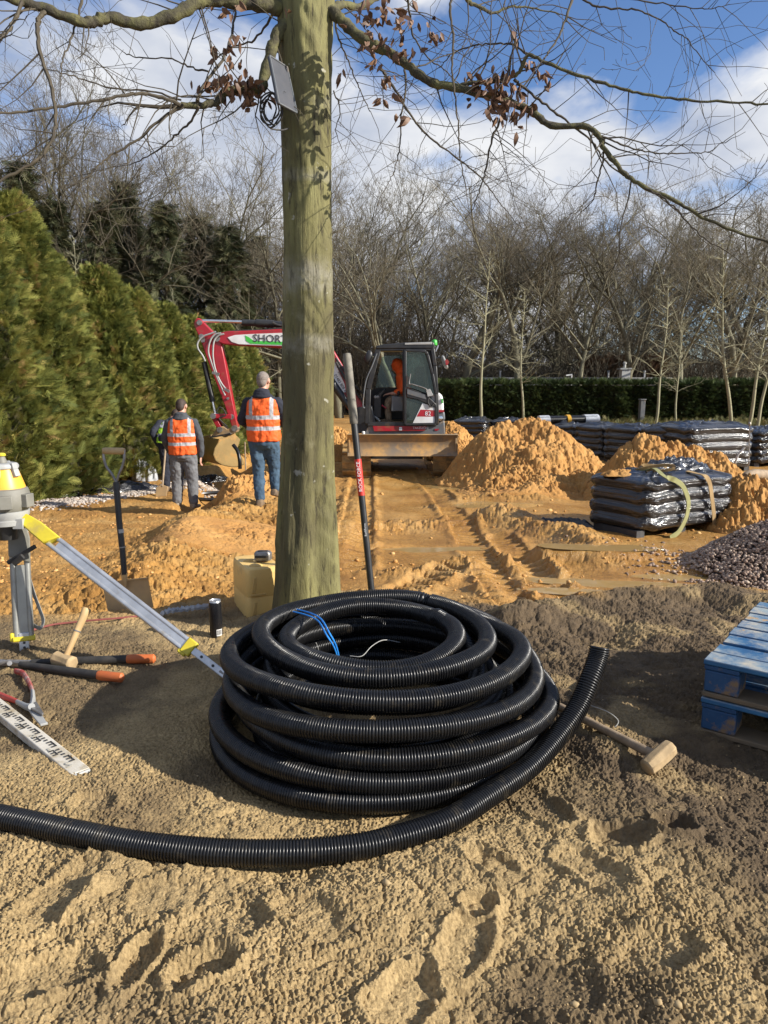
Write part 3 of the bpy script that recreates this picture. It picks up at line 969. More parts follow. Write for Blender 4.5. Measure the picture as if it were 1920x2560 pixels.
mb = MB(); mb.lathe([(r_, z_) for r_, z_ in zr([(275, 690), (292, 660), (300, 600), (300, 520), (285, 470), (268, 458)])], 32, (hc.x, hc.y, 0))
for an in (R(-62), R(-118), R(-10)):
    dv = Vector((math.cos(an), math.sin(an), 0))
    mb.box(Vector((hc.x, hc.y, 0)) + dv * (62 * K) + Vector((0, 0, z0 + 43 * K)), (22 * K, 30 * K, 34 * K), Matrix.Rotation(an, 3, 'Z'))
mb.build('base_housing', m_olgrey, las, bevel=.004)
mb = MB(); mb.lathe([(r_, z_) for r_, z_ in zr([(266, 461), (262, 440), (240, 370), (218, 300), (196, 246), (150, 236)])], 32, (hc.x, hc.y, 0)); mb.build('dome', m_amber, las)
mb = MB(); mb.lathe([(r_, z_) for r_, z_ in zr([(216, 262), (219, 235), (205, 212), (170, 204), (90, 208), (80, 240)])], 32, (hc.x, hc.y, 0))
for an in (R(-82), R(-20), R(-140), R(100)):
    dv = Vector((math.cos(an), math.sin(an), 0))
    p = [Vector((hc.x, hc.y, 0)) + dv * (r_ * K) + Vector((0, 0, z0 + zz * K)) for r_, zz in ((36, 138), (40, 122), (46, 104))]
    for i in range(2): mb.bar(p[i], p[i + 1], 16 * K, 12 * K, side=tuple(dv))
mb.build('top_cover', m_lgrey, las, bevel=.003)
mb = MB(); mb.lathe([(r_, z_) for r_, z_ in zr([(115, 205), (112, 190), (98, 150), (90, 138)])], 24, (hc.x, hc.y, 0)); mb.build('beacon_window', m_olgrey, las)
mb = MB(); mb.lathe([(r_, z_) for r_, z_ in zr([(106, 137), (108, 122), (98, 110), (80, 106)])], 24, (hc.x, hc.y, 0)); mb.build('top_cap', m_yel, las)

# ------------------------------------------------------------------ levelling staff
stf = thing('levelling_staff', 'dirty white levelling staff with black E marks lying in the sand', 'staff', tuple(gp(150, 1880, 0)))
zt = .036
A = gp(181, 1940, zt); Bq = gp(224, 1919, zt)
dd = (gp(0, 1690, zt) - Bq); dd = ((gp(0, 1745, zt) - Bq).normalized() + (gp(0, 1791, zt) - A).normalized()).normalized()
ww = (Bq - A); ww = (ww - dd * ww.dot(dd)); wl = ww.length; wn = ww.normalized()
m_staff = nmat('dirty_white_staff', (0.62, 0.58, 0.50), (0.50, 0.45, 0.36), 12, 0.6, dirt=(0.34, 0.27, 0.16), dscale=13, dlo=.52, dhi=.7)
Mx = Matrix((dd, wn, dd.cross(wn))).transposed()
L = 1.3
orig = A.lerp(Bq, .5) * 1.0
mb = MB(); mb.box(orig + dd * (L / 2) - Vector((0, 0, zt / 2 - .004)), (L, wl, zt - .002), Mx); mb.build('staff_body', m_staff, stf, bevel=.005)
mb = MB(); mb.box(orig - dd * .004 - Vector((0, 0, zt / 2 - .004)), (.012, wl * .92, zt * .9), Mx); mb.build('end_cap', m_lgrey, stf, bevel=.004)
mb = MB(); mbg = MB()
tz = Vector((0, 0, .0052))
u = wl
for k in range(7):
    s = .09 + k * .155
    for (a0, a1, b0, b1) in ((0, .009, .0, .28), (.023, .032, .0, .28), (.046, .055, .0, .28), (0, .055, .22, .28)):   # an E
        mb.box(orig + dd * (s + (a0 + a1) / 2) + wn * (u * (b0 + b1) / 2) + tz, (a1 - a0, u * (b1 - b0), .0012), Mx)
    for q in range(3):
        mb.box(orig + dd * (s + .075 + q * .024) + wn * (u * .10), (.010, u * .2, .0012), Mx)
        mb.v[-8:] = [tuple(Vector(p) + tz) for p in mb.v[-8:]]
    for (a0, a1, b0, b1) in ((.085, .093, -.34, -.08), (.105, .113, -.34, -.08), (.125, .133, -.34, -.08), (.085, .133, -.13, -.08)):
        mb.box(orig + dd * (s + (a0 + a1) / 2) + wn * (u * (b0 + b1) / 2) + tz, (a1 - a0, u * abs(b1 - b0), .0012), Mx)
mb.build('scale_marks', m_text_dark, stf, smooth=False)
m_fade = nmat('faded_lettering', (0.30, 0.29, 0.26), (0.4, 0.38, 0.32), 20, .6)
for k, ch in enumerate('2356'):
    text_mesh('numeral', ch, m_fade, stf, orig + dd * (.06 + k * .155) + wn * (-u * .02) + tz, -wn, dd, .05, .0006)

# ------------------------------------------------------------------ loppers, pliers, club hammer
m_gripo = nmat('orange_grip', (0.52, 0.13, 0.03), (0.42, 0.10, 0.03), 14, 0.6, dirt=(0.3, 0.22, 0.14), dscale=14, dlo=.6, dhi=.75)


def z8(x, y, z): return gp(x / 2.592, 1500 + y / 2.592, z)


lop = thing('loppers', 'black long-handled loppers with orange grips lying open on the soil', 'loppers', tuple(z8(300, 430, 0)))
for (pa, pb, pg) in (((130, 418), (635, 487), (800, 505)), ((205, 405), (822, 383), (1008, 380))):
    mb = MB(); mb.tube([z8(*pa, .03), z8(*pa, .03).lerp(z8(*pb, .035), .5), z8(*pb, .035)], [.016, .021, .022], 12, sq=.8)
    mb.build('handle', m_rubber, lop)
    mb = MB(); p0, p1 = z8(*pb, .035), z8(*pg, .033)
    mb.tube([p0, p0.lerp(p1, .1), p0.lerp(p1, .6), p0.lerp(p1, .93), p1], [.021, .0245, .0235, .024, .012], 12, sq=.85)
    mb.build('grip', m_gripo, lop)
mb = MB(); mb.tube([z8(205, 405, .03), z8(60, 408, .03), z8(-120, 420, .03)], [.014, .018, .01], 8, sq=.5); mb.tube([z8(130, 418, .03), z8(60, 412, .025), z8(-100, 380, .03)], [.014, .018, .008], 8, sq=.5)
mb.tube([z8(62, 410, .02), z8(62, 410, .055)], .012, 10)
mb.build('blades', m_steel, lop)

m_redg = nmat('red_grip', (0.42, 0.05, 0.035), (0.32, 0.05, 0.04), 14, 0.5, dirt=(0.4, 0.35, 0.3), dscale=12, dlo=.5, dhi=.7)
pl = thing('cutting_pliers', 'open cutting pliers with red handles and wide grey jaw beside the white staff', 'pliers', tuple(z8(190, 680, 0)))
for pts in ([(100, 460), (150, 478), (190, 540), (212, 600), (212, 650)], [(-60, 590), (0, 618), (60, 640), (120, 662), (170, 690)]):
    P = catmull([z8(*p, .03) for p in pts], 6)
    mb = MB(); mb.tube(P, [.010 + .006 * math.sin(math.pi * min(1, .25 + i / len(P))) for i in range(len(P))], 10, sq=.7); mb.build('handle', m_redg, pl)
mb = MB(); mb.tube([z8(212, 595, .03), z8(215, 650, .03), z8(205, 700, .03)], [.014, .018, .02], 10, sq=.6); mb.tube([z8(110, 660, .03), z8(165, 690, .03), z8(205, 700, .03)], [.012, .016, .02], 10, sq=.6)
mb.tube([z8(205, 690, .02), z8(205, 690, .05)], .014, 12)
mb.build('pivot', m_lgrey, pl)
for zo, poly in ((.022, [(170, 700), (190, 685), (235, 670), (262, 735), (300, 800), (312, 808), (262, 820), (215, 765)]), (.036, [(178, 700), (238, 668), (285, 745), (275, 752)])):
    mb = MB(); mb.prism([z8(*p, zo) for p in poly], (0, 0, .010)); mb.build('jaw', m_steel if zo > .03 else m_lgrey, pl, bevel=.002)

ham = thing('club_hammer', 'club hammer standing on its mud-caked head, wooden handle leaning back, beside the loppers', 'hammer', tuple(gp(165, 1668, 0)))
hb = gp(160, 1652, .055); ht = pY(218, 1520, hb.y + .12)
mb = MB(); P = [hb.lerp(ht, t) for t in (0, .15, .4, .6, .85, .97, 1.0)]
mb.tube(P, [.017, .016, .017, .0185, .021, .025, .02], 12, sq=.8); mb.build('handle', m_wood, ham)
mb = MB(); mb.tube([hb.lerp(ht, .55), hb.lerp(ht, .57)], .0205, 12, sq=.85); mb.build('worn_band', m_greypaint, ham)
hv = (ht - hb).normalized(); ax = Vector((.93, -.36, 0)).normalized(); ax = (ax - hv * ax.dot(hv)).normalized(); oy = ax.cross(hv)
rings = []
for t, s in ((-.062, .03), (-.052, .04), (-.02, .036), (.02, .036), (.052, .04), (.062, .03)):
    rings.append([hb + ax * t + hv * (math.cos(R(22.5 + 45 * k)) * s * .95) + oy * (math.sin(R(22.5 + 45 * k)) * s) for k in range(8)])
mb = MB().loft(rings); mb.build('hammer_head', m_mudiron, ham, bevel=.003)

# ------------------------------------------------------------------ spade
def z7(x, y): return (x / 2.765, 1080 + y / 2.765)


sp_b = gp(*z7(900, 1215), -.01)
SY = sp_b.y
spd = thing('spade', 'spade with wooden D grip and black shaft standing with its blade in the soil', 'spade', tuple(sp_b))
tY = SY + .10
def sy(y): return SY + (1215 - y) / 1100 * .10
def ps(x, y): return pY(*z7(x, y), sy(y))
mb = MB(); mb.tube([ps(712, 130), ps(730, 130), ps(845, 132), ps(862, 132)], [.019, .021, .021, .019], 14); mb.build('grip', m_wood, spd)
mb = MB()
mb.tube(catmull([ps(716, 118), ps(718, 180), ps(735, 240), ps(775, 295), ps(800, 345), ps(803, 375)], 5), .0085, 10)
mb.tube(catmull([ps(858, 120), ps(858, 185), ps(845, 240), ps(822, 295), ps(806, 345), ps(803, 375)], 5), .0085, 10)
mb.build('grip_fork', m_steel, spd)
mb = MB(); mb.tube([ps(803, 345), ps(808, 395)], .021, 14); mb.tube([ps(806, 390), ps(826, 640), ps(845, 800), ps(860, 985)], [.0195, .019, .019, .0175], 14)
mb.build('shaft', m_blackpaint, spd)
mb = MB(); mb.tube([ps(832, 672), ps(835, 698)], .0198, 14); mb.build('maker_label', m_lgrey, spd)
mb = MB(); mb.tube([ps(846, 792), ps(847, 800)], .0215, 14); mb.build('collar', m_steel, spd)
m_blade = nmat('sandy_spade_steel', (0.50, 0.34, 0.16), (0.38, 0.26, 0.14), 7, 0.55, .25, .2, 30, .003)
mb = MB(); mb.tube([ps(858, 975), ps(862, 1030), ps(868, 1085)], [.021, .019, .006], 10, sq=.7)
nx_, ny_ = 9, 7
g = []
for j in range(ny_):
    for i in range(nx_):
        s = i / (nx_ - 1); t = j / (ny_ - 1)
        xl = 708 + (745 - 708) * t; xr = 1020 + (1062 - 1020) * t; yl = 1055 + (1240 - 1055) * t; yr = 1010 + (1215 - 1010) * t
        p = ps(xl + (xr - xl) * s, yl + (yr - yl) * s)
        p = p + Vector((0, .03 * (1 - (2 * s - 1) ** 2) * (1 - .6 * t), 0))
        g.append(p)
for q in (0, 1):
    off = Vector((0, .003 * q, 0))
    mb.add([p + off for p in g], [(j * nx_ + i, j * nx_ + i + 1, (j + 1) * nx_ + i + 1, (j + 1) * nx_ + i) if q == 0 else (j * nx_ + i, (j + 1) * nx_ + i, (j + 1) * nx_ + i + 1, j * nx_ + i + 1) for j in range(ny_ - 1) for i in range(nx_ - 1)])
mb.tube([ps(712, 1052), ps(860, 1025), ps(1018, 1010)], .005, 6)
mb.build('blade', m_blade, spd)

# ------------------------------------------------------------------ yellow container, tape measure, can
m_cont = nmat('sandy_yellow_plastic', (0.74, 0.50, 0.17), (0.66, 0.43, 0.145), 4, 0.5, 0, .12, 20, .004, dirt=(0.40, 0.28, 0.14), dscale=7, dlo=.55, dhi=.75)
KY = 4.40
fc = pY(620, 1556, KY)
zb = fc.z
d1 = Vector((.93, .36, 0)).normalized(); d2 = Vector((-.36, .93, 0)).normalized()
# left face recedes to the left
d2 = Vector((-.42, .90, 0)).normalized(); d1 = Vector((.90, .42, 0)).normalized()
kb = thing('container', 'sandy yellow plastic container standing on the ground against the tree trunk', 'container', tuple(fc))
Mk = Matrix((d1, d2, Vector((0, 0, 1)))).transposed()
W_, D_, H_ = .235, .40, .335
mb = MB()
rings = []
for z, s in ((0, .93), (.012, .99), (.03, 1.0), (.14, 1.0), (.147, .985), (.155, .985), (.162, 1.0), (.30, .985), (.325, .96), (.335, .9)):
    ring = []
    for k in range(32):
        a = 2 * math.pi * (k + .5) / 32
        cx_, sx_ = math.cos(a), math.sin(a)
        e = 0.28
        x = math.copysign(abs(cx_) ** e, cx_) * W_ / 2 * s; y = math.copysign(abs(sx_) ** e, sx_) * D_ / 2 * s
        ring.append(fc + Mk @ Vector((W_ / 2 + x, D_ / 2 + y, z)))
    rings.append(ring)
mb.loft(rings); body = mb.build('container_body', m_cont, kb)
m_contd = nmat('sandy_yellow_ridge', (0.60, 0.39, 0.13), (0.5, 0.32, 0.1), 5, 0.6)
for x0, y0, lx, ly in ((.035, .04, .09, .07), (.035, .19, .09, .05)):
    mb = MB(); mb.ell(fc + Mk @ Vector((x0 + lx / 2, y0 + ly / 2, .334)), (lx / 2, ly / 2, .016), 14, 8, Mk); mb.build('lid_boss', m_contd, kb)
for z0_, h0_ in ((.18, .10), (.04, .08)):
    mb = MB(); mb.prism([fc + Mk @ Vector((x, -.003, z0_ + z)) for x, z in ((.03, 0), (.045, h0_), (.065, h0_), (.055, 0))], Mk @ Vector((0, .01, 0))); mb.build('moulded_rib', m_contd, kb, bevel=.004)
mb = MB(); mb.box(fc + Mk @ Vector((.07, -.002, .168)), (.10, .012, .012), Mk); mb.build('latch_lip', m_contd, kb, bevel=.003)
tp = fc + Mk @ Vector((.155, .17, .345))
tap = thing('tape_measure', 'small silver tape measure resting on top of the yellow container', 'tape measure', tuple(tp))
mb = MB()
rings = []
for z, s in ((0, .9), (.006, 1), (.046, 1), (.056, .85), (.058, .6)):
    rings.append([tp + Vector((math.copysign(abs(math.cos(a)) ** .6, math.cos(a)) * .055 * s, math.copysign(abs(math.sin(a)) ** .6, math.sin(a)) * .04 * s, z)) for a in [2 * math.pi * k / 24 for k in range(24)]])
mb.loft(rings); mb.build('case', m_steel, tap)
mb = MB(); mb.box(tp + Vector((0, -.002, .06)), (.06, .03, .004)); mb.box(tp + Vector((-.01, -.041, .028)), (.07, .003, .016)); mb.build('grip_pad', m_black, tap, bevel=.001)
mb = MB(); mb.box(tp + Vector((-.05, -.03, .006)), (.014, .014, .012)); mb.build('tape_hook', m_chrome, tap)

cb = gp(541, 1590, 0.0)
cr_ = .0355
canh = pY(541, 1500, cb.y).z
can = thing('drink_can', 'tall black drink can with a white barcode standing on the soil', 'can', tuple(cb))
m_can = nmat('black_can', (0.010, 0.010, 0.012), (0.018, 0.018, 0.02), 5, 0.25, .3)
s_ = canh / .2
mb = MB(); mb.lathe([(cr_ * .8, 0), (cr_ * .97, .006), (cr_, .014), (cr_, canh - .022), (cr_ * .9, canh - .009)], 28, cb); mb.build('can_body', m_can, can)
mb = MB(); mb.lathe([(cr_ * .905, canh - .0095), (cr_ * .83, canh - .002), (cr_ * .86, canh), (cr_ * .8, canh), (cr_ * .76, canh - .004)], 28, cb); mb.box(cb + Vector((.004, 0, canh - .001)), (.018, .012, .002)); mb.build('can_top', m_alu, can)
mbw, mbk = MB(), MB()
a0 = R(-72); 
for k in range(13):
    aa, ab = a0 + R(-1 + k * 4.2), a0 + R(-1 + (k + 1) * 4.2)
    q = [cb + Vector((math.cos(t) * (cr_ + .0007), math.sin(t) * (cr_ + .0007), z)) for t, z in ((aa, .010), (ab, .010), (ab, .048), (aa, .048))]
    mbw.add(q, [(0, 1, 2, 3)])
    if 0 < k < 12:
        wv = (.35, .6, .25, .5, .3, .65, .4)[k % 7]
        am = aa + (ab - aa) * wv
        q = [cb + Vector((math.cos(t) * (cr_ + .0013), math.sin(t) * (cr_ + .0013), z)) for t, z in ((aa, .016), (am, .016), (am, .044), (aa, .044))]
        mbk.add(q, [(0, 1, 2, 3)])
lb = mbw.build('barcode_label', m_white, can); mbk.build('barcode_bars', m_text_dark, can)

# ------------------------------------------------------------------ long digging bar
m_grip = nmat('worn_grey_grip', (0.22, 0.20, 0.16), (0.13, 0.115, 0.095), 14, 0.75, 0, .2, 50, .002)
m_redl = nmat('red_label', (0.62, 0.03, 0.02), (0.52, 0.03, 0.02), 9, 0.4)
bt, bb = pY(867, 884, 4.48), gp(937, 1556, -.02)
def bp(v):   # point on the bar at image row v
    lo, hi = 0., 1.
    for _ in range(40):
        m = (lo + hi) / 2; p = bt.lerp(bb, m); d = p - CAM
        vv = CY - F * (d.dot(_up) / d.dot(_fw))
        if vv < v: lo = m
        else: hi = m
    return bt.lerp(bb, lo)
bar = thing('digging_bar', 'long black digging bar with grey grip and red label standing upright behind the pipe coil', 'digging bar', tuple(bb))
mb = MB(); mb.tube([bp(884), bp(890), bp(1000), bp(1055), bp(1060)], [.0215, .0255, .025, .0255, .022], 16); mb.build('grip', m_grip, bar)
mb = MB(); mb.tube([bp(1058), bp(1150), bp(1300), bb], [.0198, .0198, .0198, .0198], 16); mb.build('shaft', m_blackpaint, bar)
mb = MB(); mb.tube([bp(1148), bp(1239)], .0206, 20); mb.build('label_sleeve', m_redl, bar)
axd = (bt - bb).normalized()
nrm = (CAM - bp(1200)); nrm = (nrm - axd * nrm.dot(axd)).normalized()
lfv = nrm.cross(axd)                 # for x = up the bar, y = nrm x axd gives letters facing the camera
txt0 = bp(1229) + nrm * .0211
text_mesh('lettering', 'ROCK FORCE', m_text_white, bar, txt0 - lfv * .0085, axd, lfv, .029, .0012)
text_mesh('lettering', 'RockForce', m_text_white, bar, bp(1340) + nrm * .0204 - lfv * .006, axd, lfv, .0175, .0010)

# ------------------------------------------------------------------ small things on the soil
m_redcord = nmat('red_cord', (0.24, 0.06, 0.05), (0.17, 0.05, 0.04), 20, .7)
mb = MB(); mb.tube(catmull([gp(82, 1575, .02), gp(130, 1562, .015), (gp(180, 1556, .012)), gp(240, 1550, .015), gp(300, 1545, .01), gp(350, 1540, .0)], 5), .006, 6)
free('red_hose', mb, m_redcord, 'thin red hose lying on the soil behind the club hammer', 'hose')
m_poly = nmat('grey_polythene', (0.42, 0.43, 0.44), (0.30, 0.31, 0.33), 20, .3)
mb = MB()
pp = [gp(*z7(1110, 1250), .02), gp(*z7(1160, 1230), .03), gp(*z7(1240, 1220), .025), gp(*z7(1330, 1208), .03), gp(*z7(1440, 1195), .02)]
pq = catmull(pp, 6)
for q in range(3):
    mb.tube([p + Vector((0, .012 * (q - 1) + .008 * math.sin(i * 1.9 + q), -.008 + .006 * math.sin(i * 2.7 + q * 2))) for i, p in enumerate(pq)], [.009 + .007 * abs(math.sin(i * 1.7 + q * 2.2)) for i in range(len(pq))], 5, sq=.5)
free('plastic_strip', mb, m_poly, 'crumpled strip of grey polythene on the soil between spade and can', 'plastic')
# ------------------------------------------------------------------ the tree in the middle
TYc = 4.20
m_bark, nt, bs = M_('green_smooth_bark')
v1 = noise_node(nt, 7, 8, 0.70, stretch=(1, 1, 0.14))
base = ramp(nt, v1, [(0.26, (0.078, 0.067, 0.033)), (0.48, (0.172, 0.156, 0.060)), (0.75, (0.28, 0.262, 0.115))])
pale = ramp(nt, noise_node(nt, 3.0, 6, 0.7), [(0.58, (0, 0, 0)), (0.74, (0.75, 0.75, 0.75))])
stain = ramp(nt, noise_node(nt, 2.2, 5, 0.65, stretch=(1, 1, .45)), [(0.42, (.72, .72, .72)), (0.60, (0, 0, 0))])
base = mixc(nt, stain, base, (0.075, 0.062, 0.034))
c = mixc(nt, pale, base, (0.27, 0.25, 0.16))
tco = nt.nodes.new('ShaderNodeTexCoord'); spz = nt.nodes.new('ShaderNodeSeparateXYZ'); nt.links.new(tco.outputs['Object'], spz.inputs[0])
for zc, hw_, st in ((2.0, .13, .38), (1.66, .06, .30), (2.52, .04, .28)):        # rubbed pale bands round the trunk
    sb = nt.nodes.new('ShaderNodeMath'); sb.operation = 'SUBTRACT'; nt.links.new(spz.outputs['Z'], sb.inputs[0]); sb.inputs[1].default_value = zc
    ab = nt.nodes.new('ShaderNodeMath'); ab.operation = 'ABSOLUTE'; nt.links.new(sb.outputs[0], ab.inputs[0])
    mr_ = nt.nodes.new('ShaderNodeMapRange'); mr_.inputs['From Min'].default_value = hw_; mr_.inputs['From Max'].default_value = hw_ * .35; mr_.inputs['To Max'].default_value = st
    nt.links.new(ab.outputs[0], mr_.inputs['Value'])
    ml = nt.nodes.new('ShaderNodeMath'); ml.operation = 'MULTIPLY'; nt.links.new(mr_.outputs[0], ml.inputs[0])
    nt.links.new(ramp(nt, noise_node(nt, 7, 5, .7), [(.36, (0, 0, 0)), (.58, (1, 1, 1))]), ml.inputs[1])
    c = mixc(nt, ml.outputs[0], c, (0.36, 0.34, 0.30))
lich = ramp(nt, noise_node(nt, 16, 3, 0.5), [(0.685, (0, 0, 0)), (0.73, (0.55, 0.55, 0.55))])
c = mixc(nt, lich, c, (0.50, 0.48, 0.40))
crk = ramp(nt, noise_node(nt, 26, 6, 0.7, stretch=(1, 1, 0.16)), [(0.34, (1, 1, 1)), (0.46, (0, 0, 0))])
c = mixc(nt, crk, c, (0.045, 0.038, 0.02))
nt.links.new(c, bs.inputs['Base Color'])
bs.inputs['Roughness'].default_value = 0.82
bs.inputs['Specular IOR Level'].default_value = 0.25
bump(nt, bs, noise_node(nt, 26, 7, 0.68, stretch=(1, 1, 0.16)), 0.9, 0.014)
bump(nt, bs, noise_node(nt, 60, 4, 0.6), 0.35, 0.004)
m_twig = nmat('dark_twig', (0.045, 0.035, 0.022), (0.075, 0.058, 0.034), 9, 0.8, 0, .4, 40, .004)
m_limb = nmat('green_limb', (0.125, 0.115, 0.040), (0.05, 0.042, 0.022), 14, 0.85, 0, .9, 45, .010, dirt=(0.035, 0.028, 0.016), dscale=9, dlo=.5, dhi=.62)
m_leaf, nt, bs = M_('dry_brown_leaf')
nt.links.new(ramp(nt, noise_node(nt, 12, 3), [(0.3, (0.085, 0.040, 0.020)), (0.7, (0.20, 0.105, 0.055))]), bs.inputs['Base Color'])
bs.inputs['Roughness'].default_value = 0.6

troot = gp(765, 1580, 0)
tree = thing('broad_tree', 'large bare tree with smooth green bark behind the pipe coil, few dry brown leaves', 'tree', (troot.x, TYc, -0.05))
edges = [(-190, 690, 845), (-60, 693, 842), (0, 698, 836), (60, 700, 832), (150, 703, 829), (300, 705, 828), (450, 707, 828), (600, 708, 829), (760, 709, 832), (900, 708, 834), (1000, 707, 833), (1100, 705, 833),
         (1200, 701, 834), (1300, 695, 837), (1400, 689, 840), (1480, 684, 842), (1540, 677, 846), (1590, 664, 856), (1640, 645, 872)]
ev = [e[0] for e in edges]
nr, ns = 240, 110
vv = np.linspace(1640, -190, nr)
el_ = np.interp(vv, ev, [e[1] for e in edges]); er_ = np.interp(vv, ev, [e[2] for e in edges])
ker = np.ones(9) / 9
el_ = np.convolve(np.pad(el_, 4, mode='edge'), ker, 'valid'); er_ = np.convolve(np.pad(er_, 4, mode='edge'), ker, 'valid')
an = np.arange(ns) * 2 * math.pi / ns
V = np.zeros((nr, ns, 3))
for i, v in enumerate(vv):
    pl_, pr_ = pY(el_[i], v, TYc), pY(er_[i], v, TYc)
    cx_, rad, z = (pl_.x + pr_.x) / 2, (pr_.x - pl_.x) / 2, (pl_.z + pr_.z) / 2
    low = float(sstep(1.4, 0.0, np.array(z)))
    # flutes: two shallow ribs on the camera side that merge upward
    lobes = 1 + (0.05 * low + .012) * np.cos(3 * an + 0.6 + 0.25 * z) + 0.030 * np.cos(5 * an + 1.9 - .35 * z) * (0.4 + .6 * low) + .045 * np.exp(-((an - R(282 - 9 * z)) / .22) ** 2) - .050 * np.exp(-((an - R(258 - 7 * z)) / .28) ** 2)
    zz = np.full(ns, z)
    arc = an / (2 * math.pi) * 6
    nse = 0.016 * fbm(arc * 2.2, zz * 1.1, 4, 21) + 0.006 * fbm(arc * 14, zz * 2.2, 3, 22)
    seam = (arc * 0)
    nse = nse * (0.5 - 0.5 * np.cos(an))
    for (za, ph) in ((0.42, 4.5), (1.05, 4.62), (1.28, 4.9), (1.9, 4.4), (2.55, 4.8), (.8, 5.1)):
        nse = nse + .009 * np.exp(-((z - za) / .035) ** 2 - ((an - ph) / .16) ** 2) - .012 * np.exp(-((z - za) / .012) ** 2 - ((an - ph) / .05) ** 2)
    nse = nse + .006 * math.exp(-((z - 1.52) / .05) ** 2) + .0035 * np.sin(z * 46 + 5 * np.sin(an * 2 + z)) * sstep(.1, .6, perlin(arc * 1.2, zz * 2.1, 29)) + .016 * low * np.cos(an * 4 + .9)
    rr_ = rad * lobes + nse
    V[i, :, 0] = cx_ + rr_ * np.cos(an); V[i, :, 1] = TYc + rr_ * np.sin(an); V[i, :, 2] = z
idx = np.arange(nr * ns).reshape(nr, ns); nx = np.roll(idx, -1, 1)
Fq = np.stack([idx[:-1].ravel(), nx[:-1].ravel(), nx[1:].ravel(), idx[1:].ravel()], 1)
mesh_np('trunk', V.reshape(-1, 3) - np.array(tree.location), Fq, m_bark, tree)

TR = random.Random(11)


def rvec(s): return Vector((TR.uniform(-s, s), TR.uniform(-s, s), TR.uniform(-s, s)))


def twig(mb, p, d, L, r, lvl=0):
    """a zig-zag twig with side twigs"""
    n = max(3, int(L / 0.085))
    pts = [p.copy()]; q = p.copy(); dd = d.copy()
    side = TR.choice((-1, 1))
    kids = []
    for i in range(n):
        dd = (dd + rvec(.30) + Vector((0, 0, -.02 + .045 * (i / n)))).normalized()
        q = q + dd * (L / n)
        pts.append(q.copy())
        if lvl < 2 and 0 < i < n - 0 and TR.random() < (.5 if lvl == 0 else .3):
            sd_ = dd.cross(Vector((0, -1, 0)) + rvec(.5)).normalized() * side
            side = -side
            kd = (dd * TR.uniform(.5, 1.0) + sd_ * TR.uniform(.5, 1.0) + Vector((0, TR.uniform(-.5, .5), 0))).normalized()
            kids.append((q.copy(), kd, L * TR.uniform(.22, .48) * (1 - .45 * i / n), r * .55))
    mb.tube(pts, [max(.0011, r * (1 - .78 * i / n)) for i in range(n + 1)], 4 if r < .004 else 6, caps=False, mi=1)
    for k in kids: twig(mb, *k, lvl + 1)


def leafs(mb, c, n, spread):
    for _ in range(n):
        p = c + Vector((TR.gauss(0, spread), TR.gauss(0, spread * .7), TR.gauss(0, spread * .55)))
        L, W = TR.uniform(.03, .062), TR.uniform(.007, .014)
        d = (Vector((0, 0, -1)) + rvec(.8)).normalized()
        s_ = d.cross(rvec(1) + Vector((.01, .3, 0))).normalized(); nn = d.cross(s_)
        cu = TR.uniform(-.022, .024)
        vs = [p, p + d * L * .3 + s_ * W + nn * cu, p + d * L * .3 - nn * cu * .5, p + d * L * .3 - s_ * W + nn * cu,
              p + d * L * .7 + s_ * W * .8 + nn * cu * 1.6, p + d * L * .7 + nn * cu * .3, p + d * L * .7 - s_ * W * .8 + nn * cu * 1.6, p + d * L + nn * cu * 2.2]
        mb.add(vs, [(0, 2, 1), (0, 3, 2), (1, 2, 5, 4), (2, 3, 6, 5), (4, 5, 7), (5, 6, 7)])


def z1(x, y): return (x / 1.728, y / 1.728)
def z2(x, y): return (960 + x / 1.728, y / 1.728)


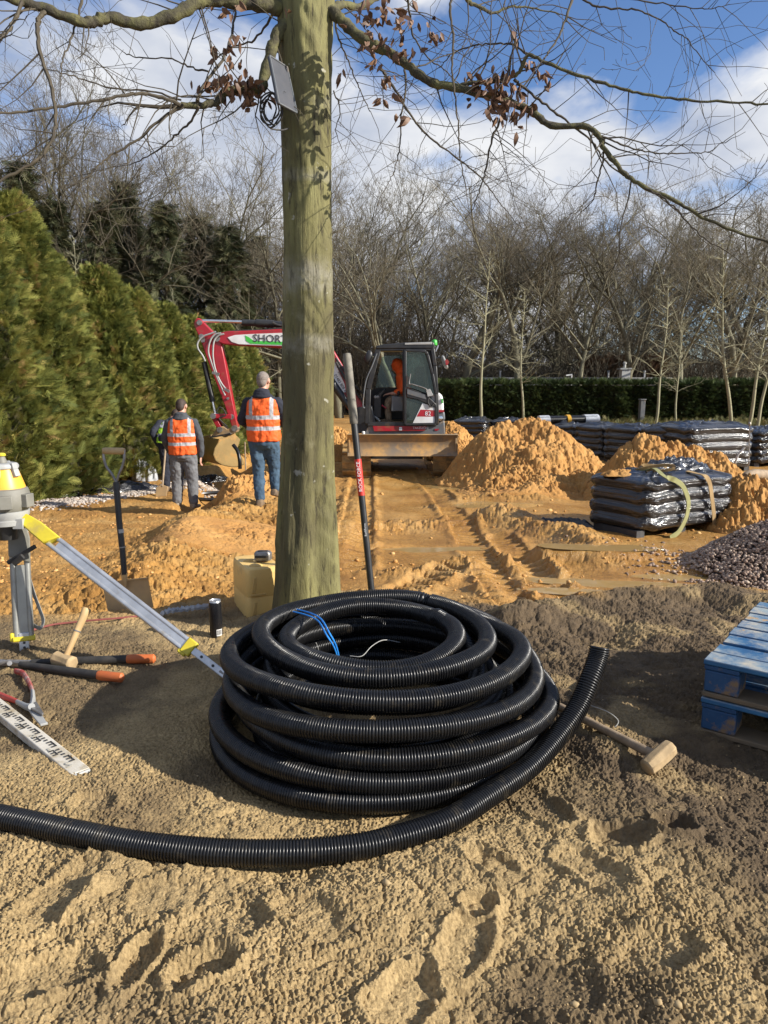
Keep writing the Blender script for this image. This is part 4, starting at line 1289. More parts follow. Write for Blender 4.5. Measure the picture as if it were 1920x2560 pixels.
# main limbs traced: points (zoomed photo), depth start -> end, radius start -> end, side-twig rate
LIMBS = [
    ('L', z1, [(1270, 25), (1210, 32), (1130, 20), (1000, 5), (900, 0), (830, 25), (740, 70), (600, 103), (480, 75), (400, 95), (340, 93), (200, 40), (100, 10), (40, -8), (-120, -60)], 4.4, 3.7, .046, .020, .5, 1),
    ('L', z1, [(205, 42), (168, 80), (165, 110), (170, 230), (215, 350), (236, 450), (235, 560), (200, 650), (130, 710), (0, 780), (-80, 820)], 3.85, 3.5, .013, .006, .6, 0),
    ('L', z1, [(95, 10), (60, 90), (30, 140), (0, 170), (-60, 240)], 3.75, 3.5, .010, .005, .6, 0),
    ('L', z1, [(355, 0), (330, 90), (300, 190), (270, 260), (262, 330)], 4.0, 3.8, .008, .003, .8, 0),
    ('L', z1, [(1250, 95), (1205, 140), (1170, 225), (1140, 340), (1125, 385), (1060, 382), (970, 400), (940, 440), (870, 455), (780, 456)], 4.35, 4.1, .040, .017, .6, 1),
    ('L', z1, [(790, 457), (730, 430), (640, 408), (560, 407), (430, 432), (250, 462), (100, 482), (0, 490), (-100, 500)], 4.1, 3.6, .012, .005, .9, 0),
    ('L', z1, [(790, 460), (700, 512), (600, 600), (480, 670), (420, 720), (360, 775), (270, 812)], 4.1, 3.9, .010, .003, .9, 0),
    ('L', z1, [(860, 465), (815, 530), (740, 600), (650, 670), (560, 712)], 4.1, 4.3, .008, .003, .8, 0),
    ('L', z1, [(850, 440), (900, 340), (960, 260), (1000, 150), (1015, 60), (1010, 0)], 4.1, 4.5, .011, .006, .8, 0),
    ('L', z1, [(900, 310), (820, 290), (740, 255), (600, 250), (540, 230)], 4.2, 4.4, .006, .003, .7, 0),
    ('L', z1, [(780, 430), (650, 395), (480, 380), (360, 340), (280, 320), (190, 290)], 4.1, 3.9, .006, .0025, .9, 0),
    ('L', z1, [(1180, 60), (1100, 170), (1010, 200), (930, 260), (880, 360)], 4.5, 4.8, .008, .003, .8, 0),
    ('R', z1, [(1425, 45), (1470, 80), (1540, 150), (1620, 200), (1660, 215), (1760, 280), (1850, 350), (1950, 376), (2060, 400), (2200, 440), (2310, 490), (2380, 545), (2520, 545), (2590, 590), (2612, 650), (2700, 750), (2790, 810), (2940, 880), (3060, 950), (3300, 1040), (3500, 1100)], 4.35, 4.0, .036, .007, .45, 1),
    ('R', z2, [(310, 372), (400, 356), (480, 352), (540, 335), (585, 310), (625, 238), (720, 280), (860, 332), (1000, 376), (1120, 405), (1300, 430), (1500, 442), (1660, 452), (1800, 470)], 4.25, 3.9, .015, .005, .7, 0),
    ('R', z2, [(-20, 290), (10, 330), (60, 405), (140, 530), (230, 620), (330, 692), (430, 780), (480, 850), (530, 910)], 4.4, 4.7, .010, .003, .8, 0),
    ('R', z2, [(560, 345), (610, 385), (700, 455), (800, 530), (900, 612), (960, 700), (1050, 765), (1160, 830), (1240, 890), (1310, 960)], 4.2, 4.4, .009, .003, .8, 0),
    ('R', z2, [(290, -30), (287, 50), (300, 170), (295, 300), (312, 450), (322, 560), (330, 680), (355, 830)], 4.0, 4.0, .008, .003, .55, 0),
    ('R', z2, [(815, -20), (790, 70), (755, 150), (720, 215), (690, 255)], 3.9, 3.8, .008, .004, .7, 0),
    ('R', z2, [(510, 500), (470, 590), (450, 680), (430, 770), (400, 860), (380, 910)], 4.15, 4.3, .008, .0025, .7, 0),
    ('R', z2, [(355, -20), (370, 10), (430, 40), (470, 55), (560, 30), (640, 35), (760, 60)], 4.6, 4.9, .016, .004, .9, 0),
    ('R', z2, [(830, -30), (900, 20), (1000, 38), (1100, 45), (1180, 80), (1250, 130), (1320, 180), (1380, 260), (1430, 320)], 4.4, 4.2, .007, .002, .9, 0),
    ('R', z2, [(850, -40), (1000, -10), (1150, 8), (1300, 30), (1400, 38), (1490, 20)], 4.3, 4.2, .006, .002, .9, 0),
    ('R', z2, [(950, 600), (945, 700), (915, 800), (905, 860), (840, 930)], 4.1, 4.3, .007, .0025, .7, 0),
    ('R', z2, [(940, 590), (1010, 615), (1100, 650), (1190, 662), (1300, 662), (1400, 655), (1470, 610)], 4.1, 4.1, .006, .0025, .8, 0),
    ('R', z2, [(1130, 812), (1200, 850), (1270, 910), (1310, 960), (1400, 1040), (1500, 1100)], 4.05, 3.9, .006, .003, .7, 0),
    ('R', z2, [(630, 240), (560, 195), (470, 190), (380, 200), (300, 230), (240, 290)], 4.25, 4.5, .007, .003, .9, 0),
    ('R', z2, [(100, -20), (110, 60), (130, 160), (180, 240), (260, 300), (330, 370)], 4.5, 4.7, .008, .003, .8, 0),
    ('R', z1, [(1440, 60), (1465, 170), (1500, 250), (1530, 330), (1560, 400), (1600, 480)], 4.5, 4.7, .007, .003, .8, 0),
    ('R', z2, [(90, 290), (90, 400), (75, 500), (70, 620), (50, 720), (20, 790)], 4.4, 4.2, .007, .0025, .7, 0),
    ('R', z1, [(1440, 390), (1470, 480), (1450, 560), (1475, 640)], 4.55, 4.8, .005, .002, .9, 0),
    ('R', z1, [(1430, 40), (1480, 20), (1560, 30), (1640, -20), (1700, -60)], 4.6, 5.2, .028, .016, .6, 0),
]
for side, zf, pts, ya, yb, ra, rb, rate, thick in LIMBS:
    n = len(pts)
    P = catmull([pY(*zf(*p), ya - .2 + (yb - ya) * i / (n - 1)) for i, p in enumerate(pts)], 6)
    k = len(P)
    mb = MB()
    ra, rb = ra * .86, rb * .86
    rad = [(ra + (rb - ra) * (i / (k - 1)) ** .8) * (1 + .10 * math.sin(i * 1.3 + ra * 900)) for i in range(k)]
    mb.tube([p + rvec(.004) for p in P], rad, 12 if ra > .02 else 7)
    mt = m_limb if ra >= .012 else m_twig
    for i in range(2, k - 1):
        if TR.random() < rate * .34:
            d = (P[min(i + 1, k - 1)] - P[i - 1]).normalized()
            s_ = d.cross(Vector((0, -1, 0)) + rvec(.4)).normalized() * TR.choice((-1, 1))
            dr = (d * TR.uniform(.3, 1) + s_ + Vector((0, TR.uniform(-.7, .5), 0))).normalized()
            twig(mb, P[i], dr, TR.uniform(.16, .62), max(.0018, min(.0042, rad[i] * .45)), 0 if TR.random() < .6 else 1)
    twig(mb, P[-1], (P[-1] - P[-3]).normalized(), .4, rad[-1] * .8)
    mb.build('branch', [mt, m_twig], tree)
mb = MB()
for zf, x, y, n, s in ((z1, 980, 30, 7, .05), (z1, 960, 205, 9, .035), (z1, 1020, 155, 5, .03), (z1, 970, 355, 26, .07), (z1, 1060, 375, 22, .07), (z1, 1080, 425, 14, .04), (z1, 930, 375, 9, .04), (z1, 1590, 80, 10, .05), (z1, 1570, 200, 6, .03), (z1, 1650, 70, 10, .05),
                       (z2, 30, 40, 12, .05), (z2, 100, 110, 12, .05), (z2, 90, 220, 12, .04), (z2, 240, 155, 7, .025), (z2, 40, 330, 4, .02), (z2, 70, 505, 4, .025), (z2, 565, 140, 3, .02), (z1, 1625, 420, 4, .025), (z1, 1465, 310, 3, .02), (z2, 45, 400, 3, .02),
                       (z2, 410, 350, 9, .035), (z2, 490, 320, 9, .035), (z2, 470, 410, 26, .06), (z2, 560, 390, 16, .05), (z2, 640, 300, 12, .04), (z2, 615, 450, 14, .045), (z2, 500, 480, 16, .05), (z2, 690, 355, 2, .02), (z2, 605, 560, 3, .02), (z1, 1240, 30, 2, .02), (z1, 1640, 150, 6, .03), (z1, 1630, 270, 4, .02)):
    leafs(mb, pY(*zf(x, y), 3.95), int(n * 1.3), s)
mb.build('dead_leaves', m_leaf, tree)

# plate and cable hanging on the trunk
m_panel = nmat('dark_panel', (0.055, 0.058, 0.068), (0.075, 0.076, 0.085), 12, 0.55, 0, .1, 30, .002)
pn = thing('solar_panel', 'small dark grey solar panel hung high on the tree trunk with a cable', 'solar panel', tuple(pY(700, 210, 4.15)))
q = [pY(*z1(1165, 240), 3.84), pY(*z1(1240, 290), 4.02), pY(*z1(1282, 487), 4.00), pY(*z1(1205, 445), 3.82)]
nn = (q[1] - q[0]).cross(q[3] - q[0]).normalized()
mb = MB(); mb.prism(q, nn * (.014 if nn.y > 0 else -.014)); mb.build('panel', m_panel, pn, bevel=.002)
e = [(q[i] + q[(i + 1) % 4]) / 2 for i in range(4)]
mb = MB()
for a, b in zip(q, q[1:] + q[:1]): mb.tube([a, b], .005, 6)
mb.build('panel_frame', m_greypaint, pn)
mb = MB()
for k_, (x0, y0, rx, ry) in enumerate(((1165, 460, 38, 62), (1172, 478, 44, 74), (1180, 470, 34, 70), (1160, 485, 30, 55))):
    mb.tube([pY(*z1(x0 + rx * math.cos(t) + 6 * math.sin(3 * t + k_), y0 + ry * math.sin(t)), 3.92 + .02 * k_ + .03 * math.sin(t)) for t in [i * 2 * math.pi / 22 for i in range(23)]], .0042, 6)
mb.tube(catmull([pY(*z1(1190, 540), 3.93), pY(*z1(1170, 555), 3.96), pY(*z1(1215, 562), 4.02), pY(*z1(1245, 555), 4.06)], 6), .0042, 6)
mb.tube(catmull([pY(*z1(1180, 300), 3.88), pY(*z1(1185, 350), 3.9), pY(*z1(1195, 405), 3.9)], 6), .0035, 6)
mb.build('cable', m_rubber, pn)
# ------------------------------------------------------------------ people
m_hair_g = nmat('short_grey_hair', (0.22, 0.185, 0.16), (0.16, 0.13, 0.11), 60, 0.8, 0, .5, 200, .004)
m_hair_b = nmat('short_brown_hair', (0.055, 0.033, 0.022), (0.035, 0.022, 0.016), 40, 0.7, 0, .6, 120, .006)
m_navy = nmat('navy_cloth', (0.012, 0.014, 0.024), (0.02, 0.022, 0.034), 10, 0.9, 0, .4, 18, .01)
m_grey = nmat('grey_cloth', (0.115, 0.115, 0.12), (0.15, 0.15, 0.155), 9, 0.9, 0, .5, 14, .012)
m_dgrey = nmat('dark_grey_cloth', (0.045, 0.05, 0.058), (0.065, 0.068, 0.075), 9, 0.9, 0, .5, 14, .012)
m_jean = nmat('blue_denim', (0.030, 0.062, 0.105), (0.055, 0.10, 0.15), 7, 0.9, 0, .5, 14, .012)
m_boot = nmat('muddy_boot', (0.20, 0.135, 0.075), (0.11, 0.08, 0.055), 14, 0.85, 0, .3, 50, .004)
m_boot2 = nmat('pale_muddy_boot', (0.36, 0.30, 0.22), (0.24, 0.17, 0.10), 14, 0.85, 0, .3, 50, .004)
tex_fold = bpy.data.textures.new('cloth_folds', 'CLOUDS'); tex_fold.noise_scale = 0.09; tex_fold.noise_depth = 2
tex_fold2 = bpy.data.textures.new('cloth_creases', 'CLOUDS'); tex_fold2.noise_scale = 0.045; tex_fold2.noise_depth = 1


def vest_mat(name, c1, c2, bands, vert, band_h=.026, dark=None):
    m, nt, bs = M_(name)
    t = nt.nodes.new('ShaderNodeTexCoord'); sp = nt.nodes.new('ShaderNodeSeparateXYZ'); nt.links.new(t.outputs['Object'], sp.inputs[0])
    wob = noise_node(nt, 9, 2)

    def math_(op, a, b=None):
        n = nt.nodes.new('ShaderNodeMath'); n.operation = op
        for i, q in enumerate((a, b)):
            if q is None: continue
            if isinstance(q, (int, float)): n.inputs[i].default_value = q
            else: nt.links.new(q, n.inputs[i])
        return n.outputs[0]
    z = math_('ADD', sp.outputs['Z'], math_('MULTIPLY', wob, .02))
    acc = None
    for b in bands:
        q = math_('LESS_THAN', math_('ABSOLUTE', math_('SUBTRACT', z, b)), band_h)
        acc = q if acc is None else math_('MAXIMUM', acc, q)
    if vert:
        ax = math_('ABSOLUTE', sp.outputs['X'])
        q = math_('LESS_THAN', math_('ABSOLUTE', math_('SUBTRACT', ax, vert)), .024)
        q = math_('MULTIPLY', q, math_('GREATER_THAN', z, max(bands)))
        acc = math_('MAXIMUM', acc, q)
    base = ramp(nt, noise_node(nt, 7, 4), [(0.3, c1), (0.7, c2)])
    nt.links.new(mixc(nt, acc, base, (0.36, 0.36, 0.37)), bs.inputs['Base Color'])
    bs.inputs['Roughness'].default_value = 0.7
    bump(nt, bs, noise_node(nt, 16, 3, .5, stretch=(1.6, 1, .45)), .5, .02)
    return m


m_vest_a = vest_mat('orange_vest', (0.80, 0.12, 0.012), (0.70, 0.10, 0.012), (1.045, 1.185), .135)
m_vest_y = vest_mat('lime_vest', (0.36, 0.60, 0.03), (0.32, 0.55, 0.03), (1.0, 1.15), .135)
m_orange = nmat('orange_jacket', (0.86, 0.12, 0.012), (0.74, 0.10, 0.012), 9, 0.75, 0, .4, 16, .01)


def ring_e(cx, cy, z, rx, ry, n=24, e=.82):
    out = []
    for k in range(n):
        a = 2 * math.pi * k / n
        c, s = math.cos(a), math.sin(a)
        out.append(Vector((cx + math.copysign(abs(c) ** e, c) * rx, cy + math.copysign(abs(s) ** e, s) * ry, z)))
    return out


def limbt(mb, pts, rad, n=12):
    P = catmull(pts, 5); k = len(P)
    r = np.interp(np.linspace(0, 1, k), np.linspace(0, 1, len(rad)), rad)
    d0 = (P[0] - P[1]).normalized(); d1 = (P[-1] - P[-2]).normalized()
    P = [P[0] + d0 * r[0] * .8, P[0] + d0 * r[0] * .5] + P + [P[-1] + d1 * r[-1] * .5, P[-1] + d1 * r[-1] * .8]
    r = [r[0] * .35, r[0] * .8] + list(r) + [r[-1] * .8, r[-1] * .35]
    mb.tube(P, r, n)


def finish(o, voxel=.011, fold=.0, scale=None, smooth=6):
    m = o.modifiers.new('remesh', 'REMESH'); m.mode = 'VOXEL'; m.voxel_size = voxel; m.use_smooth_shade = True
    s = o.modifiers.new('smooth', 'SMOOTH'); s.iterations = smooth; s.factor = .5
    if fold:
        d = o.modifiers.new('folds', 'DISPLACE'); d.texture = tex_fold; d.strength = fold; d.mid_level = .5; d.texture_coords = 'LOCAL'
        d = o.modifiers.new('creases', 'DISPLACE'); d.texture = tex_fold2; d.strength = fold * .45; d.mid_level = .5; d.texture_coords = 'LOCAL'
    return o


def head_and_hands(mb, J, facing=1):
    """J: joints in local coordinates; +Y is forward"""
    h = J['head']; n0 = J['neck']
    M = J.get('headM', Matrix.Identity(3))
    mb.tube([n0, n0.lerp(h, .5), h], [.062, .057, .058], 14)
    mb.ell(h + M @ Vector((0, -.005, .055)), (.076, .096, .097), 20, 14, M)           # skull
    mb.ell(h + M @ Vector((0, .035, -.005)), (.058, .062, .075), 16, 10, M)           # jaw
    mb.ell(h + M @ Vector((0, .098, .028)), (.015, .026, .026), 10, 8, M)             # nose
    mb.ell(h + M @ Vector((0, .088, .058)), (.05, .016, .014), 10, 8, M)              # brow
    mb.ell(h + M @ Vector((0, .092, -.018)), (.026, .012, .010), 10, 8, M)            # mouth
    for s in (-1, 1):
        mb.ell(h + M @ Vector((s * .082, -.008, .035)), (.014, .026, .036), 10, 8, M)  # ears
        mb.ell(h + M @ Vector((s * .031, .090, .046)), (.013, .010, .010), 8, 6, M)   # eyes
    for key in ('handL', 'handR'):
        if key not in J: continue
        w_, d_, s = J[key]
        d_ = d_.normalized()
        sd_ = d_.cross(Vector((1, 0, 0))).normalized() if abs(d_.x) < .8 else d_.cross(Vector((0, 0, 1))).normalized()
        th = Vector((s, 0, 0)) * .3 + sd_
        pn_ = d_.cross(sd_)
        mb.loft([[w_ + d_ * t + sd_ * (math.cos(2 * math.pi * k / 10) * a) + pn_ * (math.sin(2 * math.pi * k / 10) * b) for k in range(10)] for t, a, b in ((-.02, .026, .022), (.03, .040, .018), (.075, .043, .017), (.09, .040, .014))])
        for q, (o_, L) in enumerate(((-.032, .062), (-.011, .075), (.011, .078), (.031, .068))):
            b0 = w_ + d_ * .082 + sd_ * (-o_)
            cu = pn_ * (.25 if s > 0 else -.25)
            p1 = b0 + d_ * L * .5 + cu * L * .35; p2 = p1 + (d_ * .6 + cu * 2.4).normalized() * L * .5
            mb.tube([b0, p1, p2], [.0095, .009, .007], 7)
        tb = w_ + d_ * .025 + sd_ * .036
        mb.tube([tb, tb + (d_ + sd_ * .9).normalized() * .035, tb + (d_ * 1.4 + sd_ * .5).normalized() * .068], [.012, .011, .008], 7)


def person(label, loc, rz, J, torso, mats, vest=None, hair=None, hood=None, boots=True, sc=1.0, fold=.02):
    """J joints; torso rings (cx,cy,z,rx,ry)"""
    root = thing('person', label, 'person', loc, rz)
    root.scale = (sc, sc, sc)
    mb = MB(); head_and_hands(mb, J)
    for s in ('L', 'R'):
        limbt(mb, [J['hip' + s], J['knee' + s], J['ank' + s]], [.06, .045, .035])
        limbt(mb, [J['sh' + s], J['elb' + s], J['wr' + s]], [.038, .032, .027])
    mb.loft([ring_e(cx, cy, z, rx * .82, ry * .82) for cx, cy, z, rx, ry in torso])
    finish(mb.build('body', m_skin, root, world=False), .0075, smooth=3)
    if hair:
        h = J['head']; M = J.get('headM', Matrix.Identity(3))
        mb = MB(); mb.ell(h + M @ Vector((0, -.018, .068)), (.081, .098, .092), 22, 14, M)
        mb.ell(h + M @ Vector((0, -.055, .015)), (.068, .055, .07), 16, 10, M)
        finish(mb.build('hair', hair, root, world=False), .008, .006, smooth=3)
    mb = MB()
    mb.loft([ring_e(cx, cy, z, rx, ry) for cx, cy, z, rx, ry in torso])
    for s in ('L', 'R'):
        limbt(mb, [J['sh' + s], J['sh' + s].lerp(J['elb' + s], .5), J['elb' + s], J['elb' + s].lerp(J['wr' + s], .6), J['wr' + s]], [.070, .069, .060, .055, .046])
    finish(mb.build('jacket', mats['jacket'], root, world=False), .012, fold)
    if hood:
        mb = MB(); n_ = J['neck']
        for k in range(3):
            mb.ell(n_ + Vector((0, -.035 - .012 * k, .03 - .035 * k)), (.105 + .012 * k, .075, .038), 18, 10)
        finish(mb.build('hood', hood, root, world=False), .010, .012)
    mb = MB()
    mb.loft([ring_e(cx, cy, z, rx, ry) for cx, cy, z, rx, ry in J['pelvis']])
    for s in ('L', 'R'):
        a, b, c = J['hip' + s], J['knee' + s], J['ank' + s]
        limbt(mb, [a, a.lerp(b, .5), b, b.lerp(c, .5), c + (b - c) * .06], J.get('legr', [.112, .098, .078, .074, .066]))
    finish(mb.build('trousers', mats['trousers'], root, world=False), .012, fold * 1.25)
    if vest:
        mb = MB()
        ring = []
        for cx, cy, z, rx, ry in J['vest']: ring.append(ring_e(cx, cy, z, rx, ry, 32, .86))
        mb.loft(ring)
        o = finish(mb.build('vest', vest, root, world=False), .011, .024)
    for s in ('L', 'R'):
        a = J['ank' + s]; d = J.get('toe' + s, Vector((0, 1, 0))).normalized()
        side_ = d.cross(Vector((0, 0, 1))).normalized(); up_ = side_.cross(d)
        mb = MB()
        prof = [(-.085, .030, .05, .0), (-.075, .042, .09, .0), (-.02, .048, .12, .0), (.03, .046, .10, .0), (.08, .050, .07, .0), (.14, .052, .055, .0), (.19, .042, .048, .0), (.21, .02, .04, .0)]
        rings = []
        for t, w_, h_, _ in prof:
            c = a + d * t
            rings.append([c + side_ * (math.copysign(abs(math.cos(q)) ** .7, math.cos(q)) * w_) + up_ * (-.085 + h_ / 2 + math.copysign(abs(math.sin(q)) ** .7, math.sin(q)) * h_ / 2) for q in [2 * math.pi * k / 14 for k in range(14)]])
        mb.loft(rings)
        mb.tube([a + up_ * -.03, a + up_ * .05], [.056, .058], 14)
        finish(mb.build('boot', mats['boot'], root, world=False), .009, .004, smooth=3)
    return root


V3 = lambda *a: Vector(a)
TORSO = [(0, .0, .84, .185, .125), (0, 0, .92, .20, .135), (0, .0, 1.05, .195, .13), (0, .005, 1.2, .21, .135), (0, .005, 1.32, .215, .135), (0, -.0, 1.41, .185, .11), (0, -.01, 1.47, .11, .08), (0, -.005, 1.52, .075, .07)]
VEST = [(0, .0, .865, .222, .158), (0, 0, .95, .222, .158), (0, .0, 1.05, .216, .152), (0, .005, 1.2, .222, .155), (0, .005, 1.31, .222, .152), (0, 0, 1.39, .205, .128), (0, -.005, 1.445, .14, .10), (0, -.005, 1.46, .11, .085)]
PELV = [(0, 0, .76, .14, .10), (0, -.01, .82, .185, .128), (0, -.01, .90, .19, .13), (0, 0, 1.0, .175, .12)]
# the man in the dark hoodie and jeans, walking up the spoil
pz = pY(664, 1262, 10.0)
J = dict(neck=V3(0, -.005, 1.48), head=V3(.01, .035, 1.60), headM=Matrix.Rotation(R(-8), 3, 'X') @ Matrix.Rotation(R(-16), 3, 'Z'),
         shL=V3(-.19, 0, 1.375), elbL=V3(-.29, .02, 1.13), wrL=V3(-.20, .20, 1.03), shR=V3(.19, 0, 1.375), elbR=V3(.285, .04, 1.13), wrR=V3(.22, .22, 1.06),
         handL=(V3(-.195, .215, 1.03), V3(.4, 1, -.1), 1), handR=(V3(.215, .235, 1.06), V3(-.4, 1, 0), -1),
         hipL=V3(-.095, 0, .86), kneeL=V3(-.085, .02, .46), ankL=V3(-.065, -.05, .085), hipR=V3(.095, 0, .86), kneeR=V3(.10, .14, .50), ankR=V3(.115, .12, .20),
         toeL=V3(-.1, 1, 0), toeR=V3(.25, 1, -.25), pelvis=PELV, vest=VEST)
person('man in orange vest, dark hoodie and blue jeans walking beside the tree trunk', (pz.x, 10.0, gz(pz.x, 9.95) + .01), R(-3), J, TORSO, dict(jacket=m_navy, trousers=m_jean, boot=m_boot), m_vest_a, m_hair_g, m_navy, sc=1.03)
# the man in grey
pz = pY(463, 1252, 11.6)
J = dict(neck=V3(0, 0, 1.46), head=V3(.0, .045, 1.57), headM=Matrix.Rotation(R(-20), 3, 'X') @ Matrix.Rotation(R(-14), 3, 'Z'),
         shL=V3(-.19, 0, 1.365), elbL=V3(-.28, .03, 1.10), wrL=V3(-.235, .15, .90), shR=V3(.19, 0, 1.365), elbR=V3(.275, -.01, 1.10), wrR=V3(.265, .04, .84),
         handL=(V3(-.23, .165, .885), V3(.2, .6, -1), 1), handR=(V3(.265, .045, .82), V3(-.1, .15, -1), -1),
         hipL=V3(-.10, 0, .84), kneeL=V3(-.115, .03, .45), ankL=V3(-.125, 0, .085), hipR=V3(.10, 0, .84), kneeR=V3(.125, .02, .45), ankR=V3(.135, -.02, .085),
         toeL=V3(-.3, 1, 0), toeR=V3(.25, 1, 0), pelvis=PELV, vest=VEST, legr=[.118, .108, .09, .085, .078])
person('man in orange vest, grey jacket and baggy grey joggers standing near the hedge', (pz.x, 11.6, gz(pz.x, 11.6) + .05), R(4), J, TORSO, dict(jacket=m_dgrey, trousers=m_grey, boot=m_boot2), m_vest_a, m_hair_b, m_dgrey, sc=1.0)
# the third man, bending, mostly hidden
pz = pY(430, 1240, 12.9)
lean = lambda p: Vector((p.x, p.y + (p.z - .88) * .80, .88 + (p.z - .88) * .62)) if p.z > .88 else p
T3 = [(cx, cy + max(0, z - .88) * .8, .88 + (z - .88) * .62 if z > .88 else z, rx, ry) for cx, cy, z, rx, ry in TORSO]
V3r = [(cx, cy + max(0, z - .88) * .8, .88 + (z - .88) * .62 if z > .88 else z, rx, ry * 1.05) for cx, cy, z, rx, ry in VEST]
J = dict(neck=lean(V3(0, 0, 1.46)), head=lean(V3(.02, .05, 1.56)) + V3(0, .05, -.04), headM=Matrix.Rotation(R(-40), 3, 'X'),
         shL=lean(V3(-.20, 0, 1.38)), elbL=V3(-.30, .16, 1.02), wrL=V3(-.22, .2, .80), shR=lean(V3(.20, 0, 1.38)), elbR=V3(.26, .3, 1.0), wrR=V3(.10, .38, .86),
         handL=(V3(-.215, .2, .785), V3(.3, .2, -1), 1), handR=(V3(.09, .385, .85), V3(-.6, .4, -.5), -1),
         hipL=V3(-.09, 0, .82), kneeL=V3(-.09, .05, .44), ankL=V3(-.09, 0, .085), hipR=V3(.10, 0, .82), kneeR=V3(.12, .05, .44), ankR=V3(.16, .0, .085),
         pelvis=PELV, vest=V3r)
p3 = person('man in lime vest and dark clothes leaning forward, mostly hidden behind the man in grey', (pz.x, 12.9, gz(pz.x, 12.9)), R(6), J, T3, dict(jacket=m_navy, trousers=m_navy, boot=m_boot), m_vest_y, m_hair_b, None)
# his shovel
sx = pY(404, 1240, 12.4)
zb_ = gz(sx.x, 12.4)
shv = thing('shovel', 'muddy square shovel with long handle held upright by the stooping man near the hedge', 'shovel', (sx.x, 12.4, zb_))
top = pY(414, 1118, 12.75)
bl0, bl1 = pY(406, 1217, 12.4), pY(402, 1251, 12.36)
mb = MB(); mb.tube([top, bl0], .017, 10); mb.build('handle', m_mudwood, shv)
mb = MB()
mb.prism([bl0 + V3(-.02, 0, .03), bl0 + V3(.02, 0, .03), bl0 + V3(.09, 0, 0), bl1 + V3(.085, .0, 0), bl1 + V3(-.10, 0, 0), bl0 + V3(-.10, 0, -.01)], (0, .015, .0)); mb.build('blade', m_blade, shv, bevel=.003)
# ------------------------------------------------------------------ excavator
YB, YC = 14.5, 14.05            # plane of boom and arm; near side of the cab
def a4(x, y, Y=YB): return pY(340 + x / 3.456, 760 + y / 3.456, Y)
def a5(x, y, Y=YC): return pY(800 + x / 4.1475, 780 + y / 4.1475, Y)


m_mudsteel = nmat('mud_smeared_steel', (0.20, 0.16, 0.12), (0.30, 0.20, 0.10), 2.5, 0.7, .2, .2, 14, .01, dirt=(0.50, 0.29, 0.10), dscale=3.0, dlo=.45, dhi=.62)
m_ochre = nmat('sand_coated_bucket', (0.30, 0.20, 0.07), (0.22, 0.145, 0.05), 3, 0.5, .2, .25, 20, .008, dirt=(0.38, 0.21, 0.06), dscale=5, dlo=.5, dhi=.65)
m_trk = nmat('sandy_track', (0.26, 0.17, 0.07), (0.12, 0.085, 0.045), 5, 0.85, 0, .4, 20, .01, dirt=(0.46, 0.27, 0.09), dscale=5, dlo=.45, dhi=.6)
m_green = nmat('green_decal', (0.05, 0.42, 0.05), (0.06, 0.48, 0.06), 5, 0.4)
m_glass, nt, bs = M_('tinted_glass')
bs.inputs['Base Color'].default_value = (0.55, 0.72, 0.66, 1)
bs.inputs['Roughness'].default_value = 0.03
bs.inputs['Transmission Weight'].default_value = 0.0
tr = nt.nodes.new('ShaderNodeBsdfTransparent'); tr.inputs['Color'].default_value = (0.74, 0.84, 0.80, 1)
gl = nt.nodes.new('ShaderNodeBsdfGlossy'); gl.inputs['Roughness'].default_value = 0.04; gl.inputs['Color'].default_value = (.8, .9, .86, 1)
fr = nt.nodes.new('ShaderNodeFresnel'); fr.inputs['IOR'].default_value = 1.5
dif = nt.nodes.new('ShaderNodeBsdfDiffuse')
nt.links.new(ramp(nt, noise_node(nt, 6, 5, .65), [(.35, (0.22, 0.28, 0.24)), (.7, (0.42, 0.47, 0.40))]), dif.inputs['Color'])
m1 = nt.nodes.new('ShaderNodeMixShader'); m1.inputs[0].default_value = .07
m2 = nt.nodes.new('ShaderNodeMixShader')
nt.links.new(tr.outputs[0], m1.inputs[1]); nt.links.new(dif.outputs[0], m1.inputs[2])
nt.links.new(fr.outputs[0], m2.inputs[0]); nt.links.new(m1.outputs[0], m2.inputs[1]); nt.links.new(gl.outputs[0], m2.inputs[2])
nt.links.new(m2.outputs[0], nt.nodes['Material Output'].inputs['Surface'])

base = pY(985, 1172, 15.0)
ex = thing('excavator', 'red, white and black excavator with its boom reaching left across the site', 'excavator', (base.x, 15.0, -.3))
gz_ex = min(gz(base.x - .7, 14.6), gz(base.x + .7, 14.6)) - .02
D = lambda d: Vector((0, d, 0))
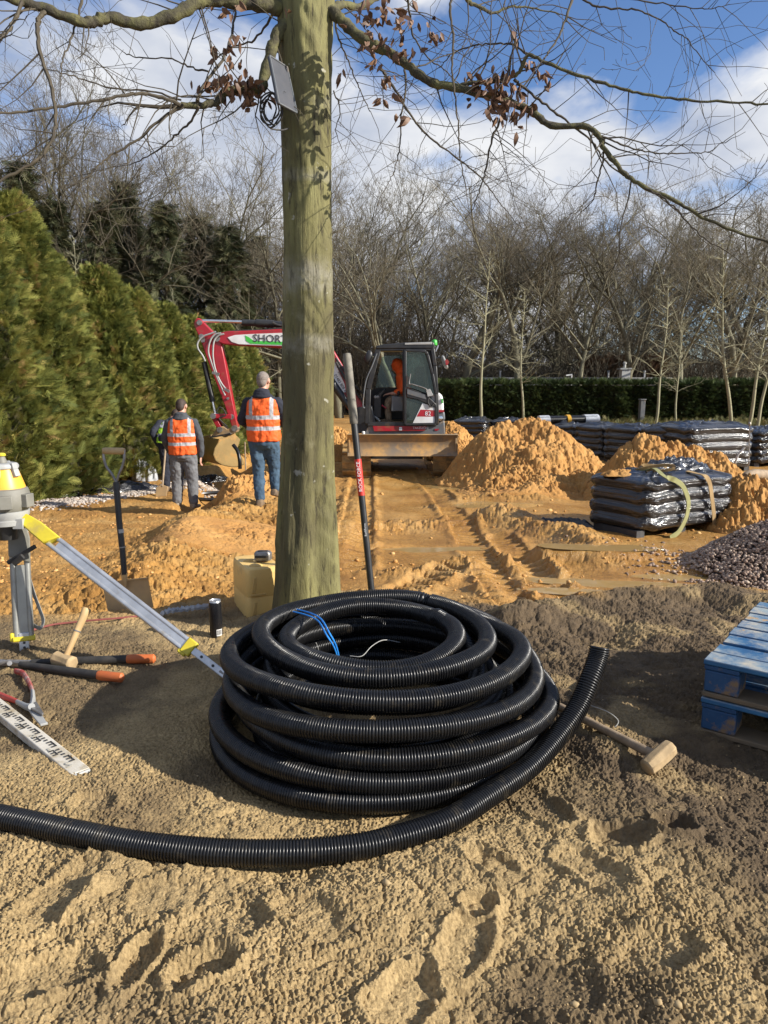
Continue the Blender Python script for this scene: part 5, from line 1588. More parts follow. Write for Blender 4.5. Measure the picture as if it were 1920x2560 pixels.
# undercarriage: two tracks along Y
for cu in (893, 1110):
    c = pY(cu, 1150, 13.75)
    hw = .225 if cu > 1000 else .26
    n = 44; Lh, rr_, zc = 1.35, .29, gz_ex + .30
    pts = []
    for k in range(n):
        t = k / n
        per = 4 * Lh + 2 * math.pi * rr_
        s = t * per
        if s < 2 * Lh: pts.append((-Lh + s, -rr_, 0, -1))
        elif s < 2 * Lh + math.pi * rr_:
            a = (s - 2 * Lh) / rr_; pts.append((Lh + rr_ * math.sin(a), -rr_ * math.cos(a), math.sin(a), -math.cos(a)))
        elif s < 4 * Lh + math.pi * rr_: pts.append((Lh - (s - 2 * Lh - math.pi * rr_), rr_, 0, 1))
        else:
            a = (s - 4 * Lh - math.pi * rr_) / rr_; pts.append((-Lh - rr_ * math.sin(a), rr_ * math.cos(a), -math.sin(a), math.cos(a)))
    mb = MB()
    rings = [[Vector((c.x + x, 15.05 + y + ny * o_, zc + z + nz * o_)) for x, o_ in ((-hw, 0), (hw, 0), (hw, -.045), (-hw, -.045))] for y, z, ny, nz in pts]
    mb.loft(rings, closed=True)
    for k, (y, z, ny, nz) in enumerate(pts):
        nn = Vector((0, ny, nz)); tt = Vector((0, -nz, ny))
        for x0, x1 in ((-hw, -.02), (.02, hw)):
            mb.box(Vector((c.x + (x0 + x1) / 2, 15.05 + y, zc + z)) + nn * .016, (abs(x1 - x0), .035, .034), Matrix((Vector((1, 0, 0)), tt, nn)).transposed())
    t_ = mb.build('track', m_trk, ex)
    mb = MB()
    for y in (-Lh, Lh): mb.lathe([(.05, -hw * .8), (.22, -hw * .8), (.24, -hw * .5), (.24, hw * .5), (.22, hw * .8), (.05, hw * .8)], 20, (c.x, 15.05 + y, zc), Matrix.Rotation(R(90), 3, 'Y'))
    mb.box((c.x, 15.05, zc), (hw * 1.2, 2.4, .26))
    mb.build('track_frame', m_trk, t_)
mb = MB(); mb.box((base.x, 15.05, gz_ex + .45), (1.1, 1.5, .30)); mb.lathe([(.5, -.1), (.5, .1)], 28, (base.x, 15.05, gz_ex + .66)); mb.build('carbody', m_blackpaint, ex)
# blade
bl, brr = pY(868, 1086, 13.25), pY(1145, 1086, 13.25)
zt_, zb_ = bl.z, pY(868, 1139, 13.25).z
prof = [(0.0, zb_), (-.10, zb_ - .01), (-.03, zb_ + .09), (-.02, (zt_ + zb_) / 2), (-.05, zt_ - .07), (-.12, zt_), (-.07, zt_ + .01), (.02, zt_ - .06), (.03, zb_ + .08)]
mb = MB(); mb.prism([(bl.x, 13.3 + y, z) for y, z in prof], (brr.x - bl.x, 0, 0)); blade = mb.build('blade', m_mudsteel, ex, bevel=.008)
for x in (bl.x + .02, brr.x - .05):
    mb = MB(); mb.box((x + .015, 13.32, (zt_ + zb_) / 2 + .0), (.03, .16, zt_ - zb_ + .03)); mb.build('end_plate', m_mudsteel, blade, bevel=.005)
for x in (base.x - .38, base.x + .38):
    mb = MB(); mb.bar((x, 13.34, (zt_ + zb_) / 2 - .05), (x, 14.5, gz_ex + .42), .16, .12, side=(1, 0, 0)); mb.build('blade_arm', m_blackpaint, ex, bevel=.01)
# slewing deck, side skirt with red strip
yfar = 1.75
def slab(poly, d=yfar, Y=YC, dy=0.0): return [a5(x, y, Y) + D(dy) for x, y in poly], (0, d, 0)
mb = MB(); mb.prism(*slab([(440, 1275), (520, 1160), (1215, 1160), (1290, 1120), (1300, 1265), (1180, 1285), (560, 1290)])); mb.build('deck', m_greypaint, ex, bevel=.02)
mb = MB(); mb.prism(*slab([(545, 1178), (1110, 1178), (1085, 1232), (560, 1238)], .03, dy=-.032)); strip = mb.build('red_skirt', m_redpaint, ex, bevel=.006)
text_mesh('lettering', 'TAKEUCHI', m_text_white, strip, a5(960, 1212) + D(-.034), (1, 0, 0), (0, 0, 1), .062, .002)
mb = MB(); mb.prism(*slab([(1188, 1212), (1235, 1210), (1225, 1228), (1190, 1230)], .01, dy=-.012)); mb.build('marker_lamp', m_redpaint, ex)
mb = MB(); mb.prism(*slab([(820, 1192), (850, 1192), (850, 1225), (820, 1225)], .01, dy=-.044)); mb.build('sticker', m_white, strip)
# counterweight and engine cover (behind the cab, right)
mb = MB(); mb.prism(*slab([(1150, 840), (1235, 838), (1268, 860), (1282, 930), (1285, 1035), (1150, 1035)])); cover = mb.build('engine_cover', m_white, ex, bevel=.04, bseg=3)
mb = MB(); mb.prism(*slab([(1225, 1015), (1285, 1015), (1285, 1038), (1150, 1038), (1150, 1015)], .02, dy=-.022)); mb.build('red_stripe', m_redpaint, cover)
mb = MB(); mb.prism(*slab([(1258, 900), (1274, 900), (1276, 945), (1262, 945)], .02, dy=-.022)); mb.build('green_decal', m_green, cover)
mb = MB(); mb.prism(*slab([(1150, 1040), (1292, 1030), (1300, 1120), (1150, 1160)])); mb.build('counterweight', m_greypaint, ex, bevel=.03, bseg=3)
mb = MB(); mb.lathe([(.035, 0), (.05, .01), (.05, .03), (.02, .035)], 16, a5(1250, 1105) + D(-.0), Matrix.Rotation(R(90), 3, 'X')); mb.build('filler_cap', m_chrome, ex)
# cab side panel seen through the door glass: white with red wedge
mb = MB(); mb.prism(*slab([(960, 1150), (1060, 945), (1100, 955), (1185, 992), (1186, 1146)], .004, dy=-.082)); sp_ = mb.build('side_panel', m_white, ex, bevel=.006)
mb = MB(); mb.prism(*slab([(1000, 1082), (1040, 1010), (1186, 1018), (1186, 1082)], .003, dy=-.084)); mb.build('red_wedge', m_redpaint, sp_)
text_mesh('lettering', '82', m_text_white, sp_, a5(1085, 1072) + D(-.087), (1, 0, 0), (0, 0, 1), .115, .002)
# cab frame: posts and rails as bars
YF = YC + 1.25
posts = [((490, 1160), (500, 800)), ((500, 800), (605, 385)), ((605, 385), (1165, 378)), ((490, 1162), (1205, 1165)), ((1165, 378), (1190, 560)), ((1190, 560), (1208, 850)), ((1208, 850), (1212, 1165)), ((868, 385), (872, 1160))]
mb = MB()
for Y in (YC, YF):
    for i, (p, q) in enumerate(posts):
        if Y == YF and i == 7: continue
        w_ = .10 if i in (0, 1) else (.05 if i == 7 else .075)
        mb.bar(a5(*p, Y), a5(*q, Y), w_, .07)
for p in ((490, 1150), (500, 800), (605, 392), (1165, 388), (1212, 1150)):
    mb.bar(a5(*p, YC), a5(*p, YF), .07, .08, side=(0, 0, 1))
mb.build('cab_frame', m_blackpaint, ex, bevel=.012)
mb = MB(); mb.prism([a5(x, y, YC) + D(-.05) for x, y in ((580, 385), (580, 355), (640, 338), (880, 318), (1180, 312), (1188, 350), (1165, 382))], (0, YF - YC + .1, 0)); mb.build('cab_roof', m_blackpaint, ex, bevel=.02)
mb = MB(); mb.prism([a5(x, y, YC) + D(-.06) for x, y in ((878, 322), (1160, 312), (1160, 338), (878, 342))], (0, .04, 0)); mb.build('roof_rail', m_lgrey, ex, bevel=.005)
# dark lower walls inside, rear wall
mb = MB(); mb.prism([a5(x, y, YF) + D(-.05) for x, y in ((505, 1150), (515, 820), (570, 792), (870, 775), (1205, 800), (1208, 1150))], (0, .05, 0)); mb.build('far_panel', m_blackpaint, ex)
mb = MB(); mb.prism([a5(x, y, YC) + D(.05) for x, y in ((1120, 400), (1170, 400), (1205, 820), (1208, 1150), (1140, 1150), (1120, 700))], (0, 1.15, 0)); mb.build('rear_wall', m_blackpaint, ex)
mb = MB(); mb.prism([a5(x, y, YC) + D(.02) for x, y in ((500, 1145), (1205, 1145), (1205, 1165), (500, 1165))], (0, 1.2, 0)); mb.build('cab_floor', m_mudsteel, ex)
for poly, nm in (([(575, 785), (640, 470), (700, 445), (865, 445), (868, 770)], 'window'), ([(880, 440), (1110, 440), (1150, 780), (880, 770)], 'window')):
    mb = MB(); mb.prism([a5(x, y, YF) + D(-.02) for x, y in poly], (0, .006, 0)); mb.build(nm, m_glass, ex, smooth=False)
mb = MB(); mb.prism([a5(512, 800, YC + .05), a5(608, 400, YC + .05), a5(608, 400, YF - .05), a5(512, 800, YF - .05)], (.006, 0, 0)); mb.build('windscreen', m_glass, ex, smooth=False)
# seat, console, levers
mb = MB(); mb.prism([a5(x, y, YC + .35) for x, y in ((760, 1000), (1010, 985), (1030, 900), (770, 915))], (0, .5, 0)); mb.prism([a5(x, y, YC + .38) for x, y in ((960, 930), (1050, 930), (1085, 560), (1010, 560))], (0, .44, 0)); mb.build('seat', m_rubber, ex, bevel=.03, bseg=3)
mb = MB(); mb.prism([a5(x, y, YC + .22) for x, y in ((735, 1030), (870, 1030), (870, 880), (745, 870))], (0, .14, 0)); mb.build('arm_console', m_greypaint, ex, bevel=.015)
mb = MB(); mb.tube([a5(800, 880, YC + .3), a5(815, 850, YC + .3)], .015, 8); mb.ell(a5(815, 842, YC + .3), (.03, .03, .045)); mb.build('joystick', m_rubber, ex)
mb = MB(); mb.prism([a5(x, y, YC + .45) for x, y in ((545, 1100), (640, 1100), (640, 870), (690, 800), (650, 800), (560, 880))], (0, .5, 0)); mb.build('dashboard', m_blackpaint, ex, bevel=.02)
for x in (575, 598):
    mb = MB(); mb.lathe([(.024, 0), (.03, .012), (.02, .02)], 12, a5(x, 880, YC + .44), Matrix.Rotation(R(90), 3, 'X')); mb.build('gauge', m_lgrey, ex)
mb = MB(); mb.tube(catmull([a5(545, 1075, YC + .3), a5(590, 1100, YC + .3), a5(620, 1135, YC + .3)], 4), .018, 8); mb.build('pedal_lever', m_lgrey, ex)
mb = MB(); mb.tube([a5(640, 965, YC + .35), a5(690, 1000, YC + .35)], .014, 8); mb.build('red_lever', m_redpaint, ex)
# door, opened flat against the rear of the cab
DY = YC - .07
dr = thing('door', None, None, tuple(a5(880, 1160, DY))); dr.parent = ex; dr.location = a5(880, 1160, DY) - ex.location
dpts = [(884, 395), (1095, 408), (1115, 440), (1165, 640), (1203, 850), (1200, 1160), (884, 1166)]
mb = MB()
for p, q in zip(dpts, dpts[1:] + dpts[:1]): mb.bar(a5(*p, DY), a5(*q, DY), .045, .05)
mb.prism([a5(x, y, DY) + D(-.03) for x, y in ((898, 788), (960, 800), (1100, 855), (1125, 880), (1205, 955), (1208, 990), (1000, 905), (900, 885))], (0, .05, 0))
mb.build('door_frame', m_blackpaint, dr, bevel=.008)
mb = MB(); mb.prism([a5(x, y, DY) + D(-.036) for x, y in ((905, 800), (1090, 858), (1100, 905), (905, 850))], (0, .01, 0)); mb.build('door_trim', m_greypaint, dr)
for poly in ([(898, 412), (1088, 420), (1150, 650), (1185, 845), (1120, 850), (960, 790), (898, 780)], [(898, 890), (1000, 910), (1195, 990), (1192, 1148), (898, 1152)]):
    mb = MB(); mb.prism([a5(x, y, DY) for x, y in poly], (0, .006, 0)); mb.build('pane', m_glass, dr, smooth=False)
mb = MB(); mb.tube(catmull([a5(940, 640, DY - .05), a5(925, 740, DY - .05), a5(960, 750, DY - .05), a5(1095, 795, DY - .05), a5(1105, 830, DY - .05)], 5), .011, 8); mb.build('grab_rail', m_steel, dr)
mb = MB(); mb.prism([a5(x, y, DY) + D(-.05) for x, y in ((1100, 810), (1140, 795), (1172, 865), (1115, 880))], (0, .03, 0)); mb.build('latch', m_lgrey, dr, bevel=.005)
mb = MB(); mb.tube(catmull([a5(1130, 880, DY - .03), a5(1120, 930, DY - .03), a5(1150, 985, DY - .03), a5(1185, 940, DY - .03)], 5), .012, 8); mb.build('strap_loop', m_rubber, dr)
# rails, mirrors, beacon, lamps
mb = MB(); mb.tube(catmull([a5(590, 430, YC - .08), a5(540, 560, YC - .1), a5(475, 720, YC - .1), a5(445, 960, YC - .1), a5(462, 995, YC - .06)], 6), .012, 8); mb.build('handrail', m_greypaint, ex)
mb = MB(); mb.ell(a5(505, 470, YC - .02), (.07, .05, .13), 12, 8, Matrix.Rotation(R(14), 3, 'Y')); mb.tube([a5(520, 470, YC), a5(590, 420, YC)], .012, 6); mb.build('mirror', m_blackpaint, ex)
mp_ = thing('mirror', None, None, (0, 0, 0)); mp_.parent = ex; mp_.location = a5(1300, 520, YC + .5) - ex.location
mb = MB(); mb.lathe([(.02, -.05), (.10, -.045), (.135, -.01), (.135, .01), (.12, .02)], 20, a5(1295, 520, YC + .5), Matrix.Rotation(R(68), 3, 'Y')); mb.build('mirror_shell', m_lgrey, mp_)
mb = MB(); mb.tube([a5(1255, 470, YC + .5), a5(1285, 500, YC + .5)], .012, 6); mb.tube([a5(1180, 480, YC + .5), a5(1262, 475, YC + .5)], .014, 6); mb.build('mirror_arm', m_blackpaint, mp_)
mb = MB(); mb.prism([a5(x, y, YC + .36) for x, y in ((1298, 500), (1320, 488), (1340, 520), (1320, 552), (1305, 545))], (0, .03, 0)); mb.build('red_backing', m_redpaint, mp_)
mb = MB(); mb.lathe([(.05, 0), (.055, .01), (.05, .08), (.035, .1), (.01, .105)], 16, a5(1186, 345, YC + .1)); mb.build('beacon', m_green, ex)
mb = MB(); mb.bar(a5(1228, 345, YC), a5(1200, 410, YC), .02, .02); mb.build('beacon_bracket', m_alu, ex)
mb = MB(); mb.lathe([(.03, 0), (.03, .06), (.02, .07)], 12, a5(450, 1275, YC - .1)); mb.build('marker_lamp', m_white, ex)

# boom
def bpoly(zp, th, Y=YB): return [p + D(-th / 2) for p in zp], (0, th, 0)
b_out = [a4(*p) for p in ((695, 300), (745, 250), (800, 238), (1000, 232), (1290, 218))] + [pY(u, v, YB) for u, v in ((760, 822), (800, 838), (835, 876), (870, 935), (905, 1010), (925, 1060), (895, 1065), (862, 1010), (835, 960), (800, 910), (770, 884), (740, 874))] + [a4(*p) for p in ((1285, 385), (1100, 375), (900, 363), (770, 352), (705, 325))]
mb = MB(); mb.prism(*bpoly(b_out, .26)); boom = mb.build('boom', m_redpaint, ex, bevel=.02)
mb = MB(); mb.prism([a4(*p) + D(-.142) for p in ((805, 292), (868, 272), (1000, 264), (1300, 252), (1300, 364), (1100, 358), (900, 350), (840, 330))], (0, .014, 0)); wp = mb.build('white_decal', m_white, boom)
mb = MB(); mb.prism([a4(*p) + D(-.147) for p in ((955, 275), (985, 290), (1030, 322), (1300, 330), (1300, 357), (1120, 352), (1000, 345), (962, 322))], (0, .006, 0)); mb.build('green_decal', m_green, boom)
text_mesh('lettering', 'SHORTS', m_text_dark, boom, a4(1020, 330) + D(-.150), a4(1250, 338) - a4(1020, 330), (0, 0, 1), .205, .002)
wf = [(790, 868), (815, 876), (852, 935), (866, 985), (858, 985), (838, 952)]
mb = MB(); mb.prism([pY(u, v, YB) + D(-.142) for u, v in ((822, 893), (838, 905), (862, 960), (866, 980), (852, 982), (836, 950))], (0, .014, 0)); mb.build('white_decal', m_white, boom)
dtx = pY(864, 974, YB) - pY(836, 930, YB)
text_mesh('lettering', '01483 808 808', m_text_dark, boom, pY(836, 938, YB) + D(-.145), dtx, Vector((-dtx.z, 0, dtx.x)), .075, .002)
text_mesh('lettering', 'SHORTS', m_text_dark, boom, pY(845, 930, YB) + D(-.145), dtx, Vector((-dtx.z, 0, dtx.x)), .05, .002)
# boom cylinder below the foot (black), boom foot bracket
mb = MB(); mb.tube([pY(800, 912, YB - .2), pY(868, 1010, YB - .2)], .07, 14); mb.tube([pY(868, 1010, YB - .2), pY(900, 1060, YB - .2)], .04, 12); mb.build('boom_cylinder', m_blackpaint, ex)
mb = MB(); mb.prism([pY(u, v, YB - .35) for u, v in ((885, 1020), (930, 1015), (945, 1080), (880, 1085))], (0, .7, 0)); mb.build('boom_bracket', m_blackpaint, ex, bevel=.02)
mb = MB(); mb.tube(catmull([pY(840, 905, YB - .18), pY(872, 960, YB - .2), pY(905, 1000, YB - .18)], 5), .025, 8); mb.tube(catmull([pY(840, 895, YB - .15), pY(880, 955, YB - .18), pY(912, 990, YB - .15)], 5), .02, 8); mb.build('hose', m_rubber, ex)
# arm
arm_o = [a4(*p) for p in ((508, 185), (518, 145), (538, 122), (560, 128), (600, 168), (668, 238), (745, 335), (772, 470), (806, 650), (838, 820), (888, 1062), (862, 1090), (838, 1065), (812, 985), (765, 850), (690, 650), (625, 480), (575, 330))]
mb = MB(); mb.prism(*bpoly(arm_o, .20)); arm = mb.build('arm', m_redpaint, ex, bevel=.015)
for p, r_ in (((562, 165), .05), ((578, 282), .045), ((712, 300), .06), ((835, 972), .05), ((862, 1072), .06), ((805, 815), .025)):
    mb = MB(); c = a4(*p); mb.tube([c + D(-.135), c + D(.135)], r_, 16); mb.build('pin', m_steel, arm)
mb = MB(); mb.tube([a4(575, 145), a4(925, 155)], .030, 12); mb.build('cylinder_rod', m_chrome, ex)
mb = MB(); mb.tube([a4(918, 162), a4(1040, 165)], .060, 14); mb.tube([a4(1040, 165), a4(1190, 172)], .072, 14); mb.tube([a4(1190, 172), pY(790, 822, YB)], .06, 14)
mb.build('arm_cylinder', m_blackpaint, ex)
mb = MB(); mb.tube(catmull([a4(760, 248, YB - .1), a4(900, 232, YB - .1), a4(1100, 226, YB - .1), a4(1290, 205, YB - .1)], 5), .018, 6); mb.tube(catmull([a4(1180, 160, YB - .1), a4(1220, 180, YB - .1), a4(1290, 190, YB - .1)], 5), .02, 6); mb.build('hose', m_rubber, ex)
YA = YB - .17
mb = MB(); mb.tube([a4(588, 500, YB - .02), a4(662, 845, YB - .02)], .052, 14); mb.build('bucket_cylinder', m_blackpaint, ex)
mb = MB(); mb.tube([a4(660, 840, YB - .02), a4(685, 960, YB - .02)], .028, 12); mb.build('cylinder_rod', m_chrome, ex)
for path in ([(690, 240), (640, 258), (580, 280), (535, 330), (535, 385), (575, 445), (598, 495)], [(735, 252), (680, 265), (640, 320), (625, 410), (650, 500), (690, 610), (770, 790)], [(760, 258), (710, 275), (675, 320), (665, 400), (668, 480), (690, 580), (735, 680), (795, 760)]):
    mb = MB(); mb.tube(catmull([a4(*p, YA) for p in path], 6), .017, 8); mb.build('hose', m_lgrey, arm)
mb = MB(); mb.box(a4(690, 600, YA), (.14, .04, .05), Matrix.Rotation(R(15), 3, 'Y')); mb.box(a4(785, 745, YA), (.12, .04, .05), Matrix.Rotation(R(30), 3, 'Y')); mb.box(a4(580, 310, YA + .06), (.07, .05, .09)); mb.build('hose_clamp', m_steel, arm)
mb = MB(); mb.tube(catmull([a4(695, 930, YA), a4(715, 895, YA), a4(750, 905, YA), a4(775, 960, YA), a4(720, 985, YA), a4(745, 1020, YA), a4(790, 1060, YA)], 5), .012, 6); mb.build('hose', m_rubber, ex)
# linkage
for dy in (-.13, .10):
    mb = MB(); mb.bar(a4(665, 965) + D(dy), a4(835, 970) + D(dy), .085, .03); mb.bar(a4(680, 975) + D(dy + .031), a4(738, 1085) + D(dy + .031), .085, .03)
    mb.build('link', m_redpaint, ex, bevel=.006)
for p in ((682, 965), (738, 1082)):
    mb = MB(); mb.tube([a4(*p) + D(-.17), a4(*p) + D(.17)], .055, 14); mb.build('pin', m_steel, ex)
# hitch and bucket (turned a little to the camera)
mb = MB(); mb.prism(*bpoly([a4(*p) for p in ((690, 1100), (715, 1060), (760, 1055), (800, 1080), (850, 1055), (890, 1065), (880, 1105), (830, 1125), (700, 1140), (660, 1140))], .24)); mb.build('quick_hitch', m_mudsteel, ex, bevel=.01)
mb = MB(); mb.prism(*bpoly([a4(*p) for p in ((655, 1142), (830, 1108), (838, 1122), (660, 1158))], .34)); mb.build('hitch_plate', m_blackpaint, ex, bevel=.006)
bc = a4(745, 1260)
ang = R(34)
Rb = Matrix.Rotation(ang, 3, 'Z')
def bk(x, y, d): return bc + Rb @ Vector(((x - 745) / 3.456 * YB / F * 1.15, d, -(y - 1260) / 3.456 * YB / F))
curve = [(660, 1150), (650, 1180), (622, 1225), (608, 1280), (625, 1330), (670, 1368), (730, 1390), (785, 1398), (850, 1380)]
wd = .42
mb = MB()
outer_ = [bk(x, y, 0) for x, y in curve]
inner_ = [bk(x + (755 - x) * .07, y + (1250 - y) * .07, 0) for x, y in curve]
poly = outer_ + inner_[::-1]
dv = Rb @ Vector((0, wd, 0))
mb.prism([p - dv for p in poly], dv * 2)
for s in (-1, 1):
    mb.prism([bk(x, y, s * wd) - Rb @ Vector((0, .012 * (s + 1), 0)) for x, y in curve + [(845, 1340), (800, 1240), (825, 1160), (790, 1125)]], Rb @ Vector((0, .024, 0)))
bkt = mb.build('bucket', m_ochre, ex, bevel=.006)
mb = MB(); mb.prism([bk(x, y, -.16) for x, y in ((655, 1150), (830, 1115), (838, 1175), (800, 1215), (655, 1205))], Rb @ Vector((0, .32, 0))); mb.build('bucket_mount', m_ochre, bkt, bevel=.01)

# operator in the cab
oy = YC + .6
seatp = a5(900, 925, oy)
op = thing('person', 'digger driver in orange hooded jacket sitting in the excavator cab', 'person', tuple(seatp))
hd_ = a5(800, 555, oy)
mb = MB()
Mh = Matrix.Rotation(R(90), 3, 'Z') @ Matrix.Rotation(R(-22), 3, 'X')
hip = a5(895, 915, oy); chest = a5(885, 690, oy); nk = a5(845, 620, oy)
J = dict(neck=nk, head=a5(812, 590, oy), headM=Mh)
J['handL'] = (a5(728, 845, oy - .2), a5(700, 850, oy - .2) - a5(740, 842, oy - .2), 1)
head_and_hands(mb, J)
mb.loft([[hip.lerp(nk, t) + Vector((math.cos(q) * rx, math.sin(q) * ry, 0)) for q in [2 * math.pi * k / 18 for k in range(18)]] for t, rx, ry in ((-.05, .10, .13), (.3, .11, .15), (.75, .11, .17), (.95, .06, .09))])
limbt(mb, [a5(865, 690, oy - .2), a5(850, 830, oy - .22), a5(740, 845, oy - .2)], [.045, .04, .03])
for dy in (-.1, .1): limbt(mb, [hip + D(dy), a5(720, 920, oy + dy), a5(710, 1120, oy + dy)], [.07, .055, .04])
finish(mb.build('body', m_skin, op), .009, smooth=3)
mb = MB()
mb.loft([[hip.lerp(nk, t) + Vector((math.cos(q) * rx, math.sin(q) * ry, 0)) for q in [2 * math.pi * k / 18 for k in range(18)]] for t, rx, ry in ((-.06, .13, .16), (.15, .14, .18), (.45, .145, .19), (.8, .13, .20), (.98, .09, .12))])
for dy in (-.2, .2): limbt(mb, [a5(880, 690, oy + dy), a5(865, 760, oy + dy * 1.15), a5(845, 815, oy + dy * 1.1), a5(790, 830, oy + dy)], [.085, .075, .07, .055])
finish(mb.build('jacket', m_orange, op), .012, .02)
mb = MB(); mb.ell(a5(806, 555, oy), (.125, .118, .145), 18, 12, Mh); mb.ell(a5(838, 610, oy), (.11, .12, .10), 16, 10)
hood = finish(mb.build('hood', m_orange, op), .010, .012)
mb = MB()
for dy in (-.1, .1): limbt(mb, [hip + D(dy), a5(800, 905, oy + dy), a5(715, 925, oy + dy), a5(705, 1000, oy + dy), a5(712, 1110, oy + dy)], [.10, .09, .08, .07, .06])
finish(mb.build('trousers', m_mudwood, op), .012, .018)
for dy in (-.1, .1):
    mb = MB(); mb.ell(a5(690, 1132, oy + dy), (.13, .05, .05)); mb.tube([a5(712, 1090, oy + dy), a5(712, 1135, oy + dy)], .055, 12); finish(mb.build('boot', m_boot, op), .01, smooth=2)
# ------------------------------------------------------------------ heaps of sand
m_heap, nt, bs = M_('orange_sand')
c = ramp(nt, noise_node(nt, 2.2, 7, 0.65), [(0.28, (0.31, 0.142, 0.036)), (0.5, (0.42, 0.212, 0.058)), (0.75, (0.50, 0.28, 0.095))])
nt.links.new(c, bs.inputs['Base Color']); bs.inputs['Roughness'].default_value = .95
bump(nt, bs, noise_node(nt, 22, 6, .7), .7, .03)


def heap(label, Y, cones, v_foot, seed=0, lump=.06, sharp=7.0):
    """tipped sand: overlapping rounded cones (image column of the top, image row of the top, radius in m, offset in depth)"""
    pts = []
    for u, v, r, dy in cones:
        p = pY(u, v, Y + dy); pts.append((p.x, Y + dy, p.z, r))
    cx = sum(p[0] for p in pts) / len(pts)
    x0 = min(p[0] - p[3] * 1.25 for p in pts); x1 = max(p[0] + p[3] * 1.25 for p in pts)
    y0 = min(p[1] - p[3] * 1.25 for p in pts); y1 = max(p[1] + p[3] * 1.25 for p in pts)
    nx, ny = 230, 170
    X, Yg = np.meshgrid(np.linspace(x0, x1, nx), np.linspace(y0, y1, ny))
    zb = ground_z(X, Yg)
    warp = .10 * fbm(X * 1.6 + seed, Yg * 1.6, 3, seed)
    acc = np.zeros_like(X)
    sharp = sharp / max(.12, max(p[2] - gz(p[0], p[1]) for p in pts))
    for k, (px_, py_, pz_, r) in enumerate(pts):
        d = np.hypot(X - px_, Yg - py_) / r * (1 + 1.2 * warp)
        h0 = max(.06, pz_ - gz(px_, py_))
        h = h0 * (1.0 - d ** 1.35 * .98)
        h = np.where(d < .25, h0 * (1 - .25 ** 1.35 * .98 * (d / .25) ** 2.2), h)
        acc = acc + np.exp(np.clip(h * sharp, -60, 60))
    z = np.log(acc + 1e-9) / sharp
    kk = np.clip(z * 6, 0, 1)
    bill = clod(fbm(X * 3.0 + seed, Yg * 3.0, 5, seed + 2, .58)) * 1.9
    z = z + kk * lump * bill + kk * lump * .45 * clod(fbm(X * 10, Yg * 10, 3, seed + 5, .6)) * 1.9 + kk * .08 * perlin(X * 1.3, Yg * 1.3 + seed, 3)
    z = z - .35 * np.clip((.0 - z) * 8, 0, 1)
    edge = np.minimum(np.minimum(np.arange(nx)[None, :], nx - 1 - np.arange(nx)[None, :]), np.minimum(np.arange(ny)[:, None], ny - 1 - np.arange(ny)[:, None]))
    z = z - .25 * np.clip((14 - edge) / 14, 0, 1)
    V = np.stack([(X - cx).ravel(), (Yg - Y).ravel(), (z + zb).ravel()], 1)
    idx = np.arange(nx * ny).reshape(ny, nx)
    keep = ((z[:-1, :-1] > -.30) | (z[1:, 1:] > -.30)).ravel()
    Fq = np.stack([idx[:-1, :-1].ravel(), idx[:-1, 1:].ravel(), idx[1:, 1:].ravel(), idx[1:, :-1].ravel()], 1)[keep]
    used = np.unique(Fq); mp_ = np.full(len(V), -1); mp_[used] = np.arange(len(used))
    o = mesh_np('sand_heap', V[used], mp_[Fq], m_heap, loc=(cx, Y, 0))
    return tag(o, label, 'sand heap')


heap('largest heap of orange sand, broad and steep, beside the excavator blade', 13.0, [(1215, 1092, .85, -.2), (1265, 1064, .95, 0), (1318, 1054, 1.0, .1), (1352, 1052, 1.0, 0), (1385, 1078, .9, -.2), (1425, 1110, .75, -.2), (1330, 1130, .8, -.8)], 1190, 3, .055)
heap('low foot of tipped orange sand in front of the largest heap', 11.6, [(1240, 1195, .65, 0), (1310, 1176, .7, .2), (1365, 1180, .7, 0), (1440, 1182, .8, .3), (1500, 1205, .7, 0)], 1225, 8, .07)
heap('lower lumpy heap of orange sand behind the strapped bag stack', 11.2, [(1560, 1135, .65, 0), (1600, 1102, .7, 0), (1640, 1112, .65, -.1), (1690, 1118, .7, 0), (1740, 1122, .7, .1), (1790, 1135, .7, 0)], 1200, 5, .07)
heap('orange sand heap at the right edge behind the gravel pile', 8.9, [(1850, 1200, .55, .1), (1890, 1192, .6, 0), (1960, 1185, .7, .1), (1870, 1260, .45, -.4)], 1330, 12, .08)
heap('small bright sand heap between the tree trunk and the excavator', 17.2, [(820, 1066, .8, 0), (850, 1072, .7, 0), (780, 1070, .9, 0)], 1120, 15, .05)
heap('small bright sand heap just right of the excavator counterweight', 17.5, [(1122, 1056, .75, 0), (1150, 1078, .7, -.1)], 1120, 19, .05)
heap('broken spoil ridge of orange clods in front of the walking man', 7.5, [(455, 1362, .34, .1), (520, 1350, .42, 0), (575, 1342, .44, .1), (625, 1330, .46, .3), (665, 1320, .46, .6)], 1345, 23, .035)
heap('orange spoil bank beside the trench at the walking man', 11.3, [(560, 1215, .55, 0), (610, 1196, .65, .2), (660, 1184, .65, .5)], 1220, 27, .06)

# ------------------------------------------------------------------ loose clods and gravel (uncountable)
ico_v = []
_t = (1 + 5 ** .5) / 2
for a, b in ((1, _t), (-1, _t), (1, -_t), (-1, -_t)): ico_v += [(a, b, 0), (0, a, b), (b, 0, a)]
ico_v = np.array(ico_v) / math.hypot(1, _t)
from itertools import combinations
_d = min(np.linalg.norm(ico_v[0] - q) for q in ico_v[1:])
ico_f = []
for tri in combinations(range(12), 3):
    if all(abs(np.linalg.norm(ico_v[i] - ico_v[j]) - _d) < 1e-3 for i, j in combinations(tri, 2)):
        i, j, k = tri
        if np.dot(np.cross(ico_v[j] - ico_v[i], ico_v[k] - ico_v[i]), ico_v[i]) < 0: j, k = k, j
        ico_f.append((i, j, k))
ico_f = np.array(ico_f)


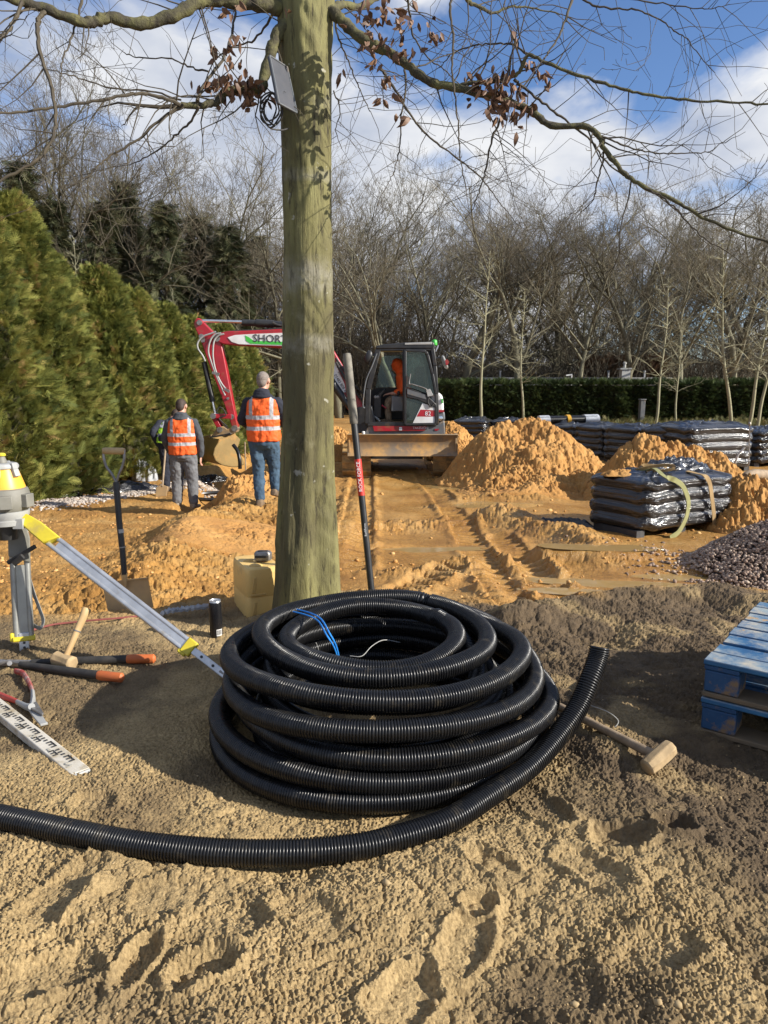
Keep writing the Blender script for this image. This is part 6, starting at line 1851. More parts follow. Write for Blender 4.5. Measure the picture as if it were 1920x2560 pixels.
def scatter(name, pos, size, mat, label, cat, squash=.7, kind='stuff', smooth=False):
    n = len(pos)
    g = np.random.default_rng(len(pos))
    base = np.repeat(ico_v[None], n, 0) * (1 + g.uniform(-.28, .28, (n, 12, 1)))
    sc = size[:, None, None] * np.stack([g.uniform(.7, 1.25, n), g.uniform(.7, 1.25, n), g.uniform(.5, 1.0, n) * squash * 1.3], 1)[:, None, :]
    an = g.uniform(0, 6.28, n); c, s = np.cos(an), np.sin(an)
    v = base * sc
    x = v[..., 0] * c[:, None] - v[..., 1] * s[:, None]; y = v[..., 0] * s[:, None] + v[..., 1] * c[:, None]
    V = np.stack([x, y, v[..., 2]], -1) + pos[:, None, :]
    Fq = (ico_f[None] + (np.arange(n) * 12)[:, None, None]).reshape(-1, 3)
    tint = np.repeat(g.uniform(0, 1, n), 12)
    o = mesh_np(name, V.reshape(-1, 3), Fq, mat, smooth=smooth, attrs={'tint': tint})
    return tag(o, label, cat, kind=kind)


def attr_mat(name, stops, rough=.9, bs_=20, bd=.004):
    m, nt, bs = M_(name)
    a = nt.nodes.new('ShaderNodeAttribute'); a.attribute_name = 'tint'
    nt.links.new(ramp(nt, a.outputs['Fac'], stops), bs.inputs['Base Color']); bs.inputs['Roughness'].default_value = rough
    bump(nt, bs, noise_node(nt, bs_, 4, .6), .4, bd)
    return m


m_clod = attr_mat('sand_clod', [(0, (0.40, 0.19, 0.05)), (.5, (0.52, 0.27, 0.08)), (1, (0.60, 0.36, 0.14))], bs_=60)
n = 1700
uu = rng.uniform(-20, 1940, n); vv = 1010 + (1520 - 1010) * rng.uniform(0, 1, n) ** .8
g3 = np.array([tuple(gp(u, v, -.3)) for u, v in zip(uu, vv)])
cl = fbm(g3[:, 0] * 1.1, g3[:, 1] * 1.1, 3, 33)
lftm = (uu < 700)
keep = (cl > .12) | (rng.uniform(0, 1, n) < .10) | (lftm & (rng.uniform(0, 1, n) < .25))
g3 = g3[keep]; keep2 = g3[:, 1] < 16; g3 = g3[keep2]
g3[:, 2] = surf(g3[:, 0], g3[:, 1]) + .004
scatter('sand_clods', g3, rng.uniform(.008, .032, len(g3)) * (.5 + .06 * g3[:, 1]) * rng.uniform(.5, 1.15, len(g3)), m_clod, 'loose clods of orange sand strewn over the worked ground', 'clods')
m_crumb = attr_mat('soil_crumb', [(0, (0.20, 0.14, 0.07)), (.5, (0.30, 0.21, 0.10)), (1, (0.40, 0.29, 0.15))], bs_=120, bd=.002)
n = 3200
uu = rng.uniform(-40, 1960, n); vv = rng.uniform(1560, 2620, n)
g3 = np.array([tuple(gp(u, v, 0)) for u, v in zip(uu, vv)])
cl = fbm(g3[:, 0] * 2.3, g3[:, 1] * 2.3, 3, 37)
g3 = g3[(cl > .0) | (rng.uniform(0, 1, n) < .25)]
q = np.hypot(g3[:, 0] - .02, g3[:, 1] - 2.88); g3 = g3[q > .75]
g3[:, 2] = surf(g3[:, 0], g3[:, 1]) + .001
scatter('soil_crumbs', g3, rng.uniform(.0018, .0048, len(g3)) * (1 + 1.7 * (rng.uniform(0, 1, len(g3)) > .982)), m_crumb, 'small crumbs of sandy soil all over the foreground', 'crumbs')
# gravel pile at the right edge
m_stone = attr_mat('pinkish_gravel', [(0, (0.13, 0.088, 0.060)), (.4, (0.25, 0.17, 0.12)), (.75, (0.34, 0.24, 0.175)), (1, (0.46, 0.37, 0.28))], .8, 60, .002)
gc = gp(2062, 1425, -.3)
n = 10500
rr_ = np.sqrt(rng.uniform(0, 1, n)); aa = rng.uniform(0, 2 * math.pi, n)
gx, gy = 1.25 * rr_ * np.cos(aa), .95 * rr_ * np.sin(aa)
gzv = .58 * np.clip(1 - rr_ ** 1.3, 0, 1) + .02 * fbm(gx * 3, gy * 3, 2, 3)
P = np.stack([gc.x + gx, gc.y + gy, -.30 + gzv + .0], 1)
P[:, 2] += ground_z(P[:, 0], P[:, 1]) + .30
n2 = 500
ex_ = np.stack([gc.x - 1.2 + rng.normal(0, .28, n2), gc.y + rng.normal(-.1, .45, n2), np.zeros(n2)], 1); ex_[:, 2] = surf(ex_[:, 0], ex_[:, 1]) + .004
scatter('gravel', np.vstack([P, ex_]), np.concatenate([rng.uniform(.010, .021, n), rng.uniform(.010, .024, n2)]), m_stone, 'pile of pinkish grey gravel at the right edge beside the strapped bag stack', 'gravel', .8)
t = np.linspace(0, 1, 30)[:, None]; a = np.linspace(0, 2 * math.pi, 60, endpoint=False)[None, :]
V = np.stack([(gc.x + 1.25 * t * np.cos(a)).ravel(), (gc.y + .95 * t * np.sin(a)).ravel(), (-.36 + .56 * np.clip(1 - t ** 1.3, 0, 1) + 0 * a).ravel()], 1)
idx = np.arange(30 * 60).reshape(30, 60); nx = np.roll(idx, -1, 1)
o = mesh_np('gravel_mound', V, np.stack([idx[:-1].ravel(), idx[1:].ravel(), nx[1:].ravel(), nx[:-1].ravel()], 1), nmat('gravel_core', (0.10, 0.08, 0.07), (0.16, 0.12, 0.1), 30, .95))
tag(o, 'dark stony core under the gravel at the right edge', 'gravel', kind='stuff')
# pale gravel strip along the hedge foot
n = 2600
s = rng.uniform(0, 1, n)
L0, L1 = gp(120, 1262, -.42), gp(560, 1185, -.42)
P = np.stack([L0.x + (L1.x - L0.x) * s, L0.y + (L1.y - L0.y) * s, 0 * s], 1)
P[:, 0] += rng.normal(0, .16, n); P[:, 1] += rng.normal(0, .20, n)
P[:, 2] = surf(P[:, 0], P[:, 1]) + .006
scatter('pale_gravel', P, rng.uniform(.015, .035, n), attr_mat('pale_gravel_stone', [(0, (0.22, 0.18, 0.15)), (.5, (0.36, 0.30, 0.25)), (1, (0.5, 0.44, 0.38))], .85), 'strip of pale gravel along the foot of the hedge', 'gravel')

# ------------------------------------------------------------------ wrapped stacks of bags
m_wrap, nt, bs = M_('black_stretch_film')
c = ramp(nt, noise_node(nt, 3, 5), [(.35, (0.010, 0.010, 0.012)), (.7, (0.022, 0.021, 0.021))])
dd_ = ramp(nt, noise_node(nt, 2.4, 7, .7), [(.60, (0, 0, 0)), (.78, (.6, .6, .6))])
glint_streaks = ramp(nt, noise_node(nt, 2.4, 5, .6, stretch=(1, 1, 26), dist=.4), [(.57, (0, 0, 0)), (.70, (.5, .5, .5))])  # pale streaks painted into the film colour as sun glints
c = mixc(nt, glint_streaks, c, (0.22, 0.22, 0.23))
nt.links.new(mixc(nt, dd_, c, (0.16, 0.12, 0.08)), bs.inputs['Base Color'])
bs.inputs['Coat Weight'].default_value = .5; bs.inputs['Coat Roughness'].default_value = .16
nt.links.new(ramp(nt, noise_node(nt, 5, 4), [(.3, (.12, .12, .12)), (.7, (.24, .24, .24))]), bs.inputs['Roughness'])
bump(nt, bs, noise_node(nt, 2.0, 6, .62, stretch=(1, 1, 30), dist=.5), .55, .03)
bump(nt, bs, noise_node(nt, 9, 4, .6, stretch=(1, 1, 3)), .3, .015)


def wrapped(label, corner, dx, lx, dy, ly, h, layers, seed, group, crump=.03, skirt=True):
    """stack of bags in black film; corner on the ground, edges along dx and dy"""
    dx, dy = Vector(dx).normalized(), Vector(dy).normalized()
    zb = corner.z
    root = thing('bag_stack', label, 'wrapped bags', tuple(corner), group=group)
    # pallet under it
    Mx = Matrix((dx, dx.cross(Vector((0, 0, 1))) * -1, Vector((0, 0, 1)))).transposed()
    for k in range(3):
        mb = MB(); c = corner + dx * (.08 + (lx - .16) * k / 2) + dy * (ly / 2) + Vector((0, 0, .045)); mb.box(c, (.12, ly * .80, .09), Mx); mb.build('pallet_runner', m_text_dark, root)  # near-black runners: the shade under the stack is put into their colour
    nz, na = 64, 132
    V = []
    zz = np.linspace(0, 1, nz)
    an = np.linspace(0, 2 * math.pi, na, endpoint=False)
    for i, t in enumerate(zz):
        z = .09 + t * (h - .09)
        lay = abs(math.sin(math.pi * layers * min(t, .999)))
        bul = .040 * (lay ** .7) - .026
        if t > .9: bul -= .10 * ((t - .9) / .1) ** 2
        e = .30
        cxx = np.sign(np.cos(an)) * np.abs(np.cos(an)) ** e; syy = np.sign(np.sin(an)) * np.abs(np.sin(an)) ** e
        nse = crump * fbm(an * 2.2 + seed, np.full(na, t * 9.0 + seed), 4, seed, .6) + .6 * crump * fbm(an * 6 + seed, np.full(na, t * layers * 1.3), 2, seed + 3)
        fx = lx / 2 + bul + nse; fy = ly / 2 + bul + nse
        px_, py_ = lx / 2 + cxx * fx, ly / 2 + syy * fy
        for k in range(na):
            p = corner + dx * px_[k] + dy * py_[k]
            V.append((p.x, p.y, zb + z + .012 * math.sin(k * .37 + seed)))
    top0 = len(V)
    nc = 22
    for j in range(1, nc + 1):
        s = 1 - j / nc
        for k in range(na):
            b = V[(nz - 1) * na + k]; c = corner + dx * (lx / 2) + dy * (ly / 2)
            x, y = c.x + (b[0] - c.x) * s, c.y + (b[1] - c.y) * s
            V.append((x, y, b[2] + .03 * math.sin(min(1, j / 4) * math.pi / 2)))
    V = np.array(V)
    tp_ = V[top0:]
    tp_[:, 2] += .05 * fbm(tp_[:, 0] * 3.3 + seed, tp_[:, 1] * 3.3, 4, seed + 7, .6) * np.repeat(np.clip(np.arange(1, nc + 1) / 3, 0, 1), na)
    V[top0:] = tp_
    nrow = nz + nc
    idx = np.arange(nrow * na).reshape(nrow, na); nx = np.roll(idx, -1, 1)
    Fq = np.stack([idx[:-1].ravel(), nx[:-1].ravel(), nx[1:].ravel(), idx[1:].ravel()], 1)
    if dx.cross(dy).z < 0: Fq = Fq[:, ::-1]
    mesh_np('film', V - np.array(corner), Fq, m_wrap, root)
    return root


c0 = pY(1612, 1347, 8.05); c0.z = gz(c0.x, 8.05) - .01
eR = (pY(1842, 1316, 8.78) - pY(1612, 1347, 8.05)); eR.z = 0
eL = (pY(1458, 1326, 8.72) - pY(1612, 1347, 8.05)); eL.z = 0
st0 = wrapped('front stack of bags in torn black film with two straps over it', c0, eR, eR.length * .97, eL, eL.length, .68, 4, 3, 'stacks of bags wrapped in black film', .010)
# straps, loose film and sand on top
m_strap1 = nmat('olive_strap', (0.21, 0.21, 0.08), (0.27, 0.26, 0.11), 12, .8)
m_strap2 = nmat('tan_strap', (0.26, 0.17, 0.07), (0.33, 0.22, 0.10), 12, .8)


def ribbon(name, pts, w, side, mat, label, th=.004):
    P = catmull(pts, 7)
    mb = MB(); rings = []
    for i, p in enumerate(P):
        t = (P[min(i + 1, len(P) - 1)] - P[max(i - 1, 0)]).normalized()
        s = Vector(side); s = (s - t * s.dot(t)).normalized(); n_ = t.cross(s)
        rings.append([p + s * w / 2 + n_ * th, p + s * w / 2 - n_ * th, p - s * w / 2 - n_ * th, p - s * w / 2 + n_ * th])
    mb.loft(rings)
    return free(name, mb, mat, label, 'strap')


def s6(x, y, Y): return pY(1080 + x / 1.975, 860 + y / 1.975, Y)


er = eR.normalized()
nf = Vector((er.y, -er.x, 0))
def onR(x, y, out=.035):        # a point on the right-hand face plane seen at the zoomed pixel
    u, v = 1080 + x / 1.975, 860 + y / 1.975
    d = ray(u, v); p0 = c0 + nf * (.02 + out)
    t = (p0 - CAM).dot(nf) / d.dot(nf)
    return CAM + d * t


ribbon('strap', [s6(900, 632, 8.75), s6(985, 628, 8.6), s6(1060, 622, 8.5), s6(1100, 615, 8.4), onR(1150, 655, .02), onR(1200, 672, .03), onR(1240, 705), onR(1265, 770), onR(1262, 830), onR(1245, 880), onR(1215, 930), onR(1175, 958)], .06, er, m_strap1, 'olive webbing strap hanging over the front bag stack, lower end swinging left')
ribbon('strap', [s6(1180, 618, 8.6), s6(1260, 628, 8.55), s6(1310, 640, 8.5), onR(1345, 650, .02), onR(1370, 685, .03), onR(1382, 760), onR(1392, 850), onR(1395, 945)], .06, er, m_strap2, 'tan webbing strap hanging straight down over the front bag stack')
mb = MB()
pts = [s6(1060 + 90 * math.sin(t * 1.7) + t * 10, 612 + 14 * math.cos(t * 2.3), 8.55 + .1 * math.sin(t)) for t in [i * .45 for i in range(18)]]
P = catmull(pts, 4)
for i in range(len(P) - 1): mb.bar(P[i], P[i + 1], .035, .008, side=(.2, 1, .3))
free('strap_bundle', mb, m_strap2, 'tangled bundle of tan strap lying on top of the front bag stack', 'strap')


def crumple(name, c, rx, ry, h, seed, mat, label, cat, rz=0, lump=.5):
    nr, na = 26, 72
    t = np.linspace(0, 1, nr)[:, None]; a = np.linspace(0, 2 * math.pi, na, endpoint=False)[None, :]
    sh = 1 + .3 * perlin(np.cos(a) * 2 + seed, np.sin(a) * 2, seed)
    x, y = t * rx * np.cos(a) * sh, t * ry * np.sin(a) * sh
    z = h * np.clip(1 - t ** 2.2, 0, 1) ** .6 * (1 + .0 * a) + h * lump * fbm(x / rx * 2.6 + seed, y / ry * 2.6, 4, seed, .62) * np.clip((1 - t) * 6, 0, 1)
    cs, sn = math.cos(rz), math.sin(rz)
    V = np.stack([(x * cs - y * sn).ravel(), (x * sn + y * cs).ravel(), z.ravel()], 1)
    idx = np.arange(nr * na).reshape(nr, na); nx = np.roll(idx, -1, 1)
    o = mesh_np(name, V, np.stack([idx[:-1].ravel(), idx[1:].ravel(), nx[1:].ravel(), nx[:-1].ravel()], 1), mat, loc=tuple(c))
    return tag(o, label, cat)


tc_ = c0 + eR * .62 + eL * .55
crumple('film_bundle', (tc_.x, tc_.y, c0.z + .66), .62, .24, .14, 4, m_wrap, 'bunched black film lying on the back of the front bag stack', 'plastic film', rz=math.atan2(er.y, er.x))
tl_ = c0 + eR * .10 + eL * .60
crumple('sand_patch', (tl_.x, tl_.y, c0.z + .672), .22, .16, .05, 6, m_heap, 'handful of orange sand spilt on top of the front bag stack', 'sand')
tq = pY(1400, 1305, 8.7); tq.z = gz(tq.x, 8.7)
crumple('film_scrap', (tq.x, tq.y, tq.z), .36, .10, .07, 9, m_wrap, 'torn strip of black film trailing on the sand beside the front bag stack', 'plastic film', rz=-.25)
# the row behind, receding to the left
row = [((1803, 1178, 14.6), 1.45, 1.15, 'right-hand stack of the rear row, its sunlit end showing folded layers', 1),
       ((1580, 1160, 15.6), 1.30, .98, 'rear black-wrapped stack directly above the lumpy sand heap', 2),
       ((1420 + 92, 1152, 16.4), 1.0, 1.0, 'rear black-wrapped stack with sagging folds, third from the sunlit end', 4),
       ((1340 + 110, 1148, 17.2), 0.95, 1.0, 'rear black-wrapped stack under the end of the twin pipe', 6),
       ((1375, 1140, 18.2), 1.0, 1.0, 'rear black-wrapped stack partly hidden by the largest sand heap', 8)]
zz_ = -.30
def rowst(u0, u1, Yf, Yb, vt, label, seed, ly=1.0):
    p = pY(u0, 1100, Yf); q = pY(u1, 1100, Yb)
    z = gz((p.x + q.x) / 2, (Yf + Yb) / 2) - .02
    h = pY((u0 + u1) / 2, vt, (Yf + Yb) / 2).z - z
    d = q - p; d.z = 0
    pr = Vector((p.x, p.y, z))
    wrapped(label, pr, d, d.length, Vector((-d.y, d.x, 0)), ly, h, 5, seed, 'stacks of bags wrapped in black film', .012)
rowst(1718, 1712 + 180, 14.3, 14.75, 1064, 'rear bag stack with a sunlit end at the right of the row', 21, 1.2)
rowst(1600, 1722, 15.2, 14.75, 1068, 'rear bag stack between the sunlit end stack and its sagging neighbour', 22)
rowst(1505, 1600, 16.2, 15.6, 1066, 'sagging rear bag stack behind the lumpy sand heap', 23)
rowst(1432, 1508, 17.2, 16.5, 1062, 'rear bag stack under the clear-wrapped end of the black pipes', 24)
rowst(1372, 1436, 18.2, 17.5, 1060, 'rear bag stack under the yellow band of the black pipes', 25)
rowst(1130, 1215, 20.5, 20.2, 1049, 'far bag stack between the excavator and the largest sand heap', 26)
rowst(1222, 1300, 20.6, 20.2, 1050, 'far bag stack peeping over the top of the largest sand heap', 27)
rowst(1898, 2010, 15.3, 15.6, 1074, 'dark navy-black bag stack at the right edge behind the sunlit one', 28)
# thin rod and bent tube sticking up
mb = MB(); p = pY(1873, 1180, 13.6); mb.tube([Vector((p.x, p.y, -.35)), pY(1874, 1062, 13.6)], .010, 6); mb.ell(pY(1874, 1060, 13.6), (.025, .025, .04), 8, 6)
free('marker_rod', mb, m_steel, 'thin upright rod in front of the sunlit rear bag stack', 'rod')
mb = MB(); mb.tube(catmull([pY(1838, 1158, 11.9), pY(1845, 1138, 11.9), pY(1862, 1118, 11.9)], 5), .018, 8)
free('bent_tube', mb, m_lgrey, 'short pale bent tube sticking up behind the front bag stack', 'tube')
mb = MB(); a_ = pY(1868, 1190, 9.6); mb.tube(catmull([pY(1862, 1194, 9.5), pY(1890, 1186, 9.6), pY(1930, 1190, 9.8)], 5), [.06, .07, .075, .07, .075, .07, .07, .07, .07, .07, .07][:11], 10)
free('log', mb, m_mudwood, 'muddy log lying across the sand heap at the right edge', 'log')
# twin corrugated pipes in clear wrap, on top of the rear stacks
pr = thing('pipe_bundle', 'pair of large black corrugated pipes with clear-wrapped ends on the rear bag stacks', 'pipe', tuple(pY(1425, 1052, 18.4)))
A0, A1 = pY(1352, 1052, 18.4), pY(1494, 1049, 18.0)
for dz, dy in ((0, 0), (.0, .26)):
    nn_ = 120
    mb = MB()
    P = [A0.lerp(A1, i / nn_) + Vector((0, dy, dz)) for i in range(nn_ + 1)]
    mb.tube(P, [.098 + .008 * (i % 2) for i in range(nn_ + 1)], 14); mb.build('pipe', m_pipe, pr)
m_clear = nmat('clear_wrap', (0.50, 0.51, 0.53), (0.66, 0.67, 0.68), 14, .3, 0, .5, 20, .02)
for t0, t1 in ((-.02, .16), (.78, 1.02)):
    mb = MB(); rings = []
    for i in range(7):
        c = A0.lerp(A1, t0 + (t1 - t0) * i / 6)
        rings.append([c + Vector((0, .13 + math.cos(q) * .26, math.sin(q) * .125)) for q in [2 * math.pi * k / 20 for k in range(20)]])
    mb.loft(rings); mb.build('clear_wrap', m_clear, pr)
mb = MB(); rings = []
for t0 in (.465, .53):
    c = A0.lerp(A1, t0); rings.append([c + Vector((0, .13 + math.cos(q) * .265, math.sin(q) * .13)) for q in [2 * math.pi * k / 20 for k in range(20)]])
mb.loft(rings); mb.build('yellow_band', m_amber, pr)

# ------------------------------------------------------------------ litter along the hedge and the trench
for (u, v, Y, rx, ry, h, sd, lab) in ((250, 1243, 13.0, 1.0, .30, .14, 31, 'black membrane sheet crumpled along the hedge foot behind the spade'), (510, 1178, 14.6, .55, .22, .10, 33, 'black membrane sheet bunched at the trench beside the digger bucket'),
                                     (140, 1268, 12.0, .45, .16, .08, 35, 'piece of black membrane at the hedge foot near the laser level')):
    p = pY(u, v, Y); crumple('membrane', (p.x, Y, gz(p.x, Y) - .01), rx, ry, h, sd, m_wrap, lab, 'membrane', rz=.5)
mb = MB(); c = pY(548, 1190, 13.6); c.z = gz(c.x, 13.6) + .12
mb.tube([c + Vector((.55 * math.cos(t), .45 * math.sin(t), 0)) for t in [i * 2 * math.pi / 48 for i in range(49)]], .035, 8, caps=False)
free('ring_pipe', mb, m_black, 'black pipe bent into a ring in the trench below the digger bucket', 'pipe')
mb = MB(); mb.tube(catmull([pY(583, 1112, 13.8), pY(594, 1128, 13.75), pY(599, 1150, 13.7), pY(600, 1172, 13.7)], 5), .035, 10)
free('bent_duct', mb, m_pipe, 'short curved black duct with a shiny end standing beside the digger bucket', 'duct')
pot = pY(112, 1262, 11.9)
mb = MB(); mb.lathe([(.10, 0), (.13, .18), (.14, .18), (.14, .2), (.12, .2), (.10, .05)], 18, (pot.x, 11.9, gz(pot.x, 11.9)))
free('plant_pot', mb, m_black, 'black plastic plant pot at the hedge foot near the laser level', 'plant pot')
for u, v, hgt, lab in ((352, 1205, .32, 'torn grey plastic sack standing at the hedge foot left of the men'), (372, 1190, .26, 'pale crumpled plastic film beside the grey sack at the hedge foot')):
    p = pY(u, v, 14.3); crumple('plastic_sack', (p.x, 14.3, gz(p.x, 14.3)), .16, .12, hgt, int(u), m_poly, lab, 'plastic', lump=.6)
mb = MB(); mb.tube([pY(614, 1175, 12.2), pY(612, 1105, 12.2)], .012, 6)
free('steel_pin', mb, m_mudwood, 'thin rusty steel pin standing in the spoil between the bucket and the walking man', 'pin')
# ------------------------------------------------------------------ woodland, hedges, building behind
class Segs:
    def __init__(s): s.a, s.b, s.ra, s.rb = [], [], [], []

    def add(s, p, q, r0, r1): s.a.append(p); s.b.append(q); s.ra.append(r0); s.rb.append(r1)

    def mesh(s, name, mat, parent=None, sides=3, attr=None):
        A, B = np.array(s.a), np.array(s.b); ra, rb = np.array(s.ra), np.array(s.rb)
        T = B - A; T /= np.linalg.norm(T, axis=1)[:, None] + 1e-9
        ref = np.where(np.abs(T[:, 2:3]) < .9, np.array([[0, 0, 1.]]), np.array([[1., 0, 0]]))
        N = np.cross(T, ref); N /= np.linalg.norm(N, axis=1)[:, None] + 1e-9
        Bn = np.cross(T, N)
        an = np.arange(sides) * 2 * math.pi / sides
        off = np.cos(an)[None, :, None] * N[:, None] + np.sin(an)[None, :, None] * Bn[:, None]
        V = np.concatenate([A[:, None] + off * ra[:, None, None], B[:, None] + off * rb[:, None, None]], 1).reshape(-1, 3)
        n = len(A); i0 = (np.arange(n) * 2 * sides)[:, None]
        j = np.arange(sides)[None]; j2 = (j + 1) % sides
        Fq = np.stack([i0 + j, i0 + j2, i0 + sides + j2, i0 + sides + j], -1).reshape(-1, 4)
        return mesh_np(name, V, Fq, mat, parent, smooth=True)


def bare_tree(seed, H, limbs=8, counts=(7, 6, 6), trunk_r=.22, fork=.3, up=.35, wob=.16, spread=.62, thin=1.0, lead=.62):
    """returns (trunk+limbs, twigs) segment lists; height about H"""
    g = random.Random(seed)
    wood, tw = Segs(), Segs()

    def rv(s): return np.array([g.gauss(0, s), g.gauss(0, s), g.gauss(0, s)])

    def nrm(v): return v / (np.linalg.norm(v) + 1e-9)

    def grow(p, d, L, r, lvl):
        n = (6, 5, 4, 3, 2)[lvl]
        dst = wood if lvl <= 2 else tw
        nk = 0 if lvl >= 4 else (limbs, *counts)[lvl]
        ks = sorted(g.uniform(fork if lvl == 0 else .18, 1.0) for _ in range(nk))
        ki = 0; q = p
        for i in range(n):
            d = nrm(d + rv(wob * (.5 if lvl == 0 else 1.0)) + np.array([0, 0, up * (.10 if lvl else .05)]))
            q2 = q + d * (L / n)
            r0, r1 = r * (1 - .78 * i / n), r * (1 - .78 * (i + 1) / n)
            dst.add(q, q2, max(r0, .005), max(r1, .004))
            while ki < nk and ks[ki] <= (i + 1) / n:
                t = (ks[ki] * n) - i
                pk = q + (q2 - q) * max(0, min(1, t))
                perp = nrm(np.cross(d, rv(1)))
                kd = nrm(d * (1 - spread * g.uniform(.6, 1.2)) + perp * spread * g.uniform(.7, 1.3) + np.array([0, 0, up * .5]))
                kl = L * g.uniform(.36, .62) * (1.1 - .45 * ks[ki]) * (1.45 if lvl == 0 else 1.05)
                kr = max(r * (1 - .72 * ks[ki]) * g.uniform(.45, .7), .005 * thin)
                grow(pk, kd, kl, kr, lvl + 1)
                ki += 1
            q = q2
    grow(np.array([0., 0., 0.]), np.array([0., 0., 1.]), H * lead, trunk_r, 0)
    return wood, tw


m_wbark = nmat('wood_bark', (0.085, 0.076, 0.048), (0.15, 0.138, 0.088), 1.2, .9, 0, .5, 9, .03)
m_wbark2 = nmat('pale_wood_bark', (0.13, 0.12, 0.078), (0.20, 0.185, 0.12), 1.2, .9, 0, .5, 9, .03)
m_wtwig = nmat('wood_twigs', (0.125, 0.105, 0.068), (0.19, 0.162, 0.108), .25, .9)
m_wtwig_d = nmat('dark_wood_twigs', (0.075, 0.063, 0.042), (0.12, 0.10, 0.068), .25, .9)
m_pbark = nmat('pale_green_bark', (0.20, 0.19, 0.11), (0.29, 0.27, 0.17), 2, .85)
variants = []
for k, (H, limbs, counts, r) in enumerate(((15, 9, (8, 7, 5), .21), (15, 10, (8, 6, 5), .18), (15, 9, (8, 7, 5), .235), (15, 12, (7, 7, 5), .15))):
    wd_, tw_ = bare_tree(100 + k, H, limbs, counts, r, fork=.22 if k != 3 else .30, wob=.19, spread=.6 if k != 1 else .5, up=.42)
    variants.append((wd_, tw_))
tree_meshes = {}


def put_tree(v, x, y, z, H, rz, label, tw_mat, wide=1.0, group='bare trees of the wood behind the site'):
    key = (v, tw_mat.name)
    root = thing('bare_tree', label, 'tree', (x, y, z), rz, group)
    s = H / max(p[2] for p in variants[v][1].b)
    root.scale = (s * wide, s * wide, s)
    if key not in tree_meshes:
        a = variants[v][0].mesh('trunk', m_wbark2 if tw_mat is m_wtwig else m_wbark, root, 5); b = variants[v][1].mesh('crown', tw_mat, root, 3)
        tree_meshes[key] = (a.data, b.data)
    else:
        for nm, me in zip(('trunk', 'crown'), tree_meshes[key]):
            o = bpy.data.objects.new(nm, me); link(o); o.parent = root
    return root


# (u, top row, distance, variant, width, wording)
WOOD = [
    (-70, 190, 34, 0, 1.15), (60, 215, 36, 1, 1.1), (170, 300, 44, 2, 1.1), (265, 330, 37, 0, 1.1), (335, 380, 46, 3, 1.2), (420, 385, 35, 2, 1.15), (500, 400, 43, 1, 1.2), (560, 410, 38, 0, 1.2),
    (640, 372, 47, 2, 1.1), (700, 395, 36, 3, 1.1), (790, 345, 44, 1, 1.2), (850, 395, 37, 2, 1.15), (930, 425, 47, 0, 1.1), (1010, 415, 36, 1, 1.25), (1075, 430, 44, 3, 1.2), (1150, 400, 38, 2, 1.2),
    (1230, 395, 48, 1, 1.2), (1290, 440, 36, 0, 1.15), (1370, 455, 43, 2, 1.3), (1440, 470, 37, 3, 1.35), (1510, 455, 46, 1, 1.35), (1570, 475, 38, 0, 1.35), (1640, 462, 44, 2, 1.4), (1700, 470, 36, 3, 1.35),
    (1770, 455, 47, 1, 1.35), (1830, 462, 39, 0, 1.35), (1900, 445, 44, 2, 1.35), (1990, 450, 37, 1, 1.3), (2080, 440, 42, 3, 1.3),
]
LOOK = ['tall spreading', 'slender many-limbed', 'thick-limbed', 'dense upright']
PLACE = ['at the far left above the tall conifer', 'left of the tall conifers', 'above the gap in the conifer hedge', 'behind the second hedge conifer', 'behind the dark spruces', 'above the middle of the conifer hedge',
         'above the raised digger arm', 'above the digger arm tip', 'just left of the main trunk', 'behind the main trunk', 'just right of the main trunk', 'above the digging bar', 'above the excavator cab', 'right of the excavator cab top',
         'behind the first slim tree', 'between the two left slim trees', 'behind the second slim tree', 'left of the street lamp', 'above the street lamp', 'left of the grey chimney', 'right above the grey chimney', 'right of the grey chimney',
         'behind the third slim tree', 'behind the fourth slim tree', 'above the twin-stemmed tree', 'behind the forked slim trunks', 'at the right edge above the navy stack', 'past the right edge', 'far past the right edge']
WG = random.Random(5)
for i, (u, vt, Y, v, wde) in enumerate(WOOD):
    zb = -.6
    x = pY(u, 1000, Y).x
    H = (pY(u, vt, Y).z - zb) * (1.15 if u < 620 else 1.06)
    put_tree(v, x, Y, zb, H, WG.uniform(0, 6.28), f'{LOOK[v]} bare tree of the wood {PLACE[i]}', m_wtwig if (i % 3 and u > 350) else m_wtwig_d, wde * .9)

BACK = [(-20, 300, 0, 'at the left edge'), (130, 350, 3, 'above the thin-topped spruce'), (230, 400, 1, 'over the hedge gap'), (390, 430, 2, 'over the hedge middle'), (470, 450, 0, 'over the digger arm'), (600, 440, 3, 'left of the trunk'), (745, 430, 2, 'right of the trunk'), (890, 470, 3, 'over the digging bar'),
        (975, 480, 1, 'over the cab roof'), (1050, 470, 0, 'right of the cab'), (1115, 480, 3, 'before the first slim tree'), (1190, 470, 1, 'at the first slim tree'), (1260, 490, 2, 'between the slim trees'), (1330, 500, 3, 'past the second slim tree'), (1405, 500, 0, 'over the lamp post'),
        (1475, 505, 2, 'left of the chimney'), (1540, 500, 3, 'over the chimney'), (1605, 510, 1, 'right of the chimney'), (1670, 505, 0, 'at the third slim tree'), (1735, 510, 2, 'before the leaning slim tree'), (1800, 500, 3, 'at the leaning slim tree'), (1865, 505, 1, 'at the three slim stems'), (1940, 495, 0, 'at the right edge')]
for i, (u, vt, v, pl_) in enumerate(BACK):
    Y = 54 + 5 * (i % 3)
    H = (pY(u, vt, Y).z + .6) * .97
    put_tree(v, pY(u, 1000, Y).x, Y, -.6, H, WG.uniform(0, 6.28), f'far {LOOK[v]} bare tree in the rear row {pl_}', m_wtwig_d, 1.15)

